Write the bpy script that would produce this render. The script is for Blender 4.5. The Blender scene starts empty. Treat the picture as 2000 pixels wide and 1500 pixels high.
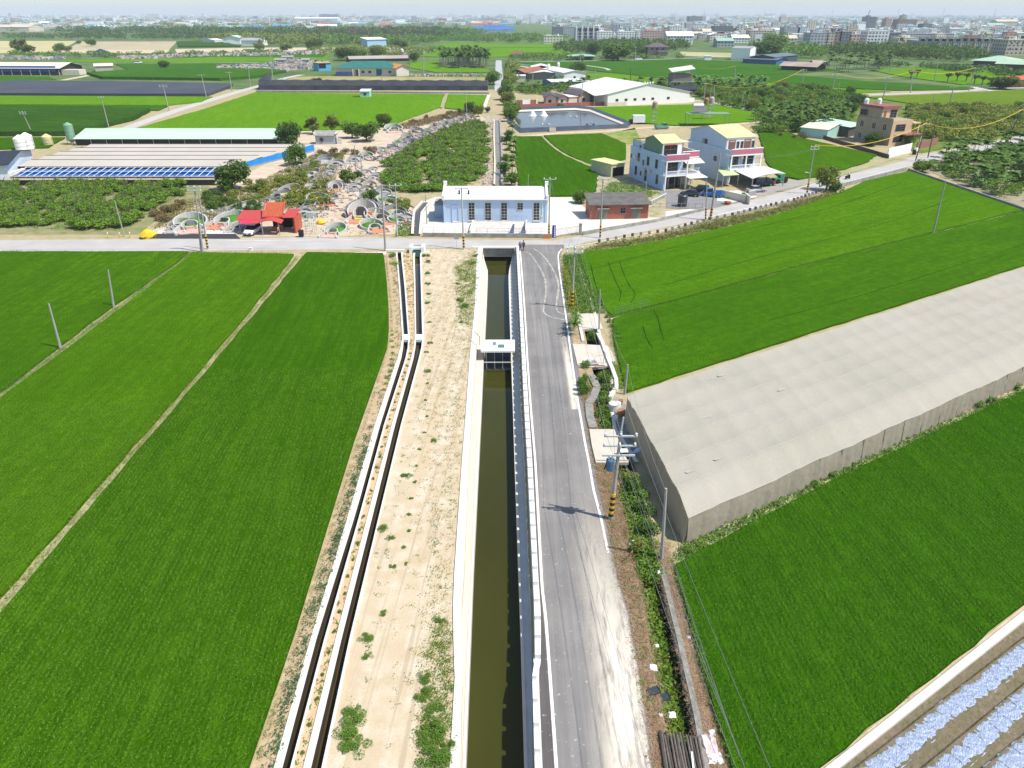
import bpy,bmesh,math,random
import numpy as np
from mathutils import Vector,Matrix,geometry
rnd = random.Random(7)
C = bpy.context.scene.collection
SC = bpy.context.scene

# ------------------------------------------------------------------ camera
CAM_H = 36.0
PITCH = math.radians(26.95)
F_PX = 1420.0                       # focal length for a 2000 px wide picture
cam_d = bpy.data.cameras.new('camera'); cam = bpy.data.objects.new('camera',cam_d); C.objects.link(cam)
cam.location = (0,0,CAM_H); cam.rotation_euler = (math.pi/2 - PITCH,0,0)
cam_d.sensor_fit = 'HORIZONTAL'; cam_d.sensor_width = 36; cam_d.lens = 36*F_PX/2000
cam_d.clip_start = 0.5; cam_d.clip_end = 60000
SC.camera = cam
# ------------------------------------------------------------------ world and sun
SUN_EL = math.radians(59); SDIR = Vector((0.936,-0.352,0)).normalized()
w = bpy.data.worlds.new('World'); SC.world = w; w.use_nodes = True
nt = w.node_tree; bg = nt.nodes['Background']
sky = nt.nodes.new('ShaderNodeTexSky'); sky.sky_type = 'NISHITA'; sky.sun_disc = False
sky.sun_elevation = SUN_EL; sky.sun_rotation = math.atan2(SDIR.x,SDIR.y)
sky.air_density = 1.0; sky.dust_density = .7; sky.ozone_density = 3.0; sky.altitude = 20
nt.links.new(sky.outputs[0],bg.inputs[0]); bg.inputs[1].default_value = 0.14
sl = bpy.data.lights.new('sun','SUN'); sl.energy = 4.6; sl.angle = math.radians(0.6); sl.color = (1,.965,.90)
so = bpy.data.objects.new('sun',sl); C.objects.link(so)
d = Vector((SDIR.x*math.cos(SUN_EL),SDIR.y*math.cos(SUN_EL),math.sin(SUN_EL)))
so.rotation_euler = d.to_track_quat('Z','Y').to_euler(); so.location = (60,-20,120)
SC.view_settings.view_transform = 'Standard'; SC.view_settings.look = 'None'
SC.view_settings.exposure = 0.34; SC.view_settings.gamma = 1.0
SC.cycles.max_bounces = 5; SC.cycles.diffuse_bounces = 2; SC.cycles.glossy_bounces = 2
SC.cycles.transparent_max_bounces = 6; SC.cycles.transmission_bounces = 2; SC.cycles.volume_bounces = 1
SC.cycles.use_denoising = True; SC.cycles.sample_clamp_indirect = 4

# ------------------------------------------------------------------ picture measurements -> places
cp,sp = math.cos(PITCH),math.sin(PITCH)
def ray(px,py):
    u = (px-1000)/F_PX; v = (750-py)/F_PX
    return Vector((u,cp + v*sp,-sp + v*cp))
def P(px,py,z=0.0):
    r = ray(px,py); t = (z-CAM_H)/r.z
    return Vector((r.x*t,r.y*t,z))
def atY(px,py,Y):
    r = ray(px,py); t = Y/r.y
    return Vector((r.x*t,Y,CAM_H + r.z*t))
def top_of(px0,py0,px1,py1,z0=0):
    b = P(px0,py0,z0); return b,atY(px1,py1,b.y)
def P2(px,py,z=0):
    q = P(px,py,z); return (q.x,q.y)

# ------------------------------------------------------------------ materials
MATS = {}
def newmat(name):
    m = bpy.data.materials.new(name); m.use_nodes = True
    return m,m.node_tree,m.node_tree.nodes['Principled BSDF']
def c4(c): return (c[0],c[1],c[2],1)
def node(nt,t,**kw):
    n = nt.nodes.new(t)
    for k,v in kw.items():
        if k in n.inputs.keys(): n.inputs[k].default_value = v
        else: setattr(n,k,v)
    return n
def noise_fac(nt,scale,detail=3,lo=.35,hi=.65,mapping=None,rough=.55,coord='Object'):
    tc = nt.nodes.new('ShaderNodeTexCoord'); src = tc.outputs[coord]
    if mapping:
        mp = nt.nodes.new('ShaderNodeMapping'); nt.links.new(src,mp.inputs[0]); src = mp.outputs[0]
        mp.vector_type = 'TEXTURE'; mp.inputs['Scale'].default_value = tuple(1/k for k in mapping[0]); mp.inputs['Rotation'].default_value = (0,0,mapping[1])
    n = node(nt,'ShaderNodeTexNoise',Scale=scale,Detail=detail,Roughness=rough); nt.links.new(src,n.inputs['Vector'])
    r = nt.nodes.new('ShaderNodeMapRange'); nt.links.new(n.outputs['Fac'],r.inputs[0])
    r.inputs[1].default_value = lo; r.inputs[2].default_value = hi
    return r.outputs[0]
def mix(nt,fac,a,b,mode='MIX'):
    m = nt.nodes.new('ShaderNodeMix'); m.data_type = 'RGBA'; m.blend_type = mode
    if hasattr(fac,'links'): nt.links.new(fac,m.inputs[0])
    else: m.inputs[0].default_value = fac
    for s,v in ((6,a),(7,b)):
        if hasattr(v,'links'): nt.links.new(v,m.inputs[s])
        else: m.inputs[s].default_value = c4(v)
    return m.outputs[2]
def mul(nt,a,k):
    m = nt.nodes.new('ShaderNodeMath'); m.operation = 'MULTIPLY'; nt.links.new(a,m.inputs[0])
    if hasattr(k,'links'): nt.links.new(k,m.inputs[1])
    else: m.inputs[1].default_value = k
    return m.outputs[0]
def bump(nt,bs,h,strength,dist=.1):
    b = node(nt,'ShaderNodeBump'); b.inputs['Strength'].default_value = strength; b.inputs['Distance'].default_value = dist
    nt.links.new(h,b.inputs['Height']); nt.links.new(b.outputs[0],bs.inputs['Normal'])
def M(name,col=None,rough=.8,var=.25,scale=1.5,spec=.3,metal=0,bmp=0,bscale=8,col2=None,map_=None,alpha=None):
    """plain painted / concrete / metal surface: base colour broken up by two noises"""
    if name in MATS: return MATS[name]
    m,nt,bs = newmat(name); bs.inputs['Roughness'].default_value = rough
    bs.inputs['Specular IOR Level'].default_value = spec; bs.inputs['Metallic'].default_value = metal
    dark = tuple(x*(1-var) for x in col) if col2 is None else col2
    f = noise_fac(nt,scale,4,.3,.7,map_); out = mix(nt,f,col,dark)
    f2 = noise_fac(nt,scale*9,2,.3,.7,map_); out = mix(nt,mul(nt,f2,.45),out,tuple(x*(1-var*.9) for x in col))
    nt.links.new(out,bs.inputs['Base Color'])
    if bmp: bump(nt,bs,noise_fac(nt,bscale,4,0,1),bmp)
    if alpha is not None: bs.inputs['Alpha'].default_value = alpha
    MATS[name] = m; return m
def leafmat(name,c1,c2,scale=.8,rough=.55,trans=.25):
    if name in MATS: return MATS[name]
    m,nt,bs = newmat(name); bs.inputs['Roughness'].default_value = rough; bs.inputs['Specular IOR Level'].default_value = .25
    oi = nt.nodes.new('ShaderNodeObjectInfo')
    f = noise_fac(nt,scale,3,.3,.7); f2 = noise_fac(nt,scale*7,1,.2,.8)
    col = mix(nt,f,c1,c2); col = mix(nt,mul(nt,f2,.5),col,tuple(x*.55 for x in c1))
    col = mix(nt,mul(nt,oi.outputs['Random'],.45),col,(c2[0]*1.15,c2[1],c2[2]*.8))
    nt.links.new(col,bs.inputs['Base Color'])
    tr = nt.nodes.new('ShaderNodeBsdfTranslucent'); nt.links.new(col,tr.inputs[0])
    ms = nt.nodes.new('ShaderNodeMixShader'); ms.inputs[0].default_value = trans
    nt.links.new(bs.outputs[0],ms.inputs[1]); nt.links.new(tr.outputs[0],ms.inputs[2])
    nt.links.new(ms.outputs[0],nt.nodes['Material Output'].inputs[0])
    MATS[name] = m; return m

# ------------------------------------------------------------------ mesh builder
class MB:
    def __init__(s): s.v = []; s.f = []; s.m = []
    def face(s,pts,mi=0):
        b = len(s.v); s.v += [tuple(p) for p in pts]; s.f.append(tuple(range(b,b+len(pts)))); s.m.append(mi); return s
    def raw(s,vs,fs,mi=0):
        b = len(s.v); s.v += [tuple(p) for p in vs]
        for f in fs: s.f.append(tuple(i+b for i in f)); s.m.append(mi)
        return s
    def box(s,x0,x1,y0,y1,z0,z1,mi=0,rz=0,org=None):
        vs = [(x,y,z) for z in (z0,z1) for x,y in ((x0,y0),(x1,y0),(x1,y1),(x0,y1))]
        if rz or org:
            ox,oy = org or (0,0); c,q = math.cos(rz),math.sin(rz)
            vs = [(ox+(x*c-y*q),oy+(x*q+y*c),z) for x,y,z in vs]
        return s.raw(vs,[(3,2,1,0),(4,5,6,7),(0,1,5,4),(1,2,6,5),(2,3,7,6),(3,0,4,7)],mi)
    def prism(s,poly,z0,z1,mi=0,top=None):
        n = len(poly); b = [(p[0],p[1],z0) for p in poly]; t = [(p[0],p[1],z1) for p in poly]
        area = sum(poly[i][0]*poly[(i+1) % n][1]-poly[(i+1) % n][0]*poly[i][1] for i in range(n))
        if area < 0: b.reverse(); t.reverse()
        s.raw(b+t,[tuple(range(n-1,-1,-1)),tuple(range(n,2*n))] + [(i,(i+1) % n,n+(i+1) % n,n+i) for i in range(n)],mi)
        return s
    def tube(s,p0,p1,r0,r1=None,n=6,mi=0,caps=True):
        r1 = r0 if r1 is None else r1
        p0 = Vector(p0); p1 = Vector(p1); a = (p1-p0)
        if a.length < 1e-6: return s
        a.normalize(); u = a.orthogonal().normalized(); w_ = a.cross(u)
        vs = []
        for p,r in ((p0,r0),(p1,r1)):
            for i in range(n):
                t = 2*math.pi*i/n; vs.append(p + u*math.cos(t)*r + w_*math.sin(t)*r)
        fs = [(i,(i+1) % n,n+(i+1) % n,n+i) for i in range(n)]
        if caps: fs += [tuple(range(n-1,-1,-1)),tuple(range(n,2*n))]
        return s.raw(vs,fs,mi)
    def path(s,pts,r,n=5,mi=0):
        for a,b in zip(pts[:-1],pts[1:]): s.tube(a,b,r,r,n,mi)
        return s
    def lathe(s,prof,c=(0,0,0),n=14,mi=0,sx=1,sy=1):
        vs = []; m = len(prof)
        for r,z in prof:
            for i in range(n):
                t = 2*math.pi*i/n; vs.append((c[0]+r*sx*math.cos(t),c[1]+r*sy*math.sin(t),c[2]+z))
        fs = [(j*n+i,j*n+(i+1) % n,(j+1)*n+(i+1) % n,(j+1)*n+i) for j in range(m-1) for i in range(n)]
        fs += [tuple(range(n-1,-1,-1)),tuple(range((m-1)*n,m*n))]
        return s.raw(vs,fs,mi)
    def grid(s,rows,mi=0,close=False):
        n = len(rows[0]); vs = [p for r in rows for p in r]
        fs = [(j*n+i,j*n+i+1,(j+1)*n+i+1,(j+1)*n+i) for j in range(len(rows)-1) for i in range(n-1)]
        return s.raw(vs,fs,mi)
    def slab(s,pts,t,mi=0,mi2=None):
        """a quad or polygon in space given thickness t downwards"""
        n = len(pts); top = [Vector(p) for p in pts]; bot = [p-Vector((0,0,t)) for p in top]
        nrm = geometry.normal(top[:3]) if n > 2 else Vector((0,0,1))
        if nrm.z < 0: top.reverse(); bot.reverse()
        b = len(s.v)
        s.raw(top+bot,[tuple(range(n))],mi)
        s.f.append(tuple(b+i for i in range(2*n-1,n-1,-1))); s.m.append(mi if mi2 is None else mi2)
        for i in range(n):
            s.f.append((b+i,b+n+i,b+n+(i+1) % n,b+(i+1) % n)); s.m.append(mi if mi2 is None else mi2)
        return s

def tag(o,label=None,cat=None,group=None,kind=None):
    if label: o['label'] = label
    if cat: o['category'] = cat
    if group: o['group'] = group
    if kind: o['kind'] = kind
    return o
def obj(name,mb,mats=None,parent=None,smooth=False):
    me = mb if isinstance(mb,bpy.types.Mesh) else None
    if me is None:
        me = bpy.data.meshes.new(name); me.from_pydata(mb.v,[],mb.f)
        mats = mats if isinstance(mats,(list,tuple)) else [mats]
        for m in mats: me.materials.append(m)
        if len(mats) > 1: me.polygons.foreach_set('material_index',mb.m)
        if smooth: me.polygons.foreach_set('use_smooth',[True]*len(me.polygons))
        me.update()
    o = bpy.data.objects.new(name,me); C.objects.link(o)
    if parent is not None: o.parent = parent
    return o
def thing(name,label,cat,loc=(0,0,0),rz=0,group=None):
    o = bpy.data.objects.new(name,None); o.empty_display_size = .5; C.objects.link(o)
    o.location = loc; o.rotation_euler = (0,0,rz); return tag(o,label,cat,group)
def copy_tree(o,parent=None,label=None):
    c = o.copy(); C.objects.link(c)
    if parent is not None: c.parent = parent
    if label: c['label'] = label
    for ch in list(o.children): copy_tree(ch,c)
    return c
def frameAB(ax,ay,bx,by):
    a = P(ax,ay); b = P(bx,by); return a,math.atan2(b.y-a.y,b.x-a.x),(b-a).length
def loc2(root,p):
    """world point -> local xy of a root that stands at location/rotation z"""
    dx,dy = p[0]-root.location.x,p[1]-root.location.y; a = -root.rotation_euler.z
    return (dx*math.cos(a)-dy*math.sin(a),dx*math.sin(a)+dy*math.cos(a))
def np_mesh(name,V,F,mats,mi=None):
    """V (n,3), F (m,k) all same k"""
    me = bpy.data.meshes.new(name); k = F.shape[1]
    me.vertices.add(len(V)); me.vertices.foreach_set('co',V.astype(np.float32).ravel())
    me.loops.add(F.size); me.loops.foreach_set('vertex_index',F.astype(np.int32).ravel())
    me.polygons.add(len(F)); me.polygons.foreach_set('loop_start',np.arange(0,F.size,k,dtype=np.int32))
    me.polygons.foreach_set('loop_total',np.full(len(F),k,np.int32))
    for m in (mats if isinstance(mats,(list,tuple)) else [mats]): me.materials.append(m)
    if mi is not None: me.polygons.foreach_set('material_index',mi.astype(np.int32))
    me.update(calc_edges=True); me.validate(); return me
def quads_cloud(cen,size,rg,up=.35,aspect=.55):
    """leaf-like quads of random direction, biased to face upwards"""
    n = len(cen); nr = rg.normal(size=(n,3)); nr[:,2] = np.abs(nr[:,2])+up; nr /= np.linalg.norm(nr,axis=1)[:,None]
    a = np.cross(nr,rg.normal(size=(n,3))); a /= np.linalg.norm(a,axis=1)[:,None]; b = np.cross(nr,a)
    sz = (np.asarray(size)*rg.uniform(.6,1.3,n))[:,None]
    V = np.stack([cen-a*sz,cen-b*sz*aspect,cen+a*sz,cen+b*sz*aspect],1).reshape(-1,3)
    return V,np.arange(4*n).reshape(n,4)
def inpoly(x,y,poly):
    inside = np.zeros(len(x),bool); n = len(poly); j = n-1
    for i in range(n):
        xi,yi = poly[i]; xj,yj = poly[j]
        c = ((yi > y) != (yj > y)) & (x < (xj-xi)*(y-yi)/((yj-yi) or 1e-9)+xi); inside ^= c; j = i
    return inside
def scatter(poly,n,rg):
    xs = [p[0] for p in poly]; ys = [p[1] for p in poly]; X = np.zeros(0); Y = np.zeros(0)
    while len(X) < n:
        x = rg.uniform(min(xs),max(xs),n*2); y = rg.uniform(min(ys),max(ys),n*2); k = inpoly(x,y,poly)
        X = np.concatenate([X,x[k]]); Y = np.concatenate([Y,y[k]])
    return X[:n],Y[:n]
def PX(pts,z=0): return [P2(a,b,z) for a,b in pts]
RG = np.random.default_rng(5)
# ================================================================== THE SETTING
def soilmat(name,base,c2,c3,s1=.05,s2=.6,bmp=.25,streak=0):
    m,nt,bs = newmat(name); bs.inputs['Roughness'].default_value = .95; bs.inputs['Specular IOR Level'].default_value = .1
    a = noise_fac(nt,s1,4,.35,.65); b = noise_fac(nt,s2,5,.42,.66); g = noise_fac(nt,7,3,.3,.7)
    col = mix(nt,a,base,c2); col = mix(nt,b,col,c3); col = mix(nt,mul(nt,g,.35),col,tuple(x*.6 for x in base))
    if streak: col = mix(nt,mul(nt,noise_fac(nt,.9,3,.45,.62,((1,.03,1),-.06)),streak),col,c2); col = mix(nt,mul(nt,noise_fac(nt,2.5,2,.55,.66,((1,.02,1),-.06)),streak),col,tuple(x*.8 for x in c2))
    nt.links.new(col,bs.inputs['Base Color'])
    if bmp: bump(nt,bs,noise_fac(nt,3,5,0,1),bmp,.2)
    MATS[name] = m; return m
def ricemat(name,c1,c2,ang,row=3.6,big=.02,rows=.35,far=False):
    c1,c2 = (c1[0]*1.65,c1[1]*1.3,c1[2]*.9),(c2[0]*1.6,c2[1]*1.3,c2[2]*.9)
    """rice canopy: wide soft patches, faint drill rows, tuft-sized grain"""
    m,nt,bs = newmat(name); bs.inputs['Roughness'].default_value = 1; bs.inputs['Specular IOR Level'].default_value = 0
    a = noise_fac(nt,big,3,.35,.65); a2 = noise_fac(nt,.35,3,.35,.65,((1,.18,1),ang))
    st = noise_fac(nt,row,2,.35,.65,((1,.06,1),ang)); g = noise_fac(nt,2.2 if far else 5.5,3,.3,.7)
    col = mix(nt,a,c1,c2); col = mix(nt,mul(nt,a2,.6),col,tuple(x*.8 for x in c1))
    dk = (c1[0]*.55,c1[1]*.62,c1[2]*.5)
    g2 = noise_fac(nt,.9,4,.4,.6,rough=.7); col = mix(nt,mul(nt,g2,.6),col,dk); col = mix(nt,mul(nt,st,rows),col,dk); col = mix(nt,mul(nt,g,.55),col,tuple(x*.7 for x in dk))
    nt.links.new(col,bs.inputs['Base Color']); bump(nt,bs,g,.9,.2)
    MATS[name] = m; return m
earth = soilmat('dry_earth',(.48,.37,.24),(.40,.33,.19),(.30,.29,.12))
farland = soilmat('farmland',(.10,.17,.045),(.16,.20,.07),(.06,.11,.035),s1=.006,s2=.05)
m_sand = soilmat('sandy_track',(.56,.46,.31),(.50,.39,.25),(.63,.55,.42),s1=.12,s2=.7,bmp=.08,streak=.7)
m_rice = ricemat('rice_canopy',(.052,.165,.008),(.085,.23,.008),0,row=2.2,rows=.6)
m_rice2 = ricemat('rice_canopy_dark',(.044,.15,.006),(.064,.19,.008),.07,row=1.9,rows=.8)
m_riceR = ricemat('rice_canopy_bright',(.065,.20,.008),(.095,.25,.01),-.97,row=.8,rows=.4)
m_ricef = ricemat('rice_far',(.085,.235,.012),(.115,.28,.016),.2,row=.6,rows=.18,far=True)
m_ricef2 = ricemat('rice_far_deep',(.035,.13,.018),(.055,.17,.02),.2,row=.6,rows=.3,far=True)
m_crop = ricemat('tall_crop',(.03,.095,.018),(.05,.14,.022),1.2,row=.5,rows=.7,far=True)
m_path = M('trodden_bund',(.42,.36,.22),col2=(.22,.28,.09),scale=.7,var=.3,bmp=.3)
m_conc = M('new_concrete',(.70,.665,.59),var=.13,scale=.35,rough=.85,bmp=.05)
m_concw = M('white_concrete',(.70,.67,.60),col2=(.58,.54,.46),var=.2,scale=.8,rough=.85,bmp=.05)
m_concd = M('weathered_concrete',(.42,.40,.35),var=.5,scale=.9,rough=.9,bmp=.2)
m_concy = M('cream_concrete',(.68,.60,.46),var=.12,scale=.3,rough=.85,col2=(.70,.57,.38))
m_white = M('white_paint',(.85,.85,.83),var=.06,rough=.55)
m_dark = M('dark_opening',(.012,.012,.014),var=.3,rough=.6)
# ---- water
def watermat(name,col,rough=.08):
    m,nt,bs = newmat(name); f = noise_fac(nt,.12,3,.3,.7,((1,.3,1),0))
    nt.links.new(mix(nt,f,col,tuple(x*.7 for x in col)),bs.inputs['Base Color'])
    bs.inputs['Roughness'].default_value = rough; bs.inputs['Specular IOR Level'].default_value = .16
    bump(nt,bs,noise_fac(nt,1.6,3,0,1),.03,.05); MATS[name] = m; return m
m_water = watermat('green_canal_water',(.046,.047,.008))
m_waterb = watermat('brown_water',(.075,.055,.022)); m_pond = watermat('grey_pond_water',(.085,.078,.07),.12)

# ---- long edges measured in the picture, as X(Y) in the world
class Edge:
    def __init__(s,pts,z):
        w_ = sorted([(P(a,b,z).y,P(a,b,z).x) for a,b in pts])
        if w_[0][0] > 20:
            (y0,x0),(y1,x1) = w_[0],w_[1]; w_.insert(0,(16.0,x0+(x1-x0)*(16-y0)/(y1-y0)))
        s.Y = [a for a,_ in w_]; s.X = [b for _,b in w_]; s.z = z
    def __call__(s,y): return float(np.interp(y,s.Y,s.X))
    def pt(s,y,dz=0): return (s(y),y,s.z+dz)
def loft(mb,e0,e1,y0,y1,mi=0,step=3.0,z0=None,z1=None):
    n = max(2,int((y1-y0)/step)+1); ys = list(np.linspace(y0,y1,n))
    a = [(e0(y),y,e0.z if z0 is None else z0) for y in ys]; b = [(e1(y),y,e1.z if z1 is None else z1) for y in ys]
    mb.grid([a,b],mi)
def Yat(v,z=0): return P(1000,v,z).y
Y_HEAD = P(960,484).y                # the culvert head wall under the cross road
ZW,ZL,ZLIP = -2.4,-1.15,-1.15
# left bank
eL0 = Edge([(878,1500),(889,1305),(885,1240),(884,1200),(887,1120),(902,900),(910,800),(917,700),(927,600),(931,500),(934,484)],.12)
eL1 = Edge([(899,1500),(903,1305),(900,1200),(906,1120),(915,900),(921,800),(929,700),(936,600),(941,500),(943,487)],.12)
eL2 = Edge([(903,1500),(915,1200),(920,1120),(929,900),(936,800),(940,720),(944,640),(948,560),(951,530),(944,508),(942,498)],ZL)
eL3 = Edge([(909,1500),(921,1200),(924,1120),(935,900),(940,800),(943.5,720),(947,660),(950,600),(953,530),(946,508),(944,498)],ZL)
# right bank
eR3 = Edge([(1025,1500),(1019,1300),(1016,1200),(1014,1150),(1005,900),(1002,800),(999,720),(995.5,620),(993,535),(999,508),(1001,498)],ZL)
eR2 = Edge([(1031,1500),(1024,1300),(1021,1200),(1018.5,1150),(1009,900),(1005,800),(1001.5,720),(998,620),(996,535),(1000,508),(1002,498)],ZL)
eR1 = Edge([(1039,1500),(1038,1300),(1036,1200),(1033,1150),(1023,900),(1017,800),(1013,700),(1010,600),(1005,500)],ZL)
eR0 = Edge([(1046,1500),(1040,1300),(1046,1295),(1045,1200),(1043,1150),(1031,900),(1025,800),(1020,700),(1015,600),(1010,500),(1009,484)],.75)
eRt = Edge([(1056,1500),(1046,1300),(1055,1290),(1055,1200),(1051,1150),(1038,900),(1031.5,800),(1025,700),(1019,600),(1013.5,500),(1012.5,484)],.75)
eRr = Edge([(1060,1500),(1052,1300),(1057,1290),(1057,1200),(1053,1150),(1040,900),(1033,800),(1027,700),(1020.5,600),(1014.5,500),(1014,484)],0)
YN = 16.0
# channel edges (two small irrigation channels on the left)
def ch(l,r,z=.1): return Edge(l,z),Edge(r,z)
aL,aR = ch([(552,1500),(618,1250),(696,1000),(743,830),(784,700),(789.4,668),(788.8,656),(782,560),(776,494)],
            [(567,1500),(633,1250),(704,1000),(750,830),(792,700),(798.6,668),(797,656),(790,560),(783,494)])
bL,bR = ch([(608,1500),(667,1250),(730,1000),(772,830),(808,700),(813.6,668),(813,656),(811.5,560),(810,496)],
            [(628,1500),(682,1250),(742,1000),(783,830),(818,700),(825.6,668),(824.7,656),(822,560),(820,496)])
aLo = Edge([(535,1500),(606,1250),(682,1000),(732,830),(776,700),(785.5,668),(785,656),(779,560),(773,494)],.1)
aRo = Edge([(572,1500),(638,1250),(708,1000),(753,830),(795,700),(801,668),(799.5,656),(793,560),(786,494)],.1)
bLo = Edge([(592,1500),(655,1250),(720,1000),(765,830),(803,700),(810,668),(810,656),(808.5,560),(806,496)],.1)
bRo = Edge([(635,1500),(687,1250),(745,1000),(786,830),(821,700),(828.5,668),(828,656),(825,560),(823,496)],.1)
Y_CH = P(780,494).y
dL = Edge([(1318,1500),(1296,1400),(1268,1250),(1245,1120),(1225,1010),(1200,905),(1167,835),(1155,770),(1160,725),(1150,700),(1147,672),(1140,640),(1133,610),(1117,520)],0)
dR = Edge([(1372,1500),(1355,1400),(1322,1250),(1290,1120),(1262,1010),(1240,905),(1195,835),(1188,770),(1196,725),(1186,700),(1172,672),(1165,640),(1158,610),(1128,520)],0)
Y_D0,Y_D1 = YN,P(1120,520).y
def strip_poly(e0,e1,y0,y1,step=3):
    ys = np.linspace(y0,y1,max(2,int((y1-y0)/step)+1))
    return [(e0(y),y) for y in ys] + [(e1(y),y) for y in ys[::-1]]
holes = [strip_poly(eL1,eR1,YN,Y_HEAD),strip_poly(aL,aR,YN,Y_CH),strip_poly(bL,bR,YN,Y_CH),strip_poly(dL,dR,Y_D0,Y_D1)]
BIG = 15000
def cut_sheet(outer,holes,z):
    vs,es,n = [],[],0
    for poly in [outer]+holes:
        k = len(poly); vs += [Vector(p) for p in poly]; es += [(n+i,n+(i+1) % k) for i in range(k)]; n += k
    V,E,F,*_ = geometry.delaunay_2d_cdt(vs,es,[],1,1e-4)
    cen = np.array([[sum(V[i].x for i in f)/3,sum(V[i].y for i in f)/3] for f in F])
    keep = inpoly(cen[:,0],cen[:,1],outer)
    for h in holes: keep &= ~inpoly(cen[:,0],cen[:,1],h)
    mb = MB(); mb.raw([(v.x,v.y,z) for v in V],[tuple(f) for f,k in zip(F,keep) if k])
    return mb
NEAR = [(-260,12),(330,12),(480,420),(-480,420)]
tag(obj('ground',cut_sheet([(-BIG,-200),(BIG,-200),(BIG,BIG),(-BIG,BIG)],holes,-.02),farland),kind='structure')
tag(obj('earth_ground',cut_sheet(NEAR,holes,0),earth),kind='structure')

# ---- the main canal
cb = MB(); wall = MB()
tag(obj('canal_water',MB().face([(-14,10,ZW),(10,10,ZW),(10,Y_HEAD+6,ZW),(-14,Y_HEAD+6,ZW)]),m_water),kind='structure')
b = MB()
loft(b,eL0,eL1,YN,Y_HEAD); loft(b,eL0,eL0,YN,Y_HEAD,z0=-.4)
lb = thing('canal_bank','cream concrete bank on the left side of the green canal','canal bank')
obj('coping',b,m_concw,lb)
b = MB(); loft(b,eL1,eL1,YN,Y_HEAD,z1=ZL); loft(b,eL1,eL2,YN,Y_HEAD,z0=ZL)
obj('ledge',b,m_concy,lb)
b = MB(); loft(b,eL2,eL3,YN,Y_HEAD,z0=ZL+.06,z1=ZL+.06); loft(b,eL2,eL2,YN,Y_HEAD,z0=ZL,z1=ZL+.06)
loft(b,eL3,eL3,YN,Y_HEAD,z0=ZL+.06,z1=ZW-1); obj('lip',b,m_concw,lb)
rb = thing('canal_bank','grey stepped concrete bank under the white parapet beside the asphalt road','canal bank')
b = MB(); loft(b,eR2,eR1,YN,Y_HEAD,z0=ZL,z1=ZL); obj('ledge',b,m_concw,rb)
b = MB(); loft(b,eR3,eR2,YN,Y_HEAD,z0=ZL+.08,z1=ZL+.08); loft(b,eR3,eR3,YN,Y_HEAD,z0=ZL+.08,z1=ZW-1)
loft(b,eR2,eR2,YN,Y_HEAD,z0=ZL,z1=ZL+.08); obj('lip',b,m_concw,rb)
pw = thing('parapet_wall','long white parapet wall with low raised blocks between the canal and the asphalt road','parapet')
b = MB(); loft(b,eR1,eR0,YN,Y_HEAD,z0=ZL,z1=.45); loft(b,eR0,eRt,YN,Y_HEAD,z0=.45,z1=.45); loft(b,eRt,eRr,YN,Y_HEAD,z0=.45,z1=0)
obj('wall_base',b,m_concw,pw)
y = YN+.3; k = 0
while y < Y_HEAD-2 and k < 96:
    L = 1.25 if y < 70 else 1.2
    q = MB(); ym = y+L
    x0,x1,x2,x3 = eR0(y),eRt(y),eRt(ym),eR0(ym)
    if abs(x0-x3) < .25:
        q.prism([(x0-.03,y),(x1+.03,y),(x2+.03,ym),(x3-.03,ym)],.44,.82)
        if k == 0: pass
        obj('parapet_block',q,m_white,pw); k += 1
    y += L+.36
b = MB()   # culvert head wall and the box mouth under the cross road
x0,x1 = eL0(Y_HEAD)-.2,eR0(Y_HEAD)+.3
hw = thing('culvert','dark stained concrete head wall where the canal runs under the cross road','culvert')
b.box(x0-.6,x1,Y_HEAD-.001,Y_HEAD+.35,-1.55,.0); obj('head_wall',b,m_concd,hw)
b = MB().box(x0-.8,x1+.3,Y_HEAD-.06,Y_HEAD+.40,.003,.2); obj('kerb_beam',b,m_white,hw)
b = MB().box(x0,x1,Y_HEAD+2.5,Y_HEAD+2.6,-4,-.1).box(x0-.2,x0,Y_HEAD,Y_HEAD+2.5,-4,-.1).box(x1,x1+.2,Y_HEAD,Y_HEAD+2.5,-4,-.1)
obj('mouth',b,m_concd,hw)
# sluice bridge across the canal
g0 = P(944,685,.25); g1 = P(1004,685,.25); gd = P(944,664,.25).y - g0.y
sg = thing('sluice_gate','white concrete sluice deck with hanging screens across the green canal','sluice gate',(g0.x,g0.y,0),0)
W = g1.x-g0.x
obj('deck',MB().box(-.3,W+.1,0,gd,.02,.28),m_white,sg)
obj('screen',MB().box(.35,W-.45,.5,.58,-2.2,.02),M('blue_grey_screen',(.05,.07,.11),var=.5,scale=3,rough=.5),sg)
for i in range(4):
    obj('post',MB().box(.3+i*(W-.75)/3,.4+i*(W-.75)/3,.25,.48,-2.3,.02),m_concd,sg)
obj('rail',MB().box(.0,W-.2,-.5,-.42,-1.1,-1.02),m_conc,sg)
obj('hatch',MB().box(1.1,1.5,gd*.45,gd*.75,.28,.36),M('steel_hatch',(.35,.37,.36),metal=.4,rough=.5),sg)
obj('hatch',MB().box(1.75,2.5,gd*.25,gd*.5,.28,.38),M('green_hatch',(.10,.22,.14),rough=.6),sg)
obj('wheel_post',MB().tube((-.5,gd*.6,.1),(-.5,gd*.6,1.3),.05).tube((-.5,gd*.6,1.2),(-1.2,gd*1.1,1.3),.04),m_concd,sg)
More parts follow.
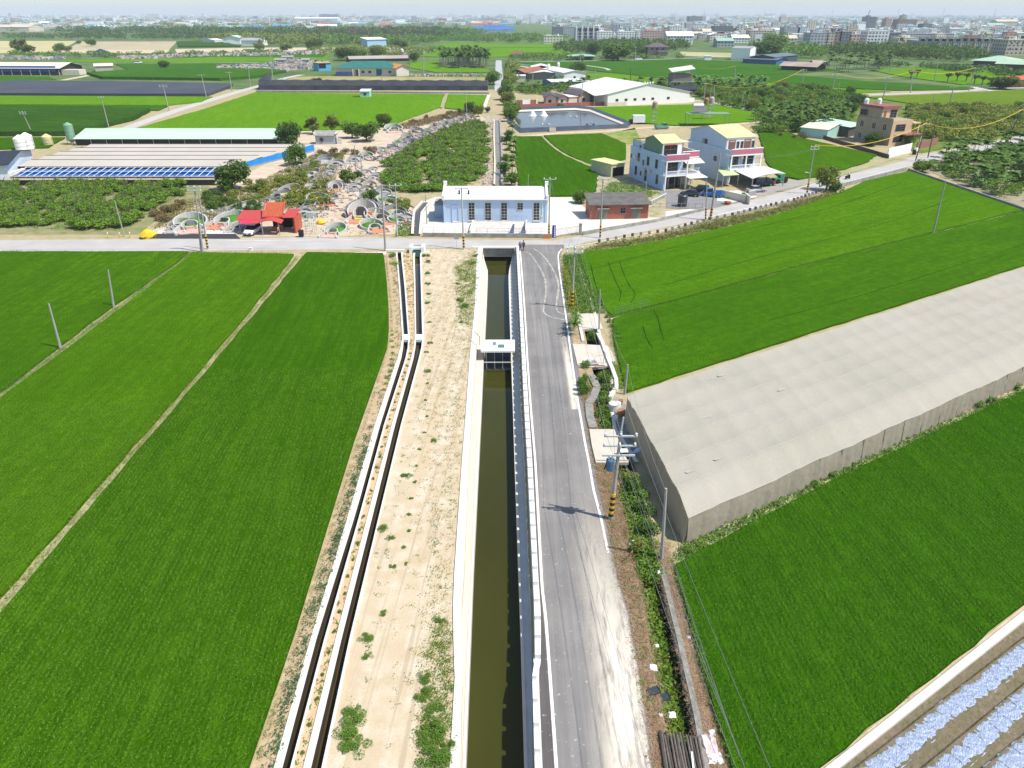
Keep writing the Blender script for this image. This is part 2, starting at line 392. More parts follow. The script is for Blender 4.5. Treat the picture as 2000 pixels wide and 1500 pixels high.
# ---- the two small channels
class E2:
    def __init__(s,f,z): s.f = f; s.z = z
    def __call__(s,y): return s.f(y)
for nm,(l,r,lo,ro) in {'a': (aL,aR,aLo,aRo),'b': (bL,bR,bLo,bRo)}.items():
    t = thing('irrigation_channel','narrower white walled irrigation channel beside the rice field' if nm == 'a'
              else 'wider white walled irrigation channel beside the sandy track','channel')
    lt = E2(lambda y,l=l,lo=lo: l(y),.15); lw = E2(lambda y,l=l: l(y),-.6)
    for e0,e1,eb in ((lo,lt,lw),(ro,r,r)):
        b = MB(); loft(b,e0,e1,YN,Y_CH,z0=.15,z1=.15); loft(b,e0,e0,YN,Y_CH,z0=-.05,z1=.15)
        w_ = obj('channel_wall',b,m_concw,t); b = MB(); loft(b,e1,eb,YN,Y_CH,z0=.15,z1=-.7); obj('wet_face',b,M('wet_brown_wall',(.075,.055,.035),var=.4),w_)
    for v0,v1 in ((656,666),):
        q0,q1 = P(lo(50),v1),Yat(v0)
        y0,y1 = Yat(v1),Yat(v0); obj('cross_slab',MB().prism([(lo(y0),y0),(ro(y0),y0),(ro(y1),y1),(lo(y1),y1)],-.15,.22),m_white,t)
    b = MB(); loft(b,lw,r,YN,Y_CH,z0=-.62,z1=-.62)
    tag(obj('channel_water',b,m_waterb),kind='structure')
t = thing('water_gate','small white gate box with a dark green leaf heading the wider channel','water gate',P(815,494)[:])
obj('gate_frame',MB().box(-1.3,-.8,-.3,1.6,0,1.1).box(.7,1.25,-.3,1.6,0,1.1).box(-.8,.7,-.1,.3,.5,1.0),m_white,t)
obj('platform',MB().box(-.8,.7,.3,1.7,.75,.9),m_concd,t)
obj('gate_leaf',MB().face([(-.65,-.12,.5),(.55,-.12,.5),(.8,-.9,-.4),(-.8,-.9,-.4)]).box(-.6,.5,-.2,-.11,-.9,.6),M('gate_green',(.02,.07,.05),rough=.5),t)
t = thing('water_gate','small white frame of concrete beams at the head of the narrower channel','water gate',P(779,494)[:])
obj('beam',MB().box(-2.2,1.0,0,.3,.4,.6),m_white,t)
for x in (-2.1,-.6,.8): obj('post',MB().box(x-.1,x+.1,.02,.28,0,.4),m_white,t)

# ---- roads
def sheet(name,poly,z,mat,kind='structure'):
    me = MB().face([(x,y,z) for x,y in poly]); return tag(obj(name,me,mat),kind=kind)
def asphalt(name,base,dust,dens,ang=0.0,sc=(1,.02,1)):
    m,nt,bs = newmat(name); bs.inputs['Roughness'].default_value = .85; bs.inputs['Specular IOR Level'].default_value = .2
    tr = noise_fac(nt,1.5,4,.45,.72,(sc,ang),rough=.7); pt = noise_fac(nt,.16,4,.38,.68); g = noise_fac(nt,6,5,.3,.75,rough=.8)
    sp_ = noise_fac(nt,3.5,2,.66,.74)
    f = nt.nodes.new('ShaderNodeMath'); f.operation = 'MULTIPLY_ADD'; nt.links.new(tr,f.inputs[0]); nt.links.new(g,f.inputs[1]); nt.links.new(mul(nt,pt,.35),f.inputs[2]); f.use_clamp = True
    col = mix(nt,mul(nt,f.outputs[0],dens),base,dust); col = mix(nt,mul(nt,sp_,.6),col,(.62,.57,.50))
    col = mix(nt,mul(nt,g,.35),col,tuple(x*.6 for x in base))
    nt.links.new(col,bs.inputs['Base Color']); bump(nt,bs,g,.12,.03)
    return m
# main road runs slightly right of the view axis
RA = Edge([(1060,1500),(1052,1300),(1057,1290),(1057,1200),(1053,1150),(1040,900),(1033,800),(1027,700),(1020.5,600),(1014.5,500),(1013,478)],0)
RB = Edge([(1276,1500),(1264,1400),(1250,1310),(1230,1200),(1208,1124),(1186,1016),(1160,900),(1141,780),(1126,700),(1116,650),(1109,600),(1099,540),(1094,505),(1096,492),(1102,484)],0)
ang = math.atan2(RA(100)-RA(30),70)
m_asph = asphalt('dusty_asphalt',(.175,.166,.156),(.47,.43,.385),0.65,-ang)
b = MB(); ys = np.linspace(YN,P(1013,478).y,60)
b.grid([[(RA(y)*(1-t)+RB(y)*t,y,.03) for y in ys] for t in (0,.25,.5,.75,1)])
tag(obj('asphalt_road',b,m_asph),kind='structure')
# pale dust blown over the right edge of the near road
def wob(e,y,off,amp,fr,ph): return e(y)+off+amp*math.sin(y*fr+ph)+amp*.6*math.sin(y*fr*2.7+ph*2)
m_dust,nt,bs = newmat('pale_road_dust'); bs.inputs['Roughness'].default_value = .95
bs.inputs['Base Color'].default_value = (.74,.66,.53,1)
tc = nt.nodes.new('ShaderNodeUVMap'); sx = nt.nodes.new('ShaderNodeSeparateXYZ'); nt.links.new(tc.outputs[0],sx.inputs[0])
rmp = nt.nodes.new('ShaderNodeValToRGB'); nt.links.new(sx.outputs[0],rmp.inputs[0]); rmp.color_ramp.elements[0].color = (0,0,0,1); rmp.color_ramp.elements[1].position = .55
rmp.color_ramp.elements.new(.95).color = (.8,.8,.8,1); rmp.color_ramp.elements.new(1.0).color = (0,0,0,1)
ad = nt.nodes.new('ShaderNodeMath'); ad.operation = 'MULTIPLY'; nt.links.new(rmp.outputs[0],ad.inputs[0]); nt.links.new(noise_fac(nt,2.2,5,.28,.52,((1,.12,1),-ang),rough=.75),ad.inputs[1])
fv = nt.nodes.new('ShaderNodeMapRange'); nt.links.new(sx.outputs[1],fv.inputs[0]); fv.inputs[1].default_value = 1; fv.inputs[2].default_value = .45; nt.links.new(mul(nt,ad.outputs[0],fv.outputs[0]),bs.inputs['Alpha'])
def uv_strip(name,ea,eb,y0,y1,z,mat,n=50):
    me = bpy.data.meshes.new(name); ys = np.linspace(y0,y1,n); vs = []; fs = []; uv = []
    for j,y in enumerate(ys):
        vs += [(ea(y),y,z),(eb(y),y,z)]
        if j: a = 2*j; fs.append((a-2,a-1,a+1,a)); uv += [(0,j-1),(1,j-1),(1,j),(0,j)]
    me.from_pydata(vs,[],fs); me.materials.append(mat); l = me.uv_layers.new(name='UVMap')
    for i,c in enumerate(uv): l.data[i].uv = (c[0],c[1]/n)
    o = bpy.data.objects.new(name,me); C.objects.link(o); return tag(o,kind='structure')
uv_strip('road_dust',lambda y: RB(y)-3.5,lambda y: RB(y)-.05,YN,P(1000,960).y,.038,m_dust)
uv_strip('road_dust',lambda y: RB(y)-1.7,lambda y: RB(y)-.75,P(1000,800).y,P(1000,640).y,.038,m_dust)
# white edge lines
WL = Edge([(1087,1500),(1073,1300),(1065.5,1200),(1059,1150),(1045.5,900),(1037,800),(1030,700),(1024.5,600),(1017,500),(1015.5,486)],.034)
WR = Edge([(1188,1080),(1174,1012),(1159,955),(1150,900),(1143,867),(1127,773),(1115,690),(1107,630),(1101.5,590),(1092,525),(1090,500),(1092,492),(1098,486)],.034)
b = MB(); loft(b,E2(lambda y: RA(y),0),E2(lambda y: WL(y)-.13,0),YN,P(1000,620).y,z0=.034,z1=.034); tag(obj('asphalt_shoulder',b,asphalt('dark_shoulder',(.085,.075,.075),(.3,.27,.25),.35,-ang)),kind='structure')
m_line = M('road_line_paint',(.82,.80,.76),var=.18,scale=2,rough=.7)
b = MB(); ys = np.linspace(YN,P(1015,486).y,80); b.grid([[(WL(y)-.09,y,.036) for y in ys],[(WL(y)+.09,y,.036) for y in ys]])
tag(obj('road_line',b,m_line),kind='structure')
b = MB(); ys = np.linspace(P(1188,1080).y,P(1098,486).y,80); b.grid([[(WR(y)-.10,y,.036) for y in ys],[(WR(y)+.10,y,.036) for y in ys]])
tag(obj('road_line',b,m_line),kind='structure')
# muddy wheel trails curving out of the side entrance
def ribbon(name,pts,wd,z,mat,kind='structure',mb=None,sub=5):
    W_ = [P(a,b) for a,b in pts]; out = []
    for i in range(len(W_)-1):
        p0,p1,p2,p3 = W_[max(0,i-1)],W_[i],W_[i+1],W_[min(len(W_)-1,i+2)]
        for k in range(sub):
            t = k/sub; out.append(.5*((2*p1)+(p2-p0)*t+(2*p0-5*p1+4*p2-p3)*t*t+(3*p1-p0-3*p2+p3)*t**3))
    out.append(W_[-1]); L = []; R = []
    for i,p in enumerate(out):
        d = (out[min(i+1,len(out)-1)]-out[max(i-1,0)]); d.z = 0; d.normalize(); n = Vector((-d.y,d.x,0))
        ww = wd*(rnd.uniform(.96,1.04) if wd > 1 else rnd.uniform(.7,1.3))/2; L.append((p.x+n.x*ww,p.y+n.y*ww,z)); R.append((p.x-n.x*ww,p.y-n.y*ww,z))
    b = mb or MB(); b.grid([R,L])
    return b if mb is not None else tag(obj(name,b,mat),kind=kind)
m_mud = M('dried_mud',(.50,.46,.40),var=.3,scale=2); nt = m_mud.node_tree; nt.links.new(noise_fac(nt,1.6,5,.36,.5,rough=.75),nt.nodes['Principled BSDF'].inputs['Alpha'])
ribbon('mud_trail',[(1027,492),(1036,497),(1047,512),(1058,530),(1065,550),(1066,575),(1062,600),(1062,610),(1072,618),(1090,623),(1108,626)],.26,.045,m_mud)
ribbon('mud_trail',[(1040,485),(1058,497),(1076,520),(1088,545),(1091,565),(1087,590),(1088,607),(1098,613),(1112,614)],.26,.045,m_mud)
# cross road of pale concrete
cr_up = [(-500,468),(0,469),(440,466),(640,463),(850,467),(1080,470),(1150,458),(1260,438),(1375,412),(1475,389),(1550,370),(1592,353),(1650,337),(1732,320),(1787,305),(1875,290),(1920,282),(2000,264),(2200,222),(2400,190)]
cr_lo = [(-500,494),(0,492),(370,490),(700,487),(860,484),(940,485),(1014,485),(1105,485),(1150,472),(1250,454),(1375,428),(1475,407),(1550,390),(1645,361),(1770,326),(1850,308),(1960,286),(2000,276),(2200,238),(2400,204)]
def bandpoly(name,up,lo,z,mat):
    mb = MB(); mb.face([(*P2(a,b),z) for a,b in lo+up[::-1]]); return tag(obj(name,mb,mat),kind='structure')
m_croad = M('pale_concrete_road',(.47,.44,.40),var=.2,scale=.25,rough=.9,bmp=.05)
bandpoly('concrete_road',cr_up,cr_lo,.02,m_croad)
ribbon('road_line',[(1105,484),(1180,471),(1300,449),(1385,424),(1475,404),(1550,387),(1640,360),(1720,338),(1800,318)],.18,.035,m_line)
ribbon('road_line',[(690,468.5),(640,469),(500,470),(440,470)],.14,.035,m_line)
ribbon('road_line',[(20,487.5),(180,487),(350,486),(500,485.5),(560,485.5)],.14,.035,M('grey_kerb_line',(.35,.38,.40)))
sheet('asphalt_patch',PX([(290,466),(300,457),(460,457),(470,467)]),.03,M('fresh_asphalt',(.05,.05,.052),var=.3,scale=2))
sheet('concrete_yard',PX([(306,456),(310,450),(480,450),(480,457)]),.028,m_conc)

# ---- dirt beside and between things
sheet('sand_track',strip_poly(bRo,eL0,YN,P(900,487).y),.012,m_sand)
sheet('planted_strip',strip_poly(aRo,bLo,YN,Y_CH),.012,soilmat('orange_soil',(.60,.40,.24),(.52,.36,.2),(.62,.47,.3),s1=.4,s2=2))
FR = Edge([(500,1500),(583,1250),(658,1000),(700,860),(738,750),(762,680),(765,650),(764,600),(760,550),(754,500)],0)
sheet('bank_strip',strip_poly(lambda y: FR(y)-.3,aLo,YN,Y_CH),.012,soilmat('brown_bank',(.47,.33,.2),(.40,.31,.17),(.55,.42,.27),s1=.3,s2=1.4))
# ================================================================== FIELDS
def field(name,px,mat,h=.3,z0=0,ptsw=None,kind='stuff',ragged=.0):
    poly = ptsw or PX(px); mb = MB(); n = len(poly); out = []
    for i in range(n):                                   # ragged edge instead of a ruled one
        a = Vector(poly[i]); b = Vector(poly[(i+1) % n]); L = (b-a).length; k = max(1,min(60,int(L/2.2))) if ragged else 1
        for j in range(k):
            p = a.lerp(b,j/k); out.append((p.x+(rnd.uniform(-1,1)*ragged if j else 0),p.y+(rnd.uniform(-1,1)*ragged if j else 0)))
    mb.prism(out,z0-.05,z0+h); return tag(obj(name,mb,mat),kind=kind)
F1 = [(-700,491),(0,494),(368,494),(345,515),(180,630),(0,770),(-700,1260)]
F2 = [(376,495),(574,499),(566,512),(470,632),(372,748),(0,1172),(-500,1700),(-1400,1700),(-700,1285),(0,783),(190,640),(355,515)]
F3w = [(FR(y)-.35,y) for y in np.linspace(18,P(754,502).y,30)] + PX([(748,497),(600,495),(590,505),(480,637),(383,752),(0,1206)])+[(-34,18)]
F4 = [(1131,500),(1150,493),(1215,486),(1290,473),(1400,450),(1480,432),(1560,407),(1640,378),(1690,355),(1775,336),(1830,352),(1900,378),(1995,412),(1760,471),(1560,521),(1330,585),(1197,621),(1178,600),(1150,552)]
F5 = [(1197,625.5),(1330,588.5),(1560,524.3),(1760,474),(2000,413.8),(2500,288),(2900,330),(2500,400),(2000,520),(1560,660),(1226,768),(1212,720),(1200,670)]
F6 = [(1318,1108),(1440,1040),(1600,955),(1800,858),(2000,766),(2700,470),(3300,600),(2700,780),(2000,1182),(1600,1502),(1490,1600),(1455,1600),(1428,1500),(1392,1380),(1350,1230)]
field('rice_field',F1,m_rice,.3,ragged=.12); field('rice_field',F2,ricemat('rice_canopy_mid',(.062,.185,.008),(.09,.235,.01),0,row=2.2,rows=.6),.3,ragged=.12)
field('rice_field',None,m_rice2,.3,ptsw=F3w,ragged=.1)
field('rice_field',F4,m_riceR,.3,ragged=.12); field('rice_field',F5,ricemat('rice_canopy_right',(.048,.165,.008),(.075,.21,.008),-.97,row=1.4,rows=.5),.3,ragged=.12)
field('rice_field',F6,ricemat('rice_canopy_near',(.033,.13,.006),(.05,.165,.006),.05,row=2.4,rows=.8),.28,ragged=.1)
# single rice hills drilled in rows over the nearest fields
m_blade = leafmat('rice_blade',(.10,.225,.02),(.14,.27,.03),.25,.8,.25)
def hills(name,poly,ang,maxY,dx=.36,dy=.2,zb=.24,seed=1,minY=18,bm=None):
    rg = np.random.default_rng(seed); x = [p[0] for p in poly]; y = [p[1] for p in poly]
    R = 110; u,v = np.meshgrid(np.arange(-R,R,dx),np.arange(-R,R,dy)); u = u.ravel(); v = v.ravel()
    c,s = math.cos(ang),math.sin(ang); X = u*c-v*s; Y = u*s+v*c+50
    k = (Y > minY) & (Y < maxY) & (np.abs(X) < Y*.78+11); X,Y = X[k],Y[k]; k = inpoly(X,Y,poly); X,Y = X[k],Y[k]
    k = (rg.random(len(X)) < .94)&(rg.random(len(X)) < (1.0-.55*np.clip((Y-40)/max(1,maxY-40),0,1)))&(np.sin(X*.9+1.3*np.sin(Y*.31))*np.sin(Y*.7+1.7*np.sin(X*.23)) < .93); X,Y = X[k],Y[k]
    n = len(X); X = X+rg.normal(0,.03,n); Y = Y+rg.normal(0,.03,n); nb = 7
    t = rg.uniform(0,6.28,(n,nb)); r = rg.uniform(.05,.19,(n,nb)); h = rg.uniform(.08,.22,(n,nb)); wv = .028
    X = np.repeat(X,nb); Y = np.repeat(Y,nb); t = t.ravel(); r = r.ravel(); h = h.ravel()
    a = np.stack([X-np.sin(t)*wv,Y+np.cos(t)*wv,np.full(len(X),zb)],1); b = np.stack([X+np.sin(t)*wv,Y-np.cos(t)*wv,np.full(len(X),zb)],1)
    cc = np.stack([X+np.cos(t)*r,Y+np.sin(t)*r,zb+h],1)
    V = np.stack([a,b,cc],1).reshape(-1,3); F = np.arange(len(V)).reshape(-1,3)
    tag(obj(name,np_mesh(name,V,F,bm or m_blade)),kind='stuff')
m_bladeL = leafmat('rice_blade_pale',(.13,.255,.025),(.17,.30,.03),.25,.8,.25)
hills('rice_plants',F3w,.07,74,seed=1,bm=m_bladeL)
hills('rice_plants',PX(F2),0,66,seed=2,bm=m_bladeL)
hills('rice_plants',PX(F6),.05,62,seed=3,zb=.22)

# narrow earth bunds between the plots
def bund(pts,wd=.55): return ribbon('earth_bund',pts,wd,.02,m_path)
bund([(581,503),(470,640),(376,750),(0,1190),(-300,1560)],.5)
bund([(372,494),(352,514),(185,636),(0,776),(-400,1080)],.45)
b = MB()
W0,W1 = P(1192,626),P(2300,345); dd = (W1-W0).normalized(); nn = Vector((-dd.y,dd.x,0))*.14
b.prism([(W0+nn)[:2],(W0-nn)[:2],(W1-nn)[:2],(W1+nn)[:2]],-.05,.22)
tag(obj('concrete_bund',b,m_concy),kind='structure')
m_rut = M('wet_furrow',(.025,.075,.006),var=.4,scale=2,rough=1,spec=0)
for pts,wd in (([(1187,514),(1193,530),(1203,555),(1212,575),(1209,592)],.14),([(1209,514),(1217,535),(1228,560),(1240,577),(1232,595)],.14),([(1153,518),(1163,560),(1176,595)],.2),([(1276,610),(1284,625),(1290,650),(1296,668)],.18),([(1255,640),(1262,665),(1275,685)],.2),([(1300,560),(1450,515),(1700,447),(1850,395)],.15),([(1150,530),(1350,478),(1600,415),(1760,360)],.18),([(1500,690-60),(1700,575),(2000,480)],.15)):
    ribbon('field_furrow',pts,wd,.304,m_rut)
# garden edge of field 4, weeds bank
sheet('grass_verge',PX([(1100,500),(1130,498),(1150,552),(1180,612),(1160,612),(1118,612),(1104,560)]),.008,soilmat('green_verge',(.12,.22,.03),(.30,.30,.10),(.07,.16,.02),s1=.3,s2=1.2))
sheet('grass_verge',PX([(1106,488),(1180,476),(1300,457),(1390,430),(1500,408),(1620,376),(1640,382),(1560,410),(1480,436),(1400,454),(1290,477),(1215,490),(1130,500)]),.01,soilmat('dry_verge',(.42,.36,.2),(.2,.26,.06),(.45,.36,.25),s1=.3,s2=1.2))
bk = soilmat('brown_straw_bank',(.42,.28,.18),(.50,.36,.25),(.26,.24,.10),s1=.35,s2=1.6)
sheet('verge',strip_poly(RB,dL,YN,Y_D1),.012,bk)
FL6 = Edge([(1455,1600),(1428,1500),(1392,1380),(1350,1230),(1318,1108)],0)
sheet('bank_strip',strip_poly(dR,FL6,YN,P(1318,1108).y),.012,bk)
sheet('weedy_strip',PX([(1310,1100),(1338,1062),(1500,982),(1700,887),(2000,758),(2300,620),(2330,640),(2000,768),(1700,905),(1480,1020),(1330,1100)]),.014,soilmat('weedy_sand',(.60,.54,.36),(.2,.3,.06),(.5,.46,.3),s1=.4,s2=1.1))
# ditch bed and walls
mb = MB(); loft(mb,dL,dR,Y_D0,Y_D1,z0=-1.1,z1=-1.1); tag(obj('ditch_bed',mb,soilmat('ditch_mud',(.05,.05,.025),(.07,.09,.03),(.03,.03,.02))),kind='structure')
t = thing('ditch_wall','mossy grey stone wall along the weedy ditch beside the near rice field','wall')
mb = MB(); loft(mb,dR,dR,Y_D0,Y_D1,z0=-1.1,z1=.12); loft(mb,dL,dL,Y_D0,Y_D1,z0=0,z1=-1.1); obj('ditch_lining',mb,m_concd,t)
dRo = lambda y: dR(y)+.35
mb = MB(); loft(mb,dR,E2(dRo,.12),Y_D0,P(1000,1110).y,z0=.12,z1=.12); loft(mb,E2(dRo,.12),E2(dRo,0),Y_D0,P(1000,1110).y,z0=.12,z1=0)
obj('wall_top',mb,M('stone_top',(.36,.34,.29),var=.5,scale=2.5,bmp=.5),t)
mb = MB(); loft(mb,dR,E2(dRo,.12),P(1000,905).y,Y_D1,z0=.14,z1=.14); loft(mb,E2(dRo,.12),E2(dRo,0),P(1000,905).y,Y_D1,z0=.14,z1=0)
obj('coping',mb,m_conc,t)
# concrete crossing slabs over the ditch
m_slab = M('cream_slab',(.60,.54,.44),var=.15,scale=.8,bmp=.1)
def crossing(px,lab,z=.10,th=.3,mat=None):
    t = thing('crossing_slab',lab,'concrete slab'); t.location = (*P2(*px[0]),0)
    mb = MB(); mb.prism([(p[0]-t.location.x,p[1]-t.location.y) for p in PX(px,z)],z-th,z); obj('slab',mb,mat or m_slab,t); return t
crossing([(1115,612),(1165,612),(1178,642),(1136,643),(1128,633)],'small concrete crossing slab over the ditch nearest the mud trails')
crossing([(1118,671),(1188,675),(1203,700),(1204,712),(1160,718),(1128,712)],'wide pale concrete crossing slab with junk piled on its near edge')
crossing([(1151,838),(1200,838),(1216,880),(1228,903),(1164,903),(1156,870)],'long concrete crossing slab under the transformer pole',z=.2)
# sand, curb and mulched beds at the bottom right
sheet('sand_edge',PX([(2400,860),(1999,1184),(1600,1502),(1380,1700),(1450,1700),(1640,1502),(2000,1216),(2400,890)]),.02,m_sand)
t = thing('field_curb','straight white concrete curb between the near rice field and the mulched beds','curb')
a0,a1,a2,a3 = P(1608,1502,.25),P(2002,1190,.25),P(2002,1213,.25),P(1634,1502,.25)
d0 = (a1-a0).normalized(); mb = MB()
q = [a0-d0*12,a1+d0*30,a2+d0*30,a3-d0*12]; mb.prism([p[:2] for p in q],-.05,.25); obj('curb_beam',mb,m_concw,t)
m_soil = soilmat('tilled_soil',(.23,.175,.125),(.17,.14,.09),(.14,.14,.06),s1=.5,s2=2.5,bmp=.9)
sheet('tilled_soil',PX([(1640,1502),(2002,1214),(2500,815),(3200,900),(2600,1700),(1500,1700)]),.022,m_soil)
m_film,nt,bs = newmat('silver_mulch_film'); bs.inputs['Metallic'].default_value = .35; bs.inputs['Roughness'].default_value = .38
f = noise_fac(nt,5,5,.3,.7,((.4,1.6,1),.58),rough=.7); nt.links.new(mix(nt,f,(.50,.55,.66),(.24,.30,.41)),bs.inputs['Base Color']); bump(nt,bs,noise_fac(nt,9,4,0,1,((.5,1.6,1),.58),rough=.6),.9,.12)
def bed(c0,c1,half,lab,seed):
    A,B = P(*c0),P(*c1); d = (B-A); L = d.length; d.normalize(); n = Vector((-d.y,d.x,0)); rg = random.Random(seed)
    t = thing('mulched_bed',lab,'mulched bed',A[:],math.atan2(d.y,d.x),'silver mulched planting beds')
    s = -9.0; ridge = MB(); rows = []
    x = -10
    while x < L+28: rows.append([(x,yy*half*1.22,.02 if abs(yy) > .99 else .16+.03*rg.random()) for yy in (-1,-.8,0,.8,1)]); x += .5
    ridge.grid(list(map(list,zip(*rows)))[::-1]); obj('soil_ridge',ridge,m_soil,t)
    while s < L+25:
        l = rg.uniform(1.15,1.45); mb = MB(); rr = []; off = rg.uniform(-.06,.06); nx = 7
        for i in range(nx+1):
            xx = s+l*i/nx; rr.append([(xx+rg.uniform(-.03,.03),(yy*half*(.86 if i in (0,nx) else 1)+off*(1 if i < nx/2 else .6))+rg.uniform(-.03,.03),.20-.07*abs(yy)**3+rg.uniform(-.015,.03)) for yy in (-1,-.72,-.4,-.1,.15,.4,.72,1)])
        mb.grid(list(map(list,zip(*rr)))[::-1]); obj('film_sheet',mb,m_film,t); s += l+rg.uniform(-.01,.03)
bed((1730,1490),(2000,1276),.62,'upper silver mulched bed beside the white curb, with crumpled film',1)
bed((1860,1490),(2000,1372),.62,'middle silver mulched bed with film pieces laid end to end',2)
bed((1972,1497),(2040,1440),.62,'lowest silver mulched bed in the corner by the dark soil',3)

# ---- net house
nh = thing('net_house','long low net house covered in pale beige netting between two rice fields','net house')
Gc = P(1338,1060); Bc = P(1225,772,3.0); Dv = (P(2000,756)-Gc); Dv.normalize(); D2 = P(2000,515,3.0)-Bc; D2.z = 0; D2.normalize(); dirv = (Dv+D2).normalized()
nh.location = (Gc.x,Gc.y,0); rz = math.atan2(dirv.y,dirv.x); nh.rotation_euler = (0,0,rz)
bl = loc2(nh,Bc); WB,SH = bl[1],bl[0]                  # width across and shear of the end wall
LEN = 92; NB = 6; NL = 30
m_net,nt,bs = newmat('pale_netting'); bs.inputs['Roughness'].default_value = .9; bs.inputs['Specular IOR Level'].default_value = .1
a = noise_fac(nt,.10,4,.35,.65); b_ = noise_fac(nt,1.6,5,.35,.7); c_ = noise_fac(nt,12,2,.3,.7)
col = mix(nt,a,(.41,.37,.305),(.35,.325,.255)); col = mix(nt,mul(nt,b_,.22),col,(.30,.30,.19)); col = mix(nt,mul(nt,c_,.25),col,(.62,.58,.52))
nt.links.new(col,bs.inputs['Base Color']); bump(nt,bs,b_,.08,.2)
def netlike(m,nt,bs,col,k):
    tr = nt.nodes.new('ShaderNodeBsdfTranslucent'); tr.inputs[0].default_value = c4(col); ms = nt.nodes.new('ShaderNodeMixShader'); ms.inputs[0].default_value = k; nt.links.new(bs.outputs[0],ms.inputs[1]); nt.links.new(tr.outputs[0],ms.inputs[2]); nt.links.new(ms.outputs[0],nt.nodes['Material Output'].inputs[0])
netlike(m_net,nt,bs,(.5,.46,.39),.12)
m_netside = M('draped_side_net',(.56,.49,.38),col2=(.44,.38,.28),scale=.6,rough=.9,bmp=.9,bscale=1.6,map_=((3,3,.3),0)); netlike(m_netside,m_netside.node_tree,m_netside.node_tree.nodes['Principled BSDF'],(.55,.48,.37),.45); m_seam = M('net_seam',(.52,.49,.43),var=.2); m_gal = M('galvanised_steel',(.45,.46,.46),var=.3,metal=.5,rough=.45)
def roofz(i,j):
    """height of roof at fractional bay i (0 front .. NB back) and frame j"""
    fi,fj = i % 1,j % 1; sag = .045*math.sin(math.pi*fj)**.6 + .09*math.sin(math.pi*fi)*(.7+.3*math.sin(math.pi*fj))
    z = 2.95-sag+.07*math.sin(i*3.1+j*1.7)
    if i < .8: z -= (.8-i)/.8*.65
    return z
nx = NL*8; ny = NB*6; rows = []
for q in range(ny+1):
    i = q/6; rows.append([(SH*i/NB+LEN*p/nx,WB*i/NB + (.05*math.sin(p*.7) if q == 0 else 0),roofz(min(i,NB-1e-4) if q < ny else NB-1e-4,p/8)) for p in range(nx+1)])
mb = MB(); mb.grid(rows); obj('roof_net',mb,m_net,nh,smooth=True)
mb = MB(); top = rows[0]; rr = [top]
for k,zf in enumerate((.66,.33,0)): rr.insert(0,[(p[0]+.1*math.sin(i*1.9+k*2),p[1]-.12-.05*k+.14*math.sin(i*2.3+k*.5)*(1.2-zf),p[2]*zf) for i,p in enumerate(top)])
mb.grid(rr); obj('side_net',mb,m_netside,nh,smooth=True)
mb = MB(); e = [r[0] for r in rows]; rr = [[(p[0]-.1*k+.08*math.sin(i*2.1+k*2),p[1],p[2]*zf) for i,p in enumerate(e)] for k,zf in ((2,0),(1,.4),(0,.8),(0,1))]
mb.grid(rr[::-1]); obj('side_net',mb,m_netside,nh,smooth=True)
for i in range(0,NB+1):
    y = WB*i/NB; mb = MB(); mb.path([(SH*i/NB+LEN*p/nx,y,rows[min(i*6,ny)][p][2]+.02) for p in range(0,nx+1,2)],.025,4)
    obj('seam_cord',mb,m_seam,nh)
for j in range(0,NL):
    x = LEN*j/NL; mb = MB(); mb.tube((x,-.22,0),(x,-.02,roofz(0,j)),.03,n=4); obj('post',mb,m_concd,nh)
m_patch = M('net_patch',(.42,.39,.33),var=.3,scale=3)
rg_ = random.Random(4)
for q in range(6):
    i,j = rg_.choice((1,3,3,5)),rg_.uniform(.3,7); z = roofz(i+.4,j)+.05; x,y = SH*i/NB+LEN*j/NL,WB*(i+.4)/NB
    obj('net_patch',MB().slab([(x,y,z),(x+.9,y-.1,z-.02),(x+1.2,y+.25,z),(x+.5,y+.35,z+.03),(x-.1,y+.2,z)],.02),m_patch,nh)
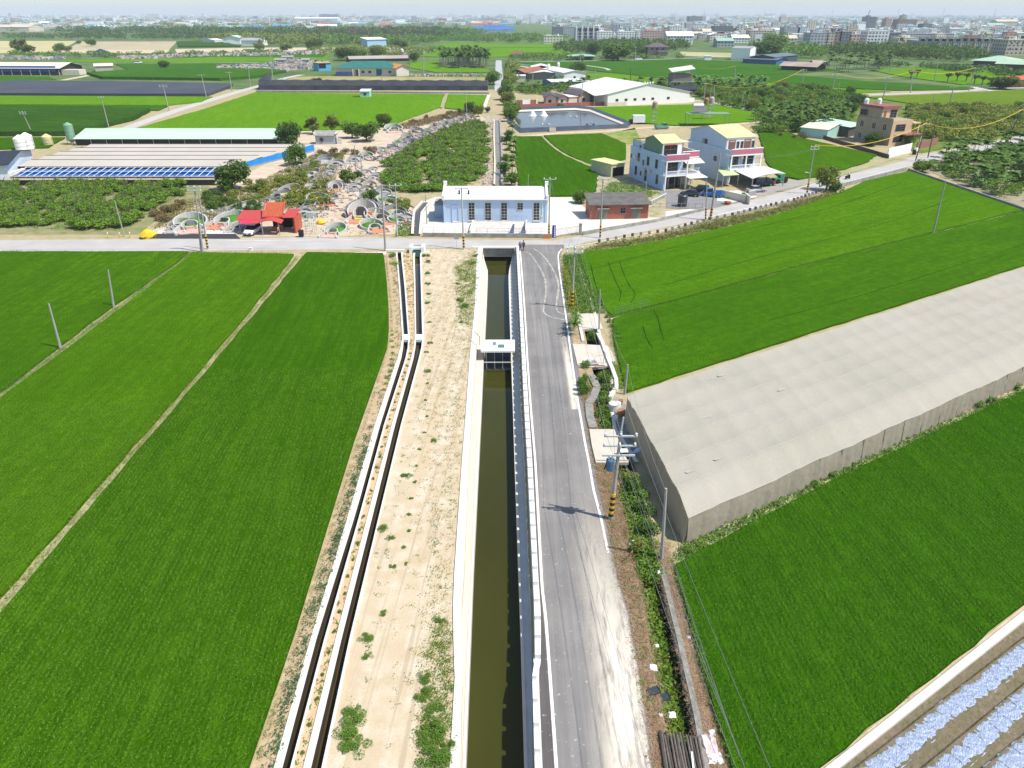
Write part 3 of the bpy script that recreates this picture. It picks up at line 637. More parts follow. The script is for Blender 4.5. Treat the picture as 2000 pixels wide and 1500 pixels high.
# ================================================================== FAR FIELDS, ROADS AND WATER
FARF = [  # (picture polygon, material, z)
 ('rice_field',[(1005,268),(1058,268),(1076,286),(1100,304),(1140,323),(1160,332),(1168,345),(1165,375),(1130,384),(1072,385),(1012,362)],m_rice2),
 ('rice_field',[(1062,266),(1175,262),(1222,282),(1222,312),(1166,330),(1142,319),(1103,301),(1080,285)],m_rice),
 ('rice_field',[(1150,211),(1355,205),(1400,206),(1478,222),(1476,238),(1330,247),(1232,240),(1180,225)],m_ricef),
 ('rice_field',[(1478,250),(1520,252),(1570,272),(1712,304),(1694,318),(1612,344),(1560,352),(1520,345),(1498,320)],m_rice),
 ('rice_field',[(500,181),(700,184),(869,185),(862,210),(800,232),(760,248),(640,256),(262,254),(400,214)],m_ricef),
 ('rice_field',[(876,185),(952,187),(948,210),(905,216),(868,212)],m_ricef),
 ('rice_field',[(-600,188),(0,188),(415,190),(392,200),(330,207),(0,205),(-600,205)],m_ricef),
 ('rice_field',[(-600,206),(0,206),(330,208),(310,217),(0,212),(-600,212)],m_ricef2),
 ('sugarcane_field',[(-600,214),(0,213),(240,216),(294,219),(262,236),(205,250),(140,266),(0,267),(-600,267)],m_crop),
 ('rice_field',[(-600,270),(0,270),(128,270),(95,290),(0,293),(-600,293)],m_rice2),
 ('rice_field',[(-600,157),(0,157),(130,158),(460,163),(450,166),(200,163),(0,166),(-600,166)],m_ricef),
 ('sugarcane_field',[(170,146),(300,137),(520,138),(560,142),(500,153),(430,158),(200,155)],m_ricef2),
 ('rice_field',[(0,150),(95,151),(110,156),(0,163),(-600,163),(-600,150)],m_ricef2),
 ('rice_field',[(225,126),(480,124),(600,121),(560,130),(420,135),(250,137)],m_ricef2),
 ('rice_field',[(130,118),(330,115),(480,110),(590,103),(645,104),(640,118),(420,123),(200,123),(135,122)],m_ricef),
 ('rice_field',[(350,107),(590,103),(640,104),(630,113),(360,112)],m_ricef2),
 ('sugarcane_field',[(345,83),(420,80),(470,92),(350,93)],m_crop),
 ('rice_field',[(800,102),(860,96),(1090,93),(1120,105),(1010,110),(960,112),(860,112),(800,110)],m_ricef),
 ('rice_field',[(835,90),(880,84),(990,86),(1100,86),(1110,92),(880,95)],m_ricef),
 ('rice_field',[(800,70),(860,66),(960,67),(960,80),(830,78)],m_ricef2),
 ('rice_field',[(800,121),(855,119),(855,130),(955,135),(955,142),(850,142),(800,133)],m_ricef),
 ('rice_field',[(1000,122),(1120,119),(1340,117),(1500,122),(1640,138),(1530,145),(1400,150),(1280,152),(1190,142),(1080,130)],m_ricef2),
 ('rice_field',[(1145,145),(1190,143),(1280,153),(1380,156),(1350,166),(1200,163),(1150,158)],m_ricef),
 ('rice_field',[(1380,151),(1530,146),(1700,160),(1900,172),(1890,176),(1750,178),(1640,172),(1500,162),(1380,157)],m_ricef2),
 ('rice_field',[(1500,163),(1640,173),(1740,180),(1650,184),(1560,178),(1480,170)],m_ricef),
 ('rice_field',[(1700,137),(1800,133),(2000,142),(2300,150),(2300,160),(2000,163),(1880,166),(1760,150)],m_ricef),
 ('rice_field',[(1690,190),(1800,186),(2000,176),(2300,168),(2300,205),(2000,212),(1860,212),(1790,205)],ricemat('rice_weedy',(.10,.20,.03),(.14,.24,.03),.2,far=True)),
 ('rice_field',[(1900,300),(2000,283),(2300,232),(2400,250),(2100,300),(1960,320)],m_rice2),
 ('brown_stubble',[(575,150),(640,149),(955,151),(958,161),(700,159),(560,156)],soilmat('stubble',(.30,.27,.09),(.45,.36,.2),(.25,.24,.08),s1=.02,s2=.08)),
 ('dry_field',[(-400,80),(0,80),(150,80),(130,92),(100,102),(0,104),(-400,104)],soilmat('dry_grass_field',(.48,.42,.2),(.40,.37,.17),(.55,.47,.25),s1=.01,s2=.05)),
 ('dry_field',[(160,81),(346,81),(330,97),(125,98)],soilmat('dry_brown_field',(.42,.35,.21),(.36,.31,.18),(.5,.42,.26),s1=.01,s2=.05)),
 ('bare_field',[(120,98),(332,97),(325,104),(95,104)],m_sand),
 ('bare_field',[(342,96),(500,93),(630,93),(720,94),(735,99),(560,101),(345,103)],m_sand),
 ('bare_field',[(755,92),(800,94),(825,98),(740,99)],m_sand),
 ('bare_field',[(1330,101),(1440,104),(1520,110),(1400,112),(1320,108)],soilmat('tan_lot',(.5,.45,.25),(.2,.28,.08),(.45,.42,.25),s1=.02,s2=.08)),
 ('bare_soil',[(560,258),(700,250),(780,245),(870,225),(930,215),(950,235),(860,250),(770,300),(740,350),(735,380),(800,400),(830,455),(640,462),(460,462),(330,455),(280,462),(400,390),(500,330),(560,300)],soilmat('cemetery_soil',(.55,.42,.30),(.48,.40,.25),(.62,.52,.42),s1=.05,s2=.3)),
 ('bare_soil',[(0,445),(0,395),(150,370),(400,360),(420,372),(330,412),(270,458),(0,458),(-300,458),(-300,380)],soilmat('orchard_floor',(.24,.24,.10),(.34,.28,.17),(.16,.2,.06),s1=.1,s2=.5)),
 ('bare_soil',[(950,225),(975,225),(985,250),(985,365),(940,365),(945,300)],soilmat('stony_bank',(.42,.34,.25),(.32,.27,.18),(.5,.43,.34),s1=.2,s2=.8)),
 ('dry_field',[(1180,262),(1240,250),(1255,280),(1225,282)],soilmat('patchy_grass',(.20,.26,.05),(.38,.36,.14),(.12,.2,.03),s1=.1,s2=.4)),
 ('bare_soil',[(1140,375),(1165,345),(1222,352),(1300,385),(1300,425),(1150,425)],soilmat('yard_dirt',(.42,.34,.22),(.22,.25,.08),(.5,.42,.3),s1=.1,s2=.5)),
 ('grass_ground',[(1560,362),(1640,345),(1775,312),(1700,300),(1690,320),(1600,347)],soilmat('dry_verge2',(.42,.36,.2),(.2,.26,.06),(.45,.36,.25))),
 ('grove_floor',[(1790,325),(2000,282),(2400,220),(2600,290),(2000,405),(1880,362)],soilmat('grove_soil',(.33,.27,.19),(.16,.2,.06),(.4,.34,.25),s1=.08,s2=.4)),
 ('scrub_ground',[(1480,178),(1690,190),(1860,212),(2000,213),(2300,205),(2300,215),(2000,262),(1800,300),(1760,290),(1640,250),(1560,262),(1480,235)],soilmat('scrub_floor',(.12,.19,.03),(.2,.24,.05),(.07,.13,.02),s1=.03,s2=.15)),
 ('grove_floor',[(1330,172),(1480,178),(1480,222),(1360,196)],soilmat('banana_floor',(.14,.2,.05),(.24,.22,.08),(.09,.15,.03),s1=.05,s2=.2)),
]
for i,(nm,px,mt) in enumerate(FARF):
    far = px[0][1] < 230 and px[-1][1] < 260
    crop = nm in ('rice_field','sugarcane_field')
    hh = (.35 if nm == 'rice_field' else 1.6) if crop else .02+.006*(i % 5)
    field(nm,px,mt,h=hh+.004*(i % 7),kind='stuff' if crop else 'structure',ragged=.25 if crop else .0)
# yards and roads
sheet('concrete_yard',PX([(818,398),(850,385),(1070,385),(1120,386),(1152,415),(1155,427),(1400,405),(1372,408),(1150,450),(1080,462),(826,462),(822,430)]),.03,M('bright_yard_concrete',(.66,.62,.53),var=.12,scale=.15))
sheet('concrete_yard',PX([(1152,418),(1270,416),(1385,405),(1300,425),(1150,450)]),.034,MATS['bright_yard_concrete'])
sheet('asphalt_yard',PX([(1290,372),(1400,372),(1470,385),(1475,388),(1375,410),(1270,405)]),.036,M('grey_yard_asphalt',(.27,.26,.25),var=.3,scale=.4))
sheet('concrete_yard',PX([(1405,375),(1440,372),(1480,384),(1430,396),(1400,392)]),.04,m_conc)
sheet('asphalt_yard',PX([(1440,355),(1560,352),(1585,352),(1550,368),(1480,384)]),.036,M('grey_yard2',(.38,.35,.31),var=.3,scale=.3))
ribbon('farm_road',[(225,262),(250,250),(330,221),(410,196),(470,178),(520,164),(560,152),(590,146)],5.0,.03,M('grey_concrete_lane',(.50,.47,.42),var=.15,scale=.3))
ribbon('farm_road',[(500,176),(600,178),(700,180),(860,183),(955,186)],3.2,.03,MATS['grey_concrete_lane'])
ribbon('farm_road',[(-100,128),(130,124),(240,123),(420,123),(560,122),(650,119)],3.5,.12,MATS['grey_concrete_lane'])
ribbon('dirt_lane',[(95,162),(150,152),(190,144),(215,140)],5,.1,m_sand)
ribbon('farm_road',[(975,178),(975,160),(975,145),(974,132),(974,118)],5,.1,M('grey_path',(.45,.46,.45),var=.2))
ribbon('farm_road',[(1000,122),(1130,120),(1240,118),(1345,115),(1400,112)],6,.4,M('grey_far_road',(.36,.35,.34),var=.2))
ribbon('farm_road',[(985,128),(1020,131),(1050,137),(1080,143)],4,.4,MATS['grey_concrete_lane'])
ribbon('farm_road',[(1145,129),(1180,134),(1190,138)],3,.4,MATS['grey_concrete_lane'])
ribbon('farm_road',[(1350,196),(1380,198),(1430,208),(1485,219)],4,.06,MATS['grey_concrete_lane'])
ribbon('farm_road',[(1640,186),(1700,186),(1800,182),(1900,177),(1925,173),(2000,172),(2200,168)],5,.12,MATS['grey_concrete_lane'])
ribbon('farm_road',[(1020,267),(1100,260),(1180,257),(1260,250),(1380,246),(1500,238)],3.5,.05,m_sand)
ribbon('farm_road',[(1900,170),(1925,176),(2000,186),(2200,200)],4,.13,MATS['grey_concrete_lane'])
ribbon('earth_bund',[(1058,267),(1077,286),(1101,303),(1141,321),(1163,330)],.7,.42,m_path)
ribbon('earth_bund',[(873,184),(866,198),(862,212)],1.0,.42,m_path)
ribbon('earth_bund',[(955,187),(950,200),(946,212)],1.5,.42,m_conc)
ribbon('dirt_lane',[(700,460),(685,440),(668,415),(660,395),(662,375),(658,355),(655,340)],3.2,.05,m_sand)
# drain beyond the pump house
Z_ = -.8
t = thing('concrete_drain','straight muddy drain with a dark concrete wall behind the blue pump house','drain')
e0 = Edge([(967,365),(968,320),(966,270),(966,235)],0); e1 = Edge([(978,365),(979,320),(977,270),(975,235)],0)
mb = MB(); loft(mb,e0,E2(lambda y: e1(y)+.2,0),P(970,364).y,P(970,236).y,z0=.13,z1=.13); tag(obj('drain_water',mb,M('muddy_drain',(.26,.21,.14),var=.3,scale=.4,rough=.3)),kind='structure')
mb = MB(); loft(mb,e1,e1,P(970,364).y,P(970,236).y,z0=0,z1=.8); loft(mb,e1,E2(lambda y: e1(y)+.5,0),P(970,364).y,P(970,236).y,z0=.8,z1=.8); obj('drain_wall',mb,m_concd,t)
mb = MB(); loft(mb,E2(lambda y: e0(y)-.4,0),e0,P(970,364).y,P(970,236).y,z0=.5,z1=.5); loft(mb,e0,e0,P(970,364).y,P(970,236).y,z0=.5,z1=0); obj('drain_edge',mb,m_concy,t)
# side channel next to the cemetery
t = thing('side_channel','short concrete side channel with brown water between the tombs and the pump yard','channel')
c0 = Edge([(808,461),(809,438),(811,415),(830,393)],0); c1 = Edge([(818,461),(820,438),(822,418),(840,396)],0)
mb = MB(); loft(mb,c0,c1,P(0,461).y,P(0,396).y,0,2,.08,.08); tag(obj('channel_water',mb,m_waterb),kind='structure')
for e,s in ((c0,-.45),(c1,.0)):
    mb = MB(); loft(mb,E2(lambda y,e=e,s=s: e(y)+s,0),E2(lambda y,e=e,s=s: e(y)+s+.45,0),P(0,461).y,P(0,396).y,0,2,.45,.45)
    loft(mb,E2(lambda y,e=e,s=s: e(y)+s+(.45 if s else 0),0),E2(lambda y,e=e,s=s: e(y)+s+(.45 if s else 0),0),P(0,461).y,P(0,396).y,0,2,.45,.0); obj('channel_wall',mb,m_conc,t)
# pond
POND = PX([(1007,221),(1122,217),(1150,220),(1212,245),(1200,250),(1020,254),(1007,237)])
tag(obj('pond_water',MB().face([(x,y,.1) for x,y in POND]),m_pond),kind='structure')
liner = M('black_pond_liner',(.06,.075,.10),var=.5,scale=.3,rough=.4,spec=.5)
outer = PX([(990,214),(1127,210),(1160,214),(1232,242),(1226,249),(1017,259),(1003,250),(991,238)])
t = thing('pond_embankment','dark plastic lined bank around the grey fish pond','embankment'); n = len(POND)
cen = Vector((sum(p[0] for p in POND)/n,sum(p[1] for p in POND)/n)); mb = MB()
ring = []
oo = PX([(990,214),(1127,209),(1160,213),(1234,242),(1226,250),(1015,260),(990,240)])
mid = [tuple(Vector(a).lerp(Vector(b_),.62)) for a,b_ in zip(POND,oo)]
for i in range(n):
    j = (i+1) % n
    mb.face([(*POND[i],.08),(*POND[j],.08),(*mid[j],1.3),(*mid[i],1.3)],0); mb.face([(*mid[i],1.3),(*mid[j],1.3),(*oo[j],.0),(*oo[i],.0)],0)
obj('liner',mb,liner,t)
mb = MB(); m2 = [tuple(Vector(a).lerp(Vector(b_),.3)) for a,b_ in zip(POND,oo)]; m3 = [tuple(Vector(a).lerp(Vector(b_),.12)) for a,b_ in zip(POND,oo)]
for i in range(n):
    j = (i+1) % n
    if i in (0,1,2,5,6): mb.face([(*m3[i],.34),(*m3[j],.34),(*m2[j],.74),(*m2[i],.74)])
obj('inner_edge',mb,m_concy,t)
for (px,py,lab) in ((1051,226,'pair of white splashing paddle aerators in the pond'),(1066,243,'white floating aerator near the pond front'),(1120,228,'small grey floating aerator in the middle of the pond'),(1153,243,'blue floating aerator at the right of the pond')):
    a = P(px,py,.1); t = thing('pond_aerator',lab,'aerator',a[:]);
    for s in (-1.2,1.2): obj('float',MB().box(s-.3,s+.3,-1,1,0,.3),m_white if px != 1153 else M('blue_plastic',(.03,.15,.5)),t)
    obj('frame',MB().box(-1.6,1.6,-.15,.15,.3,.45),m_gal,t)
    if px == 1051:
        for s in (-2.2,2.2): obj('splash',MB().lathe([(1.7,0),(1.2,.6),(.8,1.3),(.3,1.9),(.05,2.1)],(s,0,0),9),M('white_spray',(.85,.86,.88),rough=.9),t)
# shade net plots
m_shade = M('black_shade_net',(.045,.055,.075),col2=(.075,.075,.08),scale=.05,var=.3,rough=.95)
field('net_covered_plot',[(-600,166),(0,164),(45,162),(250,164),(455,168),(448,173),(405,189),(200,189),(0,188),(-600,188)],m_shade,h=1.5,kind='structure')
A,B = P(506,176),P(953,177)
t = thing('net_fence','long black shade net fence wall behind the bright rice field','fence'); mb = MB(); q = []
for i in range(41):
    p = A.lerp(B,i/40); q.append([(p.x,p.y,0),(p.x+.1*math.sin(i*2),p.y+.3*math.sin(i*1.7),2.4),(p.x,p.y+1.5,5.0+.25*math.sin(i*2.2))])
q2 = [q[0]] ; mb.grid(q); obj('net_panel',mb,m_shade,t)
C1 = P(530,157,0); mb = MB().face([(A.x,A.y,0),(A.x,A.y+1.5,5),(C1.x,C1.y,5),(C1.x,C1.y,0)]); obj('net_panel',mb,m_shade,t)
for i in range(0,41,4): p = A.lerp(B,i/40); obj('post',MB().tube((p.x,p.y+1.7,0),(p.x,p.y+1.7,5.3),.1),m_gal,t)
# low wall along the road in front of the fence
a,b_ = P(500,180),P(955,184); t = thing('low_wall','low grey concrete wall along the lane under the black net fence','wall',a[:],math.atan2(b_.y-a.y,b_.x-a.x)); obj('wall',MB().box(0,(b_-a).length,0,.4,0,.9),m_concd,t); t.name = 'lane_wall'
# ================================================================== VEGETATION
L_dark = leafmat('foliage_dark',(.06,.13,.018),(.11,.20,.028),.5,.55,.3)
L_mid = leafmat('foliage_mid',(.10,.21,.022),(.17,.30,.035),.5,.55,.3)
L_olive = leafmat('foliage_olive',(.16,.23,.03),(.26,.31,.05),.5)
L_dry = leafmat('foliage_dry',(.20,.16,.06),(.26,.20,.10),.8)
L_yel = leafmat('foliage_yellow',(.20,.24,.02),(.32,.32,.04),.8)
L_orch = leafmat('foliage_orchard',(.14,.28,.025),(.24,.40,.045),.35,.55,.35)
L_palm = leafmat('palm_leaf',(.07,.15,.02),(.14,.23,.035),.6)
L_ban = leafmat('banana_leaf',(.10,.24,.04),(.17,.32,.06),.6)
L_weed = leafmat('weed_leaf',(.09,.21,.02),(.17,.30,.04),1.2)
L_red = leafmat('reddish_leaf',(.18,.09,.05),(.12,.13,.03),1)
L_line = leafmat('lime_leaf',(.22,.38,.03),(.3,.42,.05),1)
BARK = M('bark',(.16,.13,.10),var=.5,scale=4,rough=.95); PBARK = M('palm_bark',(.30,.27,.22),var=.4,scale=3,rough=.9)
def lobes(seed,n,rx,rz,zc,spread=.62):
    rg = np.random.default_rng(seed); t = rg.uniform(0,6.28,n); r = np.sqrt(rg.random(n))*rx*spread
    z = zc+rg.uniform(-.45,.55,n)*rz*(1-.6*(r/rx)**2); s = rx*rg.uniform(.28,.5,n)
    return np.stack([r*np.cos(t),r*np.sin(t),z],1),s
def crown(name,seed,n_l,rx,rz,zc,nleaf,lsz,mat,zmin=.1,shell=.75,spread=.62,up=.35):
    rg = np.random.default_rng(seed+100); c,s = lobes(seed,n_l,rx,rz,zc,spread); k = rg.integers(0,n_l,nleaf)
    d = rg.normal(size=(nleaf,3)); d /= np.linalg.norm(d,axis=1)[:,None]; rad = s[k]*(shell+(1-shell)*rg.random(nleaf)+rg.normal(0,.06,nleaf))
    rad = np.where(rg.random(nleaf) < .2,rad*rg.random(nleaf),rad)
    p = c[k]+d*rad[:,None]*np.array([1,1,min(1,rz/rx*1.2)]); p[:,2] = np.maximum(p[:,2],zmin)
    V,F = quads_cloud(p,lsz,rg,up=up); return np_mesh(name,V,F,mat)
def trunk(name,h,r,seed,mat=None,limbs=4,sp_=.35):
    rg = random.Random(seed); mb = MB(); mb.tube((0,0,-.1),(rg.uniform(-.1,.1),rg.uniform(-.1,.1),h*.5),r,r*.7,7)
    for i in range(limbs):
        a = 6.28*i/limbs+rg.random(); q = Vector((math.cos(a)*h*sp_*.45,math.sin(a)*h*sp_*.45,h*.72)); mb.tube((0,0,h*.42),q,r*.55,r*.35,5); mb.tube(q,q*1.0+Vector((math.cos(a)*h*.12,math.sin(a)*h*.12,h*.18)),r*.35,r*.12,5)
    return obj('trunk',mb,mat or BARK).data
def frond(mb_v,mb_f,base,az,el,L,w,n,droop,leafpair=True,rg=None):
    pts = []; p = Vector(base); e = el
    for i in range(n+1):
        pts.append(p.copy()); p = p+Vector((math.cos(az)*math.cos(e),math.sin(az)*math.cos(e),math.sin(e)))*(L/n); e -= droop/n
    side = Vector((-math.sin(az),math.cos(az),0))
    for i in range(n):
        w0 = w*math.sin(math.pi*(.12+.88*i/n)**.8)+.02; w1 = w*math.sin(math.pi*min(1,.12+.88*(i+1)/n)**.8)+.02
        for s in (-1,1):
            b = len(mb_v); dz = Vector((0,0,-.35))
            mb_v += [pts[i],pts[i+1],pts[i+1]+(side*s+dz)*w1,pts[i]+(side*s+dz)*w0]; mb_f.append((b,b+1,b+2,b+3) if s > 0 else (b+3,b+2,b+1,b))
def palm_mesh(seed,L=2.5,w=.62,nf=13,h=6):
    rg = random.Random(seed); v,f = [],[]
    for i in range(nf): frond(v,f,(0,0,h),6.28*i/nf+rg.uniform(-.3,.3),rg.uniform(.2,1.2),L*rg.uniform(.8,1.1),w,5,rg.uniform(1.1,1.8))
    return np_mesh('crown',np.array([tuple(p) for p in v]),np.array(f),L_palm)
def banana_mesh(seed,h=1.8,L=2.1,mat=None,nf=8,w=.42):
    rg = random.Random(seed); v,f = [],[]
    for i in range(nf): frond(v,f,(0,0,h*rg.uniform(.7,1)),6.28*i/nf+rg.uniform(-.4,.4),rg.uniform(.6,1.3),L*rg.uniform(.7,1.1),w,5,rg.uniform(1.2,2.2))
    return np_mesh('leaves',np.array([tuple(p) for p in v]),np.array(f),mat or L_ban)
def del_tmp():
    for o in [o for o in C.objects if o.get('tmp')]: bpy.data.objects.remove(o)
KIND = {}
def defkind(k,crown_meshes,trunk_mesh=None,names=('crown','trunk')): KIND[k] = (crown_meshes,trunk_mesh,names)
def tmptrunk(*a,**kw):
    me = trunk(*a,**kw); o = [o for o in C.objects if o.data == me][0]; bpy.data.objects.remove(o); return me
tr_b = tmptrunk('t',5.5,.22,1); tr_s = tmptrunk('t',3.5,.12,2); tr_t = tmptrunk('t',9,.2,3,limbs=5,sp_=.2)
mbp = MB().tube((0,0,0),(.08,.05,3),.10,.08,6).tube((.08,.05,3),(0,0,5.7),.08,.06,6,mi=0).tube((0,0,5.6),(0,0,6.2),.09,.05,6)
o_ = obj('t',mbp,PBARK); tr_p = o_.data; bpy.data.objects.remove(o_)
o_ = obj('t',MB().tube((0,0,0),(0,0,1.8),.14,.09,6),L_ban); tr_n = o_.data; bpy.data.objects.remove(o_)
defkind('broad_dark',[crown('crown',s,15,3.4,2.9,2.6,3600,.26,L_dark,.25) for s in (1,2)],tr_b)
defkind('broad_mid',[crown('crown',s,15,3.2,2.9,2.5,3600,.25,L_mid,.2) for s in (3,4)],tr_b)
defkind('broad_olive',[crown('crown',s,14,3.2,2.9,2.6,2800,.25,L_olive,.25) for s in (5,6)],tr_b)
defkind('tall',[crown('crown',s,14,2.3,5.2,4.2,2600,.26,L_olive,.3,shell=.5,spread=.85) for s in (7,8)],tr_t)
defkind('tall_dark',[crown('crown',s,12,2.2,4.5,6.0,1800,.3,L_dark,1,shell=.6,spread=.8) for s in (9,10)],tr_t)
defkind('small',[crown('crown',s,11,1.7,1.35,1.4,1600,.17,L_mid,.3) for s in (11,12)],tr_s)
defkind('small_dark',[crown('crown',s,11,1.7,1.35,1.35,1600,.17,L_dark,.2) for s in (13,14)],tr_s)
defkind('orchard',[crown('crown',s,13,2.0,1.0,1.1,1500,.19,L_orch,.2,spread=.85) for s in (15,16,17)],tr_s)
defkind('bush',[crown('leaves',s,6,1.0,.7,.5,520,.11,L_weed,.03) for s in (18,19,20)],None,('leaves','stem'))
defkind('weedmat',[crown('leaves',s,12,1.1,.55,.3,2600,.055,L_weed,.02,spread=.9) for s in (60,61,62)],None,('leaves','stem'))
defkind('bush_olive',[crown('leaves',s,6,1.2,.8,.6,600,.12,L_olive,.03) for s in (21,22)],None,('leaves','stem'))
defkind('bush_yellow',[crown('leaves',s,6,1.1,.8,.6,600,.12,L_yel,.03) for s in (23,24)],None,('leaves','stem'))
defkind('bush_dry',[crown('leaves',s,6,1.2,.8,.6,500,.12,L_dry,.03,up=.1) for s in (25,26)],None,('leaves','stem'))
defkind('bush_dark',[crown('leaves',s,6,1.2,.8,.6,600,.12,L_dark,.03) for s in (27,28)],None,('leaves','stem'))
defkind('lime',[crown('leaves',s,8,.8,.25,.12,350,.09,L_line,.02,spread=.9) for s in (29,)],None,('leaves','stem'))
defkind('red_tree',[crown('crown',s,6,1.8,1.2,3.6,500,.3,L_red,1) for s in (30,)],tr_b)
defkind('palm',[palm_mesh(s) for s in (31,32,33)],tr_p)
defkind('banana',[banana_mesh(s) for s in (34,35)],tr_n,('leaves','stem'))
defkind('corn',[banana_mesh(s,.9,1.3,L_weed,40,.05) for s in (36,37)],None,('leaves','stem'))
NAMES = {'broad_dark': 'broadleaf_tree','broad_mid': 'broadleaf_tree','broad_olive': 'broadleaf_tree','tall': 'tall_tree','tall_dark': 'tall_tree','small': 'small_tree','small_dark': 'small_tree',
 'orchard': 'fruit_shrub','bush': 'weed_bush','weedmat': 'weed_bush','bush_olive': 'shrub','bush_yellow': 'shrub','bush_dry': 'dry_shrub','bush_dark': 'shrub','lime': 'leafy_vegetable','red_tree': 'flowering_tree','palm': 'areca_palm','banana': 'banana_plant','corn': 'leafy_plant'}
CATS = {'orchard': 'shrub','bush': 'weed','weedmat': 'weed','bush_olive': 'shrub','bush_yellow': 'shrub','bush_dry': 'shrub','bush_dark': 'shrub','lime': 'vegetable','palm': 'palm tree','banana': 'banana plant','corn': 'plant'}
def plant(kind,x,y,s=1.0,sz=None,label=None,group=None,rz=None,z=0,r=rnd,flat=False):
    cm,tm,nm = KIND[kind]; me = r.choice(cm)
    sc = (s*r.uniform(.92,1.08),s*r.uniform(.92,1.08),(sz or s)*r.uniform(.92,1.08))
    if tm is None or flat:
        o = bpy.data.objects.new(NAMES[kind],me); C.objects.link(o)
        o.location = (x,y,z)
    else:
        o = bpy.data.objects.new(NAMES[kind],None); C.objects.link(o); o.location = (x,y,z)
        c = bpy.data.objects.new(nm[0],me); C.objects.link(c); c.parent = o
        t = bpy.data.objects.new(nm[1],tm); C.objects.link(t); t.parent = o
    o.scale = sc; o.rotation_euler = (0,0,r.uniform(0,6.28) if rz is None else rz)
    return tag(o,label,CATS.get(kind,'tree'),group)
def plantp(kind,px,py,s=1.0,sz=None,label=None,group=None,**kw):
    q = P(px,py); return plant(kind,q.x,q.y,s,sz,label,group,**kw)
# ---- single trees that stand out
for a in [
 ('broad_dark',455,372,1.45,1.25,'large dark round tree at the right front corner of the blue duck shed'),
 ('broad_dark',566,287,1.3,1.35,'dark tree touching the right end of the pale green long roof'),
 ('broad_mid',578,322,1.1,1.1,'mid green tree just right of the blue tarpaulin corner'),
 ('tall',612,262,1.2,.75,'pale olive tree behind the round windowed grave house, left of the bare one'),
 ('tall',648,258,1.3,.8,'pale feathery tree behind the roof of the grave house'),
 ('broad_mid',688,270,1.1,1.0,'leafy tree right of the grave house, left of the big round one'),
 ('broad_dark',716,276,1.35,1.15,'large round leafy tree above the middle of the tomb field'),
 ('broad_dark',752,248,.95,.9,'small round dark tree standing clear at the right end of the tree row'),
 ('small',680,357,1.35,1.2,'green tree beside the dirt path in the middle of the tombs'),
 ('small_dark',700,352,.8,.9,'small dark tree leaning on the green one beside the dirt path'),
 ('small',722,395,1.1,1.1,'small tree directly behind the biggest orange paved tomb'),
 ('broad_olive',1613,372,.95,1.05,'roadside tree with golden tips standing beside the stone guard wall'),
 ('small_dark',1632,378,1.1,.9,'low dark shrub tree at the foot of the roadside tree'),
 ('broad_mid',1801,336,.9,.62,'dense round bright green bush at the junction of road and grove'),
 ('broad_dark',1702,285,.9,.75,'brown tipped tree in front of the left wall of the beige house'),
 ('small',1776,284,1.3,1.3,'light green tree beside the right side of the beige house'),
 ('broad_dark',1957,174,2.3,1.3,'wide dark tree left of the orange roofed roadside shrine'),
 ('broad_mid',1128,143,2.0,1.7,'round green tree behind the long white roofed barns'),
 ('broad_mid',1207,119,4.4,3.3,'very large round tree by the far road left of the villa'),
 ('broad_dark',1157,112,2.7,2.4,'dark tree in the areca grove left of the very large tree'),
 ('broad_dark',1490,115,5.0,3.2,'very dark tall tree beside the white windowless warehouse'),
 ('broad_mid',1512,96,5.0,3.6,'paler tall tree behind the very dark one beside the warehouse'),
 ('broad_mid',118,103,1.9,1.8,'single green tree on the tan field beside the white sheds, far left'),
 ('broad_mid',178,90,2.4,2.0,'single round tree standing between the two tan fields'),
 ('broad_olive',154,86,1.3,1.0,'small round shrub tree left of the single tree on the tan field'),
 ('tall',36,104,2.8,1.8,'leaning wispy tree at the far left edge of the dry field'),
 ('tall',48,106,2.8,1.9,'wispy dark tree second from the far left edge of the dry field'),
 ('tall_dark',60,112,2.6,1.3,'dark wispy tree above the blue barn, right of the two leaning trees'),
 ('broad_olive',132,101,1.8,1.2,'half bare tan tree near the small dark roofed grave hut'),
 ('broad_mid',322,133,1.7,1.2,'round tree alone in the middle of the far left green fields'),
 ('broad_dark',614,98,3.6,2.2,'dark round tree in front of the pale bare field strip'),
 ('broad_mid',560,100,2.8,1.5,'pale green tree at the left of the pale bare field strip'),
 ('broad_olive',508,98,2.4,1.6,'olive tree at the edge of the pale field near the white shed'),
 ('broad_dark',679,118,3.4,2.2,'dark tree behind the green roofed farm house, left end'),
 ('broad_mid',700,115,3.0,2.0,'mid green tree behind the green roofed farm house, left of its middle'),
 ('broad_olive',740,112,3.0,2.0,'olive tree in front of the long grey roofed barn'),
 ('broad_dark',785,97,3.0,2.2,'dark tree right of the light blue shed on the bare field'),
 ('broad_dark',808,122,1.6,1.6,'small dark tree at the right end of the grey roofed barn'),
 ('red_tree',622,173,1.9,1.1,'round reddish shrub tree in front of the black net fence'),
 ('small',552,174,1.3,1.2,'bright spiky plant at the left part of the black net fence'),
 ('small',748,176,1.3,1.2,'bright spiky plant under the pole in the middle of the black net fence'),
 ('broad_dark',918,222,.8,.85,'dark round tree at the upper right tip of the tomb field'),
 ('broad_olive',934,228,.8,.85,'brownish tree right of the dark round one by the drain'),
 ('broad_mid',963,165,1.6,1.4,'green tree left of the straight grey path above the drain'),
 ('broad_dark',985,195,1.3,1.2,'dark tree by the pond corner at the end of the drain'),
 ('broad_mid',1135,397,.6,.55,'green bush behind the blue railing left of the brick shed'),
 ('small',1094,211,1.1,.8,'round clipped bush at the brick wall behind the pond')]:
    plantp(*a)
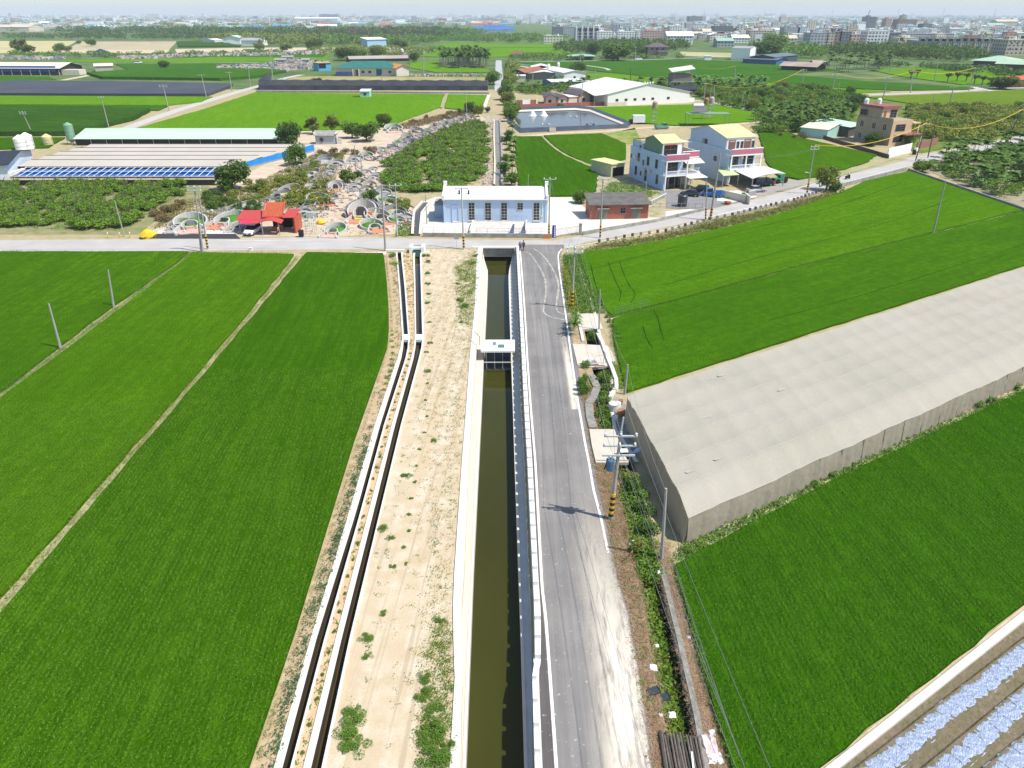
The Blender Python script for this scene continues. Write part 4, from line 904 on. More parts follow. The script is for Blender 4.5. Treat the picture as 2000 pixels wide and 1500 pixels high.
# trees lining the drain (uncountable mix further back kept apart)
rr = random.Random(3)
for i in range(16):
    v = 140+i*6.5; plantp(rr.choice(['broad_mid','broad_olive','small','banana']),992+rr.uniform(-10,8)+(i % 3)*3,v,rr.uniform(.75,1.3),rr.uniform(.75,1.25),'leafy tree in the mixed row right of the straight drain and path','trees lining the drain')
for i in range(10): plantp('palm',1001+rr.uniform(-2,2),262+i*10.5,.75,.62,'short areca palm in the row between the drain and the small rice plot','areca palms along the small rice plot')
for i in range(9): plantp(rr.choice(['bush_olive','bush','small']),990+rr.uniform(-4,5),258+i*12,rr.uniform(.8,1.3),None,'bush on the bank right of the dark drain wall','bushes on the drain bank')
plantp('small',998,362,1.3,1.1,'bright green bush tree at the near end of the palm row behind the pump house')
for i in range(5): plantp('small_dark',897+i*14,224-i*1,.9,.8,'low dark tree at the head of the guava orchard','low trees at the head of the orchard')
# ---- orchards
def rows_in(poly,ang,dx,dy,jit,seed,maxn):
    rg = random.Random(seed); xs = [p[0] for p in poly]; ys = [p[1] for p in poly]; cx,cy = sum(xs)/len(xs),sum(ys)/len(ys); out = []
    c,s = math.cos(ang),math.sin(ang)
    for i in range(-40,41):
        for j in range(-40,41):
            x = cx+i*dx*c-j*dy*s; y = cy+i*dx*s+j*dy*c; out.append((x+rg.uniform(-jit,jit),y+rg.uniform(-jit,jit)))
    a = np.array(out); k = inpoly(a[:,0],a[:,1],poly); out = [tuple(q) for q in a[k]]
    return out if len(out) <= maxn else rg.sample(out,maxn)
OA = PX([(-60,362),(200,362),(372,365),(352,385),(305,405),(268,432),(240,452),(180,448),(0,446),(-60,446)])
for x,y in rows_in(OA,.1,2.9,3.3,.5,1,140): plant('orchard',x,y,rnd.uniform(.6,1.1),rnd.uniform(.6,1.2),'guava shrub in the rows of the left orchard in front of the duck sheds','guava shrubs of the left orchard')
OB = PX([(752,366),(770,330),(745,318),(800,296),(860,262),(895,248),(945,240),(946,300),(938,362),(900,372),(845,378),(790,380)])
for x,y in rows_in(OB,.2,2.75,3.3,.5,2,158): plant('orchard',x,y,rnd.uniform(.95,1.3),rnd.uniform(.6,1.25),'guava shrub in the dense orchard between the tombs and the drain','guava shrubs of the middle orchard')
# ---- palms and bananas one can count
def grove(kind,px,n,s,lab,grp,seed,zs=None):
    poly = PX(px); rg = np.random.default_rng(seed); X,Y = scatter(poly,n,rg)
    for x,y in zip(X,Y): plant(kind,float(x),float(y),s*rnd.uniform(.75,1.15),(zs or s)*rnd.uniform(.7,1.15),lab,grp)
grove('palm',[(1795,325),(1860,300),(2010,268),(2060,270),(2060,390),(1985,392),(1900,362)],95,.95,'areca palm in the loose grove right of the road bend','areca palms of the roadside grove',1,.62)
grove('banana',[(1810,335),(1880,330),(2020,340),(2020,398),(1985,398),(1900,366)],16,.9,'banana plant among the areca palms right of the road bend','banana plants of the roadside grove',2)
grove('bush',[(1800,330),(1880,320),(2020,320),(2020,400),(1985,398),(1900,366)],26,1.1,'low bush on the soil under the roadside areca palms','bushes of the roadside grove',22)
grove('palm',[(1480,258),(1490,232),(1560,222),(1655,232),(1650,252),(1570,268)],70,1.0,'areca palm in the grove left of the beige house','areca palms left of the beige house',3,.8)
grove('palm',[(862,134),(858,122),(945,120),(957,134)],115,1.9,'tall areca palm in the square block behind the brown field','areca palms of the square block',4,1.55)
grove('palm',[(1000,182),(1010,172),(1330,168),(1345,180),(1180,186)],34,1.15,'areca palm behind the brown roofed cottages','areca palms behind the cottages',5,.85)
grove('banana',[(1240,168),(1350,160),(1500,160),(1500,178),(1480,182),(1360,176)],70,1.8,'banana plant in the plantation around the raised hut','banana plants around the raised hut',6)
grove('palm',[(1605,138),(1620,122),(1740,118),(1740,138),(1660,142)],60,1.9,'areca palm in the loose grove beside the tin roofed sheds','areca palms beside the tin sheds',7,1.2)
for px,py in ((1850,161),(1868,160),(1886,160),(1902,165),(1917,167),(1933,170),(1790,152),(1778,155)): plantp('red_tree',px,py,1.4,1.1,'reddish tree in the line along the far right rice field','reddish trees by the far right field')
for px,py in ((1454,212),(1485,236)): plantp('palm',px,py,1.0,1.0,'single areca palm beside the lane by the tank stand' if px == 1454 else 'single areca palm at the corner of the scrub wood',None)
# scrub around the beige house and beyond
def scrub(px,n,kinds,s,lab,grp,seed):
    poly = PX(px); rg = np.random.default_rng(seed); r2 = random.Random(seed); X,Y = scatter(poly,n,rg)
    for x,y in zip(X,Y): plant(r2.choice(kinds),float(x),float(y),s*r2.uniform(.7,1.2),s*r2.uniform(.6,1.0),lab,grp)
scrub([(1478,222),(1478,180),(1560,172),(1690,192),(1668,232),(1560,222)],60,['broad_mid','broad_olive','broad_dark','small'],1.05,'rounded tree in the scrub wood behind the areca grove','trees of the scrub wood',8)
scrub([(1350,182),(1480,186),(1480,222),(1400,206)],26,['broad_mid','small','broad_olive'],.9,'low tree right of the lane behind the white warehouse','low trees along the warehouse lane',9)
scrub([(1785,268),(1775,214),(1860,215),(2060,214),(2060,252),(1900,276)],70,['broad_olive','small','broad_mid','small_dark'],.85,'low tree in the green scrub right of the beige house','trees of the right hand scrub',10)
scrub([(1480,268),(1560,262),(1660,250),(1650,262),(1570,274)],8,['bush_dry','bush_yellow'],1.4,'dry yellow bush at the foot of the areca grove','dry bushes under the areca grove',11)
# ---- masses too far to count
def wood(name,px,n,h,rad,mat,seed,per=55,lsz=.9,lab='stuff'):
    poly = PX(px); rg = np.random.default_rng(seed); X,Y = scatter(poly,n,rg); P_ = []
    for x,y in zip(X,Y):
        hh = h*rg.uniform(.65,1.2); r = rad*rg.uniform(.7,1.3); d = rg.normal(size=(per,3)); d /= np.linalg.norm(d,axis=1)[:,None]
        rr_ = rg.uniform(.6,1.05,per)[:,None]; P_.append(np.array([x,y,hh*.58])+d*rr_*np.array([r,r,hh*.42]))
    V,F = quads_cloud(np.concatenate(P_),lsz,rg); return tag(obj(name,np_mesh(name,V,F,mat)),kind='stuff')
wood('far_wood',[(280,64),(500,63),(900,64),(900,72),(720,76),(500,74),(290,70)],420,13,8,L_dark,1,60,1.8)
wood('far_wood',[(640,68),(860,62),(880,70),(700,78)],120,14,8,leafmat('foliage_bare',(.13,.11,.07),(.10,.11,.05),.05),11,50,1.6)
wood('far_wood',[(405,76),(560,78),(640,80),(620,92),(500,90),(430,82)],150,11,7,L_olive,2,70,1.5)
wood('far_wood',[(620,78),(860,80),(850,88),(700,91),(640,91)],150,10,6,L_mid,3,60,1.5)
wood('far_wood',[(0,74),(180,72),(410,74),(400,78),(180,77),(0,77)],150,9,6,L_dark,4,50,1.4)
wood('far_wood',[(90,62),(280,60),(290,66),(180,70)],90,13,9,L_dark,5,50,1.8)
wood('far_wood',[(780,68),(930,64),(950,66),(860,72)],90,11,8,L_mid,6,50,1.5)
wood('far_wood',[(860,80),(900,76),(960,72),(1050,74),(1100,82),(1080,86),(960,84)],120,9,6,L_mid,7,60,1.3)
wood('areca_wood',[(1080,100),(1100,92),(1200,86),(1340,88),(1345,98),(1260,108),(1120,106)],420,9,3.0,L_dark,8,40,1.1)
wood('areca_wood',[(1610,108),(1640,98),(1760,98),(1900,108),(1940,120),(1870,122),(1700,112)],520,9.5,2.7,L_dark,9,46,1.0)
wood('far_wood',[(1480,100),(1560,96),(1620,104),(1600,116),(1500,112)],90,9,6,L_mid,10,60,1.2)
wood('far_wood',[(0,105),(100,108),(230,109),(330,107),(560,104),(560,106),(330,110),(200,114),(20,114)],70,4.5,5,L_mid,12,60,.9)
wood('far_wood',[(1000,108),(1080,110),(1150,115),(1340,113),(1345,116),(1100,119),(1000,121)],90,4,4,L_mid,13,50,.8)
wood('far_wood',[(600,98),(640,94),(860,98),(900,102),(790,112),(640,116)],90,5,5,L_olive,14,60,.9)
wood('far_wood',[(990,130),(1010,132),(1010,170),(988,170)],50,5,3,L_olive,15,60,.6)
wood('far_wood',[(1900,136),(2000,142),(2200,150),(2200,156),(1990,152),(1880,142),(1700,128),(1740,126)],90,4,5,L_dark,16,60,.9)
wood('far_wood',[(1478,222),(1478,180),(1560,172),(1690,192),(1668,240),(1560,262),(1480,262)],420,3.0,2.2,L_mid,50,130,.4)
wood('far_wood',[(1785,272),(1775,214),(1860,213),(2060,214),(2060,252),(1900,280)],420,2.8,2.2,L_olive,51,130,.4)
wood('far_wood',[(1240,172),(1350,160),(1480,160),(1480,220),(1400,206),(1360,178)],260,2.2,2.0,L_mid,52,110,.4)
wood('far_wood',[(1000,184),(1010,172),(1330,168),(1345,180),(1180,188)],200,2.5,2.2,L_mid,53,100,.45)
wood('far_wood',[(1800,330),(1870,305),(2060,270),(2060,400),(1985,398),(1900,366)],170,1.6,1.5,L_mid,54,150,.22)
for sd,(v0,v1,n,h) in enumerate([(30,34,700,14),(34,40,700,12),(40,50,420,10)]):
    wood('distant_trees',[(-300,v0),(2300,v0),(2300,v1),(-300,v1)],n,h,34 if v0 < 34 else 20,L_dark,30+sd,26,7 if v0 < 34 else 4)
wood('town_trees',[(1100,50),(2300,46),(2300,90),(1100,80)],260,8,8,L_mid,40,40,1.8)
wood('town_trees',[(-200,46),(900,46),(900,62),(-200,66)],330,10,12,L_mid,41,40,2.4)
# ---- weeds
def cover(name,poly,n,mat,seed,h=.12,lsz=.07,clump=5,spread=.25,z=.02,edge=None,asp=.55):
    rg = np.random.default_rng(seed); X,Y = scatter(poly,n,rg)
    if edge is not None:
        k = edge(X,Y,rg); X,Y = X[k],Y[k]; n = len(X)
    X = np.repeat(X,clump)+rg.normal(0,spread,n*clump); Y = np.repeat(Y,clump)+rg.normal(0,spread,n*clump); Z = z+rg.random(n*clump)*h
    V,F = quads_cloud(np.stack([X,Y,Z],1),lsz,rg,aspect=asp); return tag(obj(name,np_mesh(name,V,F,mat)),kind='stuff')
mid = lambda y: (bRo(y)+eL0(y))/2
def right_side(X,Y,rg): l = np.array([eL0(y) for y in Y]); return rg.random(len(X)) < np.exp(-((l-X-.9)/(1.1+.02*Y))**2*1.1)
def left_side(X,Y,rg): l = np.array([bRo(y) for y in Y]); return rg.random(len(X)) < np.exp(-((X-l-1.1)/.6)**2)
TR = strip_poly(lambda y: bRo(y)+.15,lambda y: eL0(y)-.1,19,Y_HEAD-1)
cover('weeds',TR,1300,L_weed,1,edge=right_side,lsz=.05,spread=.13,clump=9); cover('weeds',TR,1600,L_olive,2,edge=right_side,clump=10,lsz=.05,spread=.16); cover('weeds',TR,500,L_dry,21,edge=right_side,clump=8,lsz=.05,spread=.2,h=.05)
cover('weeds',TR,800,L_weed,3,edge=left_side,clump=9,lsz=.06,spread=.15); cover('weeds',TR,160,L_olive,4,clump=6,lsz=.05,spread=.15)
cover('weeds',strip_poly(aRo,bLo,19,Y_CH),300,L_weed,5,clump=9,spread=.1)
cover('weeds',strip_poly(lambda y: FR(y)+.5,aLo,19,Y_CH),260,leafmat('bluish_grass',(.07,.16,.06),(.11,.21,.08)),6,clump=10,spread=.14,h=.25)
cover('weeds',strip_poly(lambda y: aLo(y)-.7,aLo,19,60),420,MATS['bluish_grass'],61,clump=10,spread=.14,h=.25)
cover('dry_straw',strip_poly(RB,dL,19,70),3800,leafmat('straw',(.38,.25,.16),(.48,.34,.22),1,trans=.1),7,clump=14,lsz=.13,h=.10,spread=.25,asp=.07)
cover('dry_straw',strip_poly(dR,FL6,19,44),1500,MATS['straw'],8,clump=14,lsz=.13,h=.10,spread=.25,asp=.07)
cover('weeds',strip_poly(RB,dL,19,70),420,L_weed,9,clump=8)
dpoly = strip_poly(dL,lambda y: dL(y)+.6*(dR(y)-dL(y)),19,52)
cover('ditch_weeds',dpoly,1500,L_weed,10,clump=12,h=.5,z=-1.1,lsz=.12,spread=.3); cover('ditch_weeds',dpoly,500,L_yel,11,clump=10,h=.45,z=-1.1,lsz=.1)
cover('ditch_weeds',strip_poly(dL,dR,40,51.3),1000,L_mid,113,clump=14,h=1.4,z=-1.1,lsz=.12,spread=.25); cover('ditch_weeds',strip_poly(lambda y: (dL(y)+dR(y))/2,dR,60,74),900,L_mid,111,clump=14,h=1.2,z=-1.1,lsz=.13,spread=.3)
cover('ditch_weeds',strip_poly(dL,dR,94,Y_D1),500,L_weed,112,clump=12,h=.6,z=-1.1,lsz=.12,spread=.3)
NETSTRIP = PX([(1312,1098),(1338,1066),(1500,986),(1700,890),(2000,762),(2000,768),(1700,903),(1480,1015),(1330,1098)])
cover('weeds',NETSTRIP,900,L_weed,12,clump=10,h=.3,lsz=.09); cover('weeds',PX([(1100,500),(1130,498),(1150,552),(1180,612),(1160,612),(1118,612),(1104,560)]),1500,L_weed,13,clump=8,h=.4,lsz=.12)
cover('weeds',PX([(1100,520),(1118,560),(1130,612),(1110,610)]),300,L_yel,14,clump=8,h=.5,lsz=.12)
VG = PX([(1130,494),(1180,478),(1300,460),(1390,434),(1500,412),(1620,378),(1640,380),(1560,406),(1480,430),(1400,448),(1290,470),(1215,484)])
cover('weeds',VG,900,L_olive,15,clump=8,h=.5,lsz=.15,spread=.35); cover('weeds',VG,500,L_dry,16,clump=8,h=.7,lsz=.15,spread=.35); cover('weeds',VG,500,L_weed,17,clump=8,h=.4,lsz=.15,spread=.35)
cover('fallen_leaves',OB,900,L_orch,18,clump=6,h=.2,lsz=.18,spread=.4); cover('orchard_grass',OA,1500,L_weed,19,clump=6,h=.25,lsz=.16,spread=.4)
BR = PX([(818,1500),(884,1500),(886,1310),(880,1215),(850,1205),(838,1260),(828,1330),(812,1420)])
cover('weeds',BR,110,L_weed,70,clump=22,lsz=.055,spread=.15,h=.15); cover('weeds',BR,170,L_olive,71,clump=14,lsz=.05,spread=.16)
UR = PX([(890,520),(934,500),(928,600),(922,640),(900,630),(893,570)]); cover('weeds',UR,260,L_weed,72,clump=12,lsz=.09,spread=.25,h=.25); cover('weeds',UR,260,L_yel,73,clump=10,lsz=.07,spread=.25)
def edge_cover(px,n,mat,seed,wd=.3,lsz=.09,h=.3,z=.05):
    rg = np.random.default_rng(seed); W_ = [P(a,b) for a,b in px]; L = [(b-a).length for a,b in zip(W_[:-1],W_[1:])]; k = rg.choice(len(L),n,p=np.array(L)/sum(L)); t = rg.random(n)
    A = np.array([tuple(W_[i]) for i in k]); B = np.array([tuple(W_[i+1]) for i in k]); p = A+(B-A)*t[:,None]; p = np.repeat(p,8,0)+rg.normal(0,wd,(n*8,3))*np.array([1,1,0]); p[:,2] = z+rg.random(n*8)*h
    V,F = quads_cloud(p,lsz,rg,aspect=.3); tag(obj('edge_grass',np_mesh('edge_grass',V,F,mat)),kind='stuff')
for i,(px,n,wd) in enumerate((([(581,503),(470,640),(376,750),(0,1190)],700,.22),([(372,494),(352,514),(185,636),(0,776)],900,.3),([(1192,622),(1560,522),(2000,412)],500,.15),([(1775,336),(1995,412)],300,.3),([(1131,498),(1178,600),(1197,622),(1200,670),(1226,768)],800,.35),([(0,493),(570,497)],500,.3),([(590,497),(750,500)],160,.3),([(1318,1108),(1392,1380),(1428,1500)],260,.12))):
    edge_cover(px,n,L_weed if i % 3 else L_olive,80+i,wd)
edge_cover([(754,500),(764,600),(765,650),(738,750),(658,1000),(583,1250),(500,1500)],500,L_olive,99,.12,.06,.2)
# bigger weeds that stand alone on the sandy track
for i,(px,py,s,lab) in enumerate([
 (682,1420,.85,'big spreading weed clump low on the left of the sandy track'),(695,1458,.65,'weed clump just below the biggest one on the sandy track'),(692,1393,.55,'weed lobe at the top of the biggest clump on the sandy track'),
 (744,1034,.55,'round weed growing at the edge of the wider channel'),(762,1052,.4,'thin weed right below the round weed at the channel edge'),(716,1245,.45,'sparse weed patch on the left half of the sandy track'),(718,1282,.3,'tiny round weed on the left half of the sandy track'),
 (748,1198,.33,'small weed in the middle left of the sandy track'),(766,1108,.33,'small weed alone between channel and track centre'),(795,930,.5,'weed in the left wheel row, level with the street pole'),(846,862,.4,'weed alone near the middle of the track, farther up'),
 (848,1480,.95,'big weed at the bottom edge of the track beside the canal bank'),(850,1420,.9,'large weed mass second from the bottom beside the canal bank'),(830,1440,.7,'weed left of the large mass beside the canal bank'),(832,1325,.55,'dark weed pair top beside the canal bank'),(828,1362,.6,'dark weed pair bottom beside the canal bank'),
 (852,1385,.55,'weed between the dark pair and the large mass by the canal bank'),(846,1455,.6,'pale weed close to the canal coping near the bottom'),(862,1215,.45,'weed patch by the canal bank, level with the parapet step'),(876,1462,.5,'round weed touching the canal coping near the bottom'),
 (901,588,.75,'large weed mass by the canal coping near the culvert'),(906,600,.8,'yellowish weed mass beside the upper canal coping'),(895,555,.5,'weed behind the yellowish mass by the upper canal'),(925,515,.8,'tall weed at the culvert corner'),(928,500,.7,'weed right at the culvert head wall'),
 (833,500,.9,'tall weed clump right of the small gate box'),(836,512,.6,'weed second below the small gate box'),(834,535,.6,'weed third below the small gate box'),(834,555,.55,'weed fourth below the small gate box'),(838,575,.45,'weed fifth below the small gate box'),(836,592,.5,'weed sixth below the small gate box'),
 (838,630,.35,'lone weed above the white cross slabs'),(841,670,.45,'lone round weed beside the white cross slab'),(834,688,.35,'lone weed below the white cross slab'),(834,726,.5,'double weed left of the sluice deck level'),(900,630,.4,'weed tuft beside the track, above the sluice')]):
    plantp('weedmat',px,py,s*(1.0 if px < 720 else .8),s*.7,lab,flat=True)
for i in range(12):  # weeds along the middle left line
    plantp('bush',838+rnd.uniform(-4,6)-i*4.5,750+i*32,.22,.16,'tiny weed in the sparse line left of the track centre','tiny weeds on the track',flat=True)
# planted seedlings in the strip between the channels
for i in range(34):
    y = 21+i*1.75; x = (aRo(y)+bLo(y))/2+rnd.uniform(-.1,.1); plant('bush',x,y,.17,.2,'small green seedling in the row between the two channels','seedlings between the channels',flat=True)
# garden beside the ditch
plantp('corn',1122,645,1.0,1.7,'tall corn like plants on the roadside above the second slab, upper clump'); plantp('corn',1122,655,1.0,1.6,'tall corn like plants on the roadside above the second slab, lower clump'); plantp('corn',1123,636,.9,1.6,'tall corn like plants nearest the first crossing slab')
plantp('weedmat',1142,768,.85,1.9,'big spiky lemongrass bush at the road edge',flat=True); plantp('weedmat',1140,750,.75,1.7,'spiky lemongrass bush just above the biggest one'); plantp('bush',1143,717,.8,.8,'leafy bush below the wide crossing slab',flat=True)
for px,py,s,lab in ((1160,655,.9,'climbing plant in the ditch between the first two slabs'),(1184,745,1.0,'leafy vine mass in the dark ditch, upper end'),(1184,765,1.0,'leafy vine mass in the dark ditch, middle'),(1180,790,1.0,'leafy vine mass in the dark ditch, at its bend'),(1178,812,1.0,'leafy vine mass in the dark ditch, lower end')):
    q = P(px,py); plant('small',q.x,q.y,s*.62,s*.75,lab,z=-1.1)
for px,py,k,s,lab in ((1237,955,'bush_dark',1.0,'dark shrub beside the ditch under the net house wall'),(1232,935,'bush_olive',.9,'pale flowering shrub at the near end of the long crossing slab'),(1256,1000,'bush_dark',1.0,'dark green shrub in the middle of the ditch side hedge'),(1262,1040,'bush_dark',1.0,'dark shrub near the lower end of the ditch side hedge'),(1250,1075,'bush_olive',.8,'olive shrub at the lower end of the ditch side hedge'),(1275,1030,'bush',.8,'bright leafy weed at the foot of the net house wall'),(1262,970,'bush',.9,'bright leafy weed between ditch hedge and net house'),
  (1340,1078,'bush',.6,'weed patch at the near corner of the net house'),(1366,1068,'bush',.5,'weed patch right of the net house corner'),(1462,995,'bush',.5,'small bush against the long side of the net house'),(1590,950,'bush',.6,'weed at the middle of the net house side'),(1624,930,'bush',.6,'weed right of the middle of the net house side'),(1670,908,'bush',.55,'weed farther along the net house side'),(1910,795,'bush',.9,'larger weed near the right edge beside the net house'),(1935,785,'bush',.8,'weed next to the larger one near the right edge'),(1980,758,'bush',.9,'weed at the right edge beside the net house')):
    plantp(k,px,py,s,s*.8,lab,flat=True)
for i in range(16): plantp('lime',1199+i*.9,712+i*3.0,.55,.9,'bright lime leafy vegetable in the small bed by the curved wall','lime vegetables by the curved wall',flat=True)
for i in range(10): plantp('lime',767-rnd.uniform(0,3)-(max(0,i-5))*4,655+i*12,.35,.7,'lime green vegetable in the row beside the narrower channel','lime vegetables beside the channel',flat=True)
plantp('lime',768,517,1.1,1.2,'bright lime vegetable patch at the head of the narrower channel',flat=True)
plantp('bush',766,501,.8,.6,'leafy patch in the small fenced plot by the head of the narrower channel',flat=True)
for i in range(6): plantp('bush',1186+i*5,620+i*9,.5,.5,'cabbage like garden plant between ditch and rice field','garden plants beside the ditch',flat=True)
# ================================================================== BUILDINGS
m_glass = M('dark_window_glass',(.03,.035,.045),var=.5,scale=2,rough=.12,spec=.6)
m_frame = M('window_frame',(.30,.27,.25),var=.2); m_wblue = M('pale_blue_wall',(.50,.62,.78),var=.10,scale=.5,rough=.8,bmp=.05,bscale=2)
m_pink = M('rose_band',(.55,.16,.20),var=.15,scale=1.5); m_cream = M('cream_wall',(.70,.62,.48),var=.15,scale=.4)
m_yroof = M('pale_yellow_roof',(.70,.64,.28),var=.08,scale=.6,rough=.5,map_=((6,.3,1),0)); m_wroof = M('white_sheet_roof',(.74,.71,.63),var=.1,scale=.3,rough=.5,map_=((5,.3,1),0))
m_red = M('red_sheet_roof',(.52,.07,.06),var=.2,scale=1,rough=.5,map_=((1,8,1),0)); m_orange = M('orange_red_wall',(.55,.11,.05),var=.25,scale=1.5)
m_gwall = M('green_sheet_wall',(.20,.30,.20),var=.15,scale=1.5); m_groof = M('dark_green_roof',(.03,.17,.14),var=.25,scale=.3,rough=.6)
m_pgreen = M('pale_green_roof',(.48,.62,.47),var=.08,scale=.1,rough=.6); m_brick = M('worn_red_brick',(.42,.13,.08),col2=(.30,.12,.09),var=.3,scale=1.2,bmp=.3,bscale=10)
m_tar = M('old_grey_roof',(.17,.16,.14),var=.45,scale=.8,rough=.95); m_slate = M('brown_tile_roof',(.13,.105,.12),var=.25,scale=.4); m_pinkw = M('pink_beige_wall',(.68,.52,.44),var=.12,scale=.3)
m_blue = M('bright_blue_sheet',(.015,.13,.42),var=.2,scale=.5,rough=.5); m_tan = M('tan_tile_wall',(.40,.33,.23),var=.15,scale=.5); m_peach = M('peach_wall',(.66,.45,.28),var=.12,scale=.5)
m_navy = M('blue_black_roof',(.03,.04,.055),var=.3,scale=.5); m_mint = M('mint_wall',(.38,.62,.55),var=.1); m_tarp = M('blue_tarpaulin',(.02,.28,.75),var=.3,scale=.6,rough=.45,bmp=.4,bscale=2)
def window(root,face,u,z,w,h,W,D,grill=3,mat=None,sill=False):
    """face: f front(y=0) l left(x=0) r right(x=W) b back"""
    if face == 'f': T = lambda a,o,zz: (u+a,-o,zz)
    elif face == 'l': T = lambda a,o,zz: (-o,u-a,zz)
    elif face == 'r': T = lambda a,o,zz: (W+o,u+a,zz)
    def bx(mb,a0,a1,z0,z1,o):
        p = [T(a0,0.0,z0),T(a1,0.0,z0),T(a1,o,z0),T(a0,o,z0)]; q = [(x,y,z1) for x,y,_ in p]
        mb.raw(p+q,[(0,1,2,3),(7,6,5,4),(0,4,5,1),(1,5,6,2),(2,6,7,3),(3,7,4,0)])
    f = MB(); t = .07
    bx(f,-t,w+t,z-t,z,.07); bx(f,-t,w+t,z+h,z+h+t,.07); bx(f,-t,0,z,z+h,.07); bx(f,w,w+t,z,z+h,.07); bx(f,w/2-.02,w/2+.02,z,z+h,.05)
    for i in range(1,grill): bx(f,0,w,z+h*i/grill-.02,z+h*i/grill+.02,.05)
    if sill: bx(f,-.15,w+.15,z-.2,z-t-.003,.18)
    o = obj('window',f,mat or m_frame,root); g = MB(); bx(g,0.001,w-.001,z+.001,z+h-.001,.025); obj('pane',g,m_glass,o); return o
def box_part(root,name,x0,x1,y0,y1,z0,z1,mat): return obj(name,MB().box(x0,x1,y0,y1,z0,z1),mat,root)
def gable(root,x0,x1,y0,y1,ze,zr,mat,wallm=None,along='x',ov=.3,t=.12,names='roof'):
    """gable roof with ridge along x or y; gable ends in the wall material"""
    if along == 'x':
        ym = (y0+y1)/2; A = [(x0-ov,y0-ov,ze-.0),(x1+ov,y0-ov,ze),(x1+ov,ym,zr),(x0-ov,ym,zr)]; B = [(x0-ov,ym,zr),(x1+ov,ym,zr),(x1+ov,y1+ov,ze),(x0-ov,y1+ov,ze)]
        ends = [[(x0,y0,ze-.02),(x0,y1,ze-.02),(x0,ym,zr-.13)],[(x1,y0,ze-.02),(x1,ym,zr-.13),(x1,y1,ze-.02)]]
    else:
        xm = (x0+x1)/2; A = [(x0-ov,y0-ov,ze),(xm,y0-ov,zr),(xm,y1+ov,zr),(x0-ov,y1+ov,ze)]; B = [(xm,y0-ov,zr),(x1+ov,y0-ov,ze),(x1+ov,y1+ov,ze),(xm,y1+ov,zr)]
        ends = [[(x0,y0,ze-.02),(x1,y0,ze-.02),(xm,y0,zr-.13)],[(x0,y1,ze-.02),(xm,y1,zr-.13),(x1,y1,ze-.02)]]
    obj('roof',MB().slab(A,t).slab(B,t),mat,root)
    if wallm:
        mb = MB()
        for e in ends: mb.face(e)
        obj('gable_wall',mb,wallm,root)
def simple(name,lab,cat,px0,px1,H,D,wallm,roofm,roof='gable',rh=1.2,along='x',group=None,ov=.3,rz=None,wins=0,W=None):
    """px0/px1: front base corners in the picture"""
    a,rot,L = frameAB(*px0,*px1); t = thing(name,lab,cat,a[:],rot if rz is None else rz,group); L = W or L
    box_part(t,'wall',0,L,0,D,-.05,H,wallm)
    if roof == 'gable': gable(t,0,L,0,D,H+.03,H+rh,roofm,wallm,along,ov)
    elif roof == 'flat': box_part(t,'roof',-ov,L+ov,-ov,D+ov,H+.003,H+.25,roofm)
    elif roof == 'hip':
        k = min(D/2,L/2)*.9; o = ov; c0,c1 = (k,D/2,H+rh),(L-k,D/2,H+rh); e = [(-o,-o,H),(L+o,-o,H),(L+o,D+o,H),(-o,D+o,H)]
        mb = MB().face([e[0],e[1],c1,c0]).face([e[1],e[2],c1]).face([e[2],e[3],c0,c1]).face([e[3],e[0],c0]).face([e[3],e[2],e[1],e[0]]); obj('roof',mb,roofm,t)
    elif roof == 'shed': obj('roof',MB().slab([(-ov,-ov,H),(L+ov,-ov,H),(L+ov,D+ov,H+rh),(-ov,D+ov,H+rh)],.12),roofm,t); obj('end_wall',MB().box(0,L,D-.2,D,H,H+rh-.15),wallm,t)
    for i in range(wins):
        window(t,'f',L*(i+.5)/wins-.6,H*.35,1.2,min(1.3,H*.4),L,D,2)
    return t,L
# ---- pump station
a,rz,W = frameAB(868.4,435,1067.5,435.5); t = thing('pump_house','pale blue pump house with a cream roof and tall barred windows by the crossroads','pump house',a[:],rz); D = 9.5; H = 4.55
box_part(t,'wall',0,W,0,D,0,H,m_wblue)
obj('roof',MB().slab([(-.25,-.35,H+.05),(W+.25,-.35,H+.05),(W+.25,D/2,H+1.5),(-.25,D/2,H+1.5)],.15).slab([(-.25,D/2,H+1.5),(W+.25,D/2,H+1.5),(W+.25,D+.3,H+.05),(-.25,D+.3,H+.05)],.15),m_wroof,t)
for x in (-.3,W-.25):
    mb = MB().prism([(x,-.3),(x+.55,-.3),(x+.55,.25),(x,.25)],H-.2,H+.75)
    mb.raw([(x,-.3,H+.3),(x+.35,-.3,H+.3),(x+.35,D/2,H+1.75),(x,D/2,H+1.75),(x,-.3,H+.45),(x+.35,-.3,H+.45),(x+.35,D/2,H+1.95),(x,D/2,H+1.95)],[(4,5,6,7),(0,4,7,3),(1,2,6,5),(0,1,5,4)])
    obj('gable_coping',mb,m_white,t); obj('knob',MB().box(x-.05,x+.6,D/2-.5,D/2+.1,H+1.7,H+2.45),m_white,t)
for x in (-.12,W-.3): box_part(t,'corner_pilaster',x,x+.42,-.12,.2,0,H-.1,m_wblue)
for u in (4.75,7.9,11.0,17.2): window(t,'f',u,.55,1.1,3.3,W,D,6,m_conc,True)
window(t,'f',14.1,2.55,1.05,1.25,W,D,3,m_conc)
obj('door_niche',MB().box(1.5,1.62,-.12,0,.2,3.2).box(2.75,2.87,-.12,0,.2,3.2).box(1.5,2.87,-.12,0,3.2,3.35),m_wblue,t); obj('step',MB().box(1.55,2.8,-.35,0,0,.3),m_conc,t)
box_part(t,'annex',-2.2,-.01,3.2,8.2,0,2.6,M('blue_grey_wall',(.36,.47,.60),var=.1)); box_part(t,'annex_roof',-2.35,-.02,3.05,8.35,2.603,2.8,m_concd)
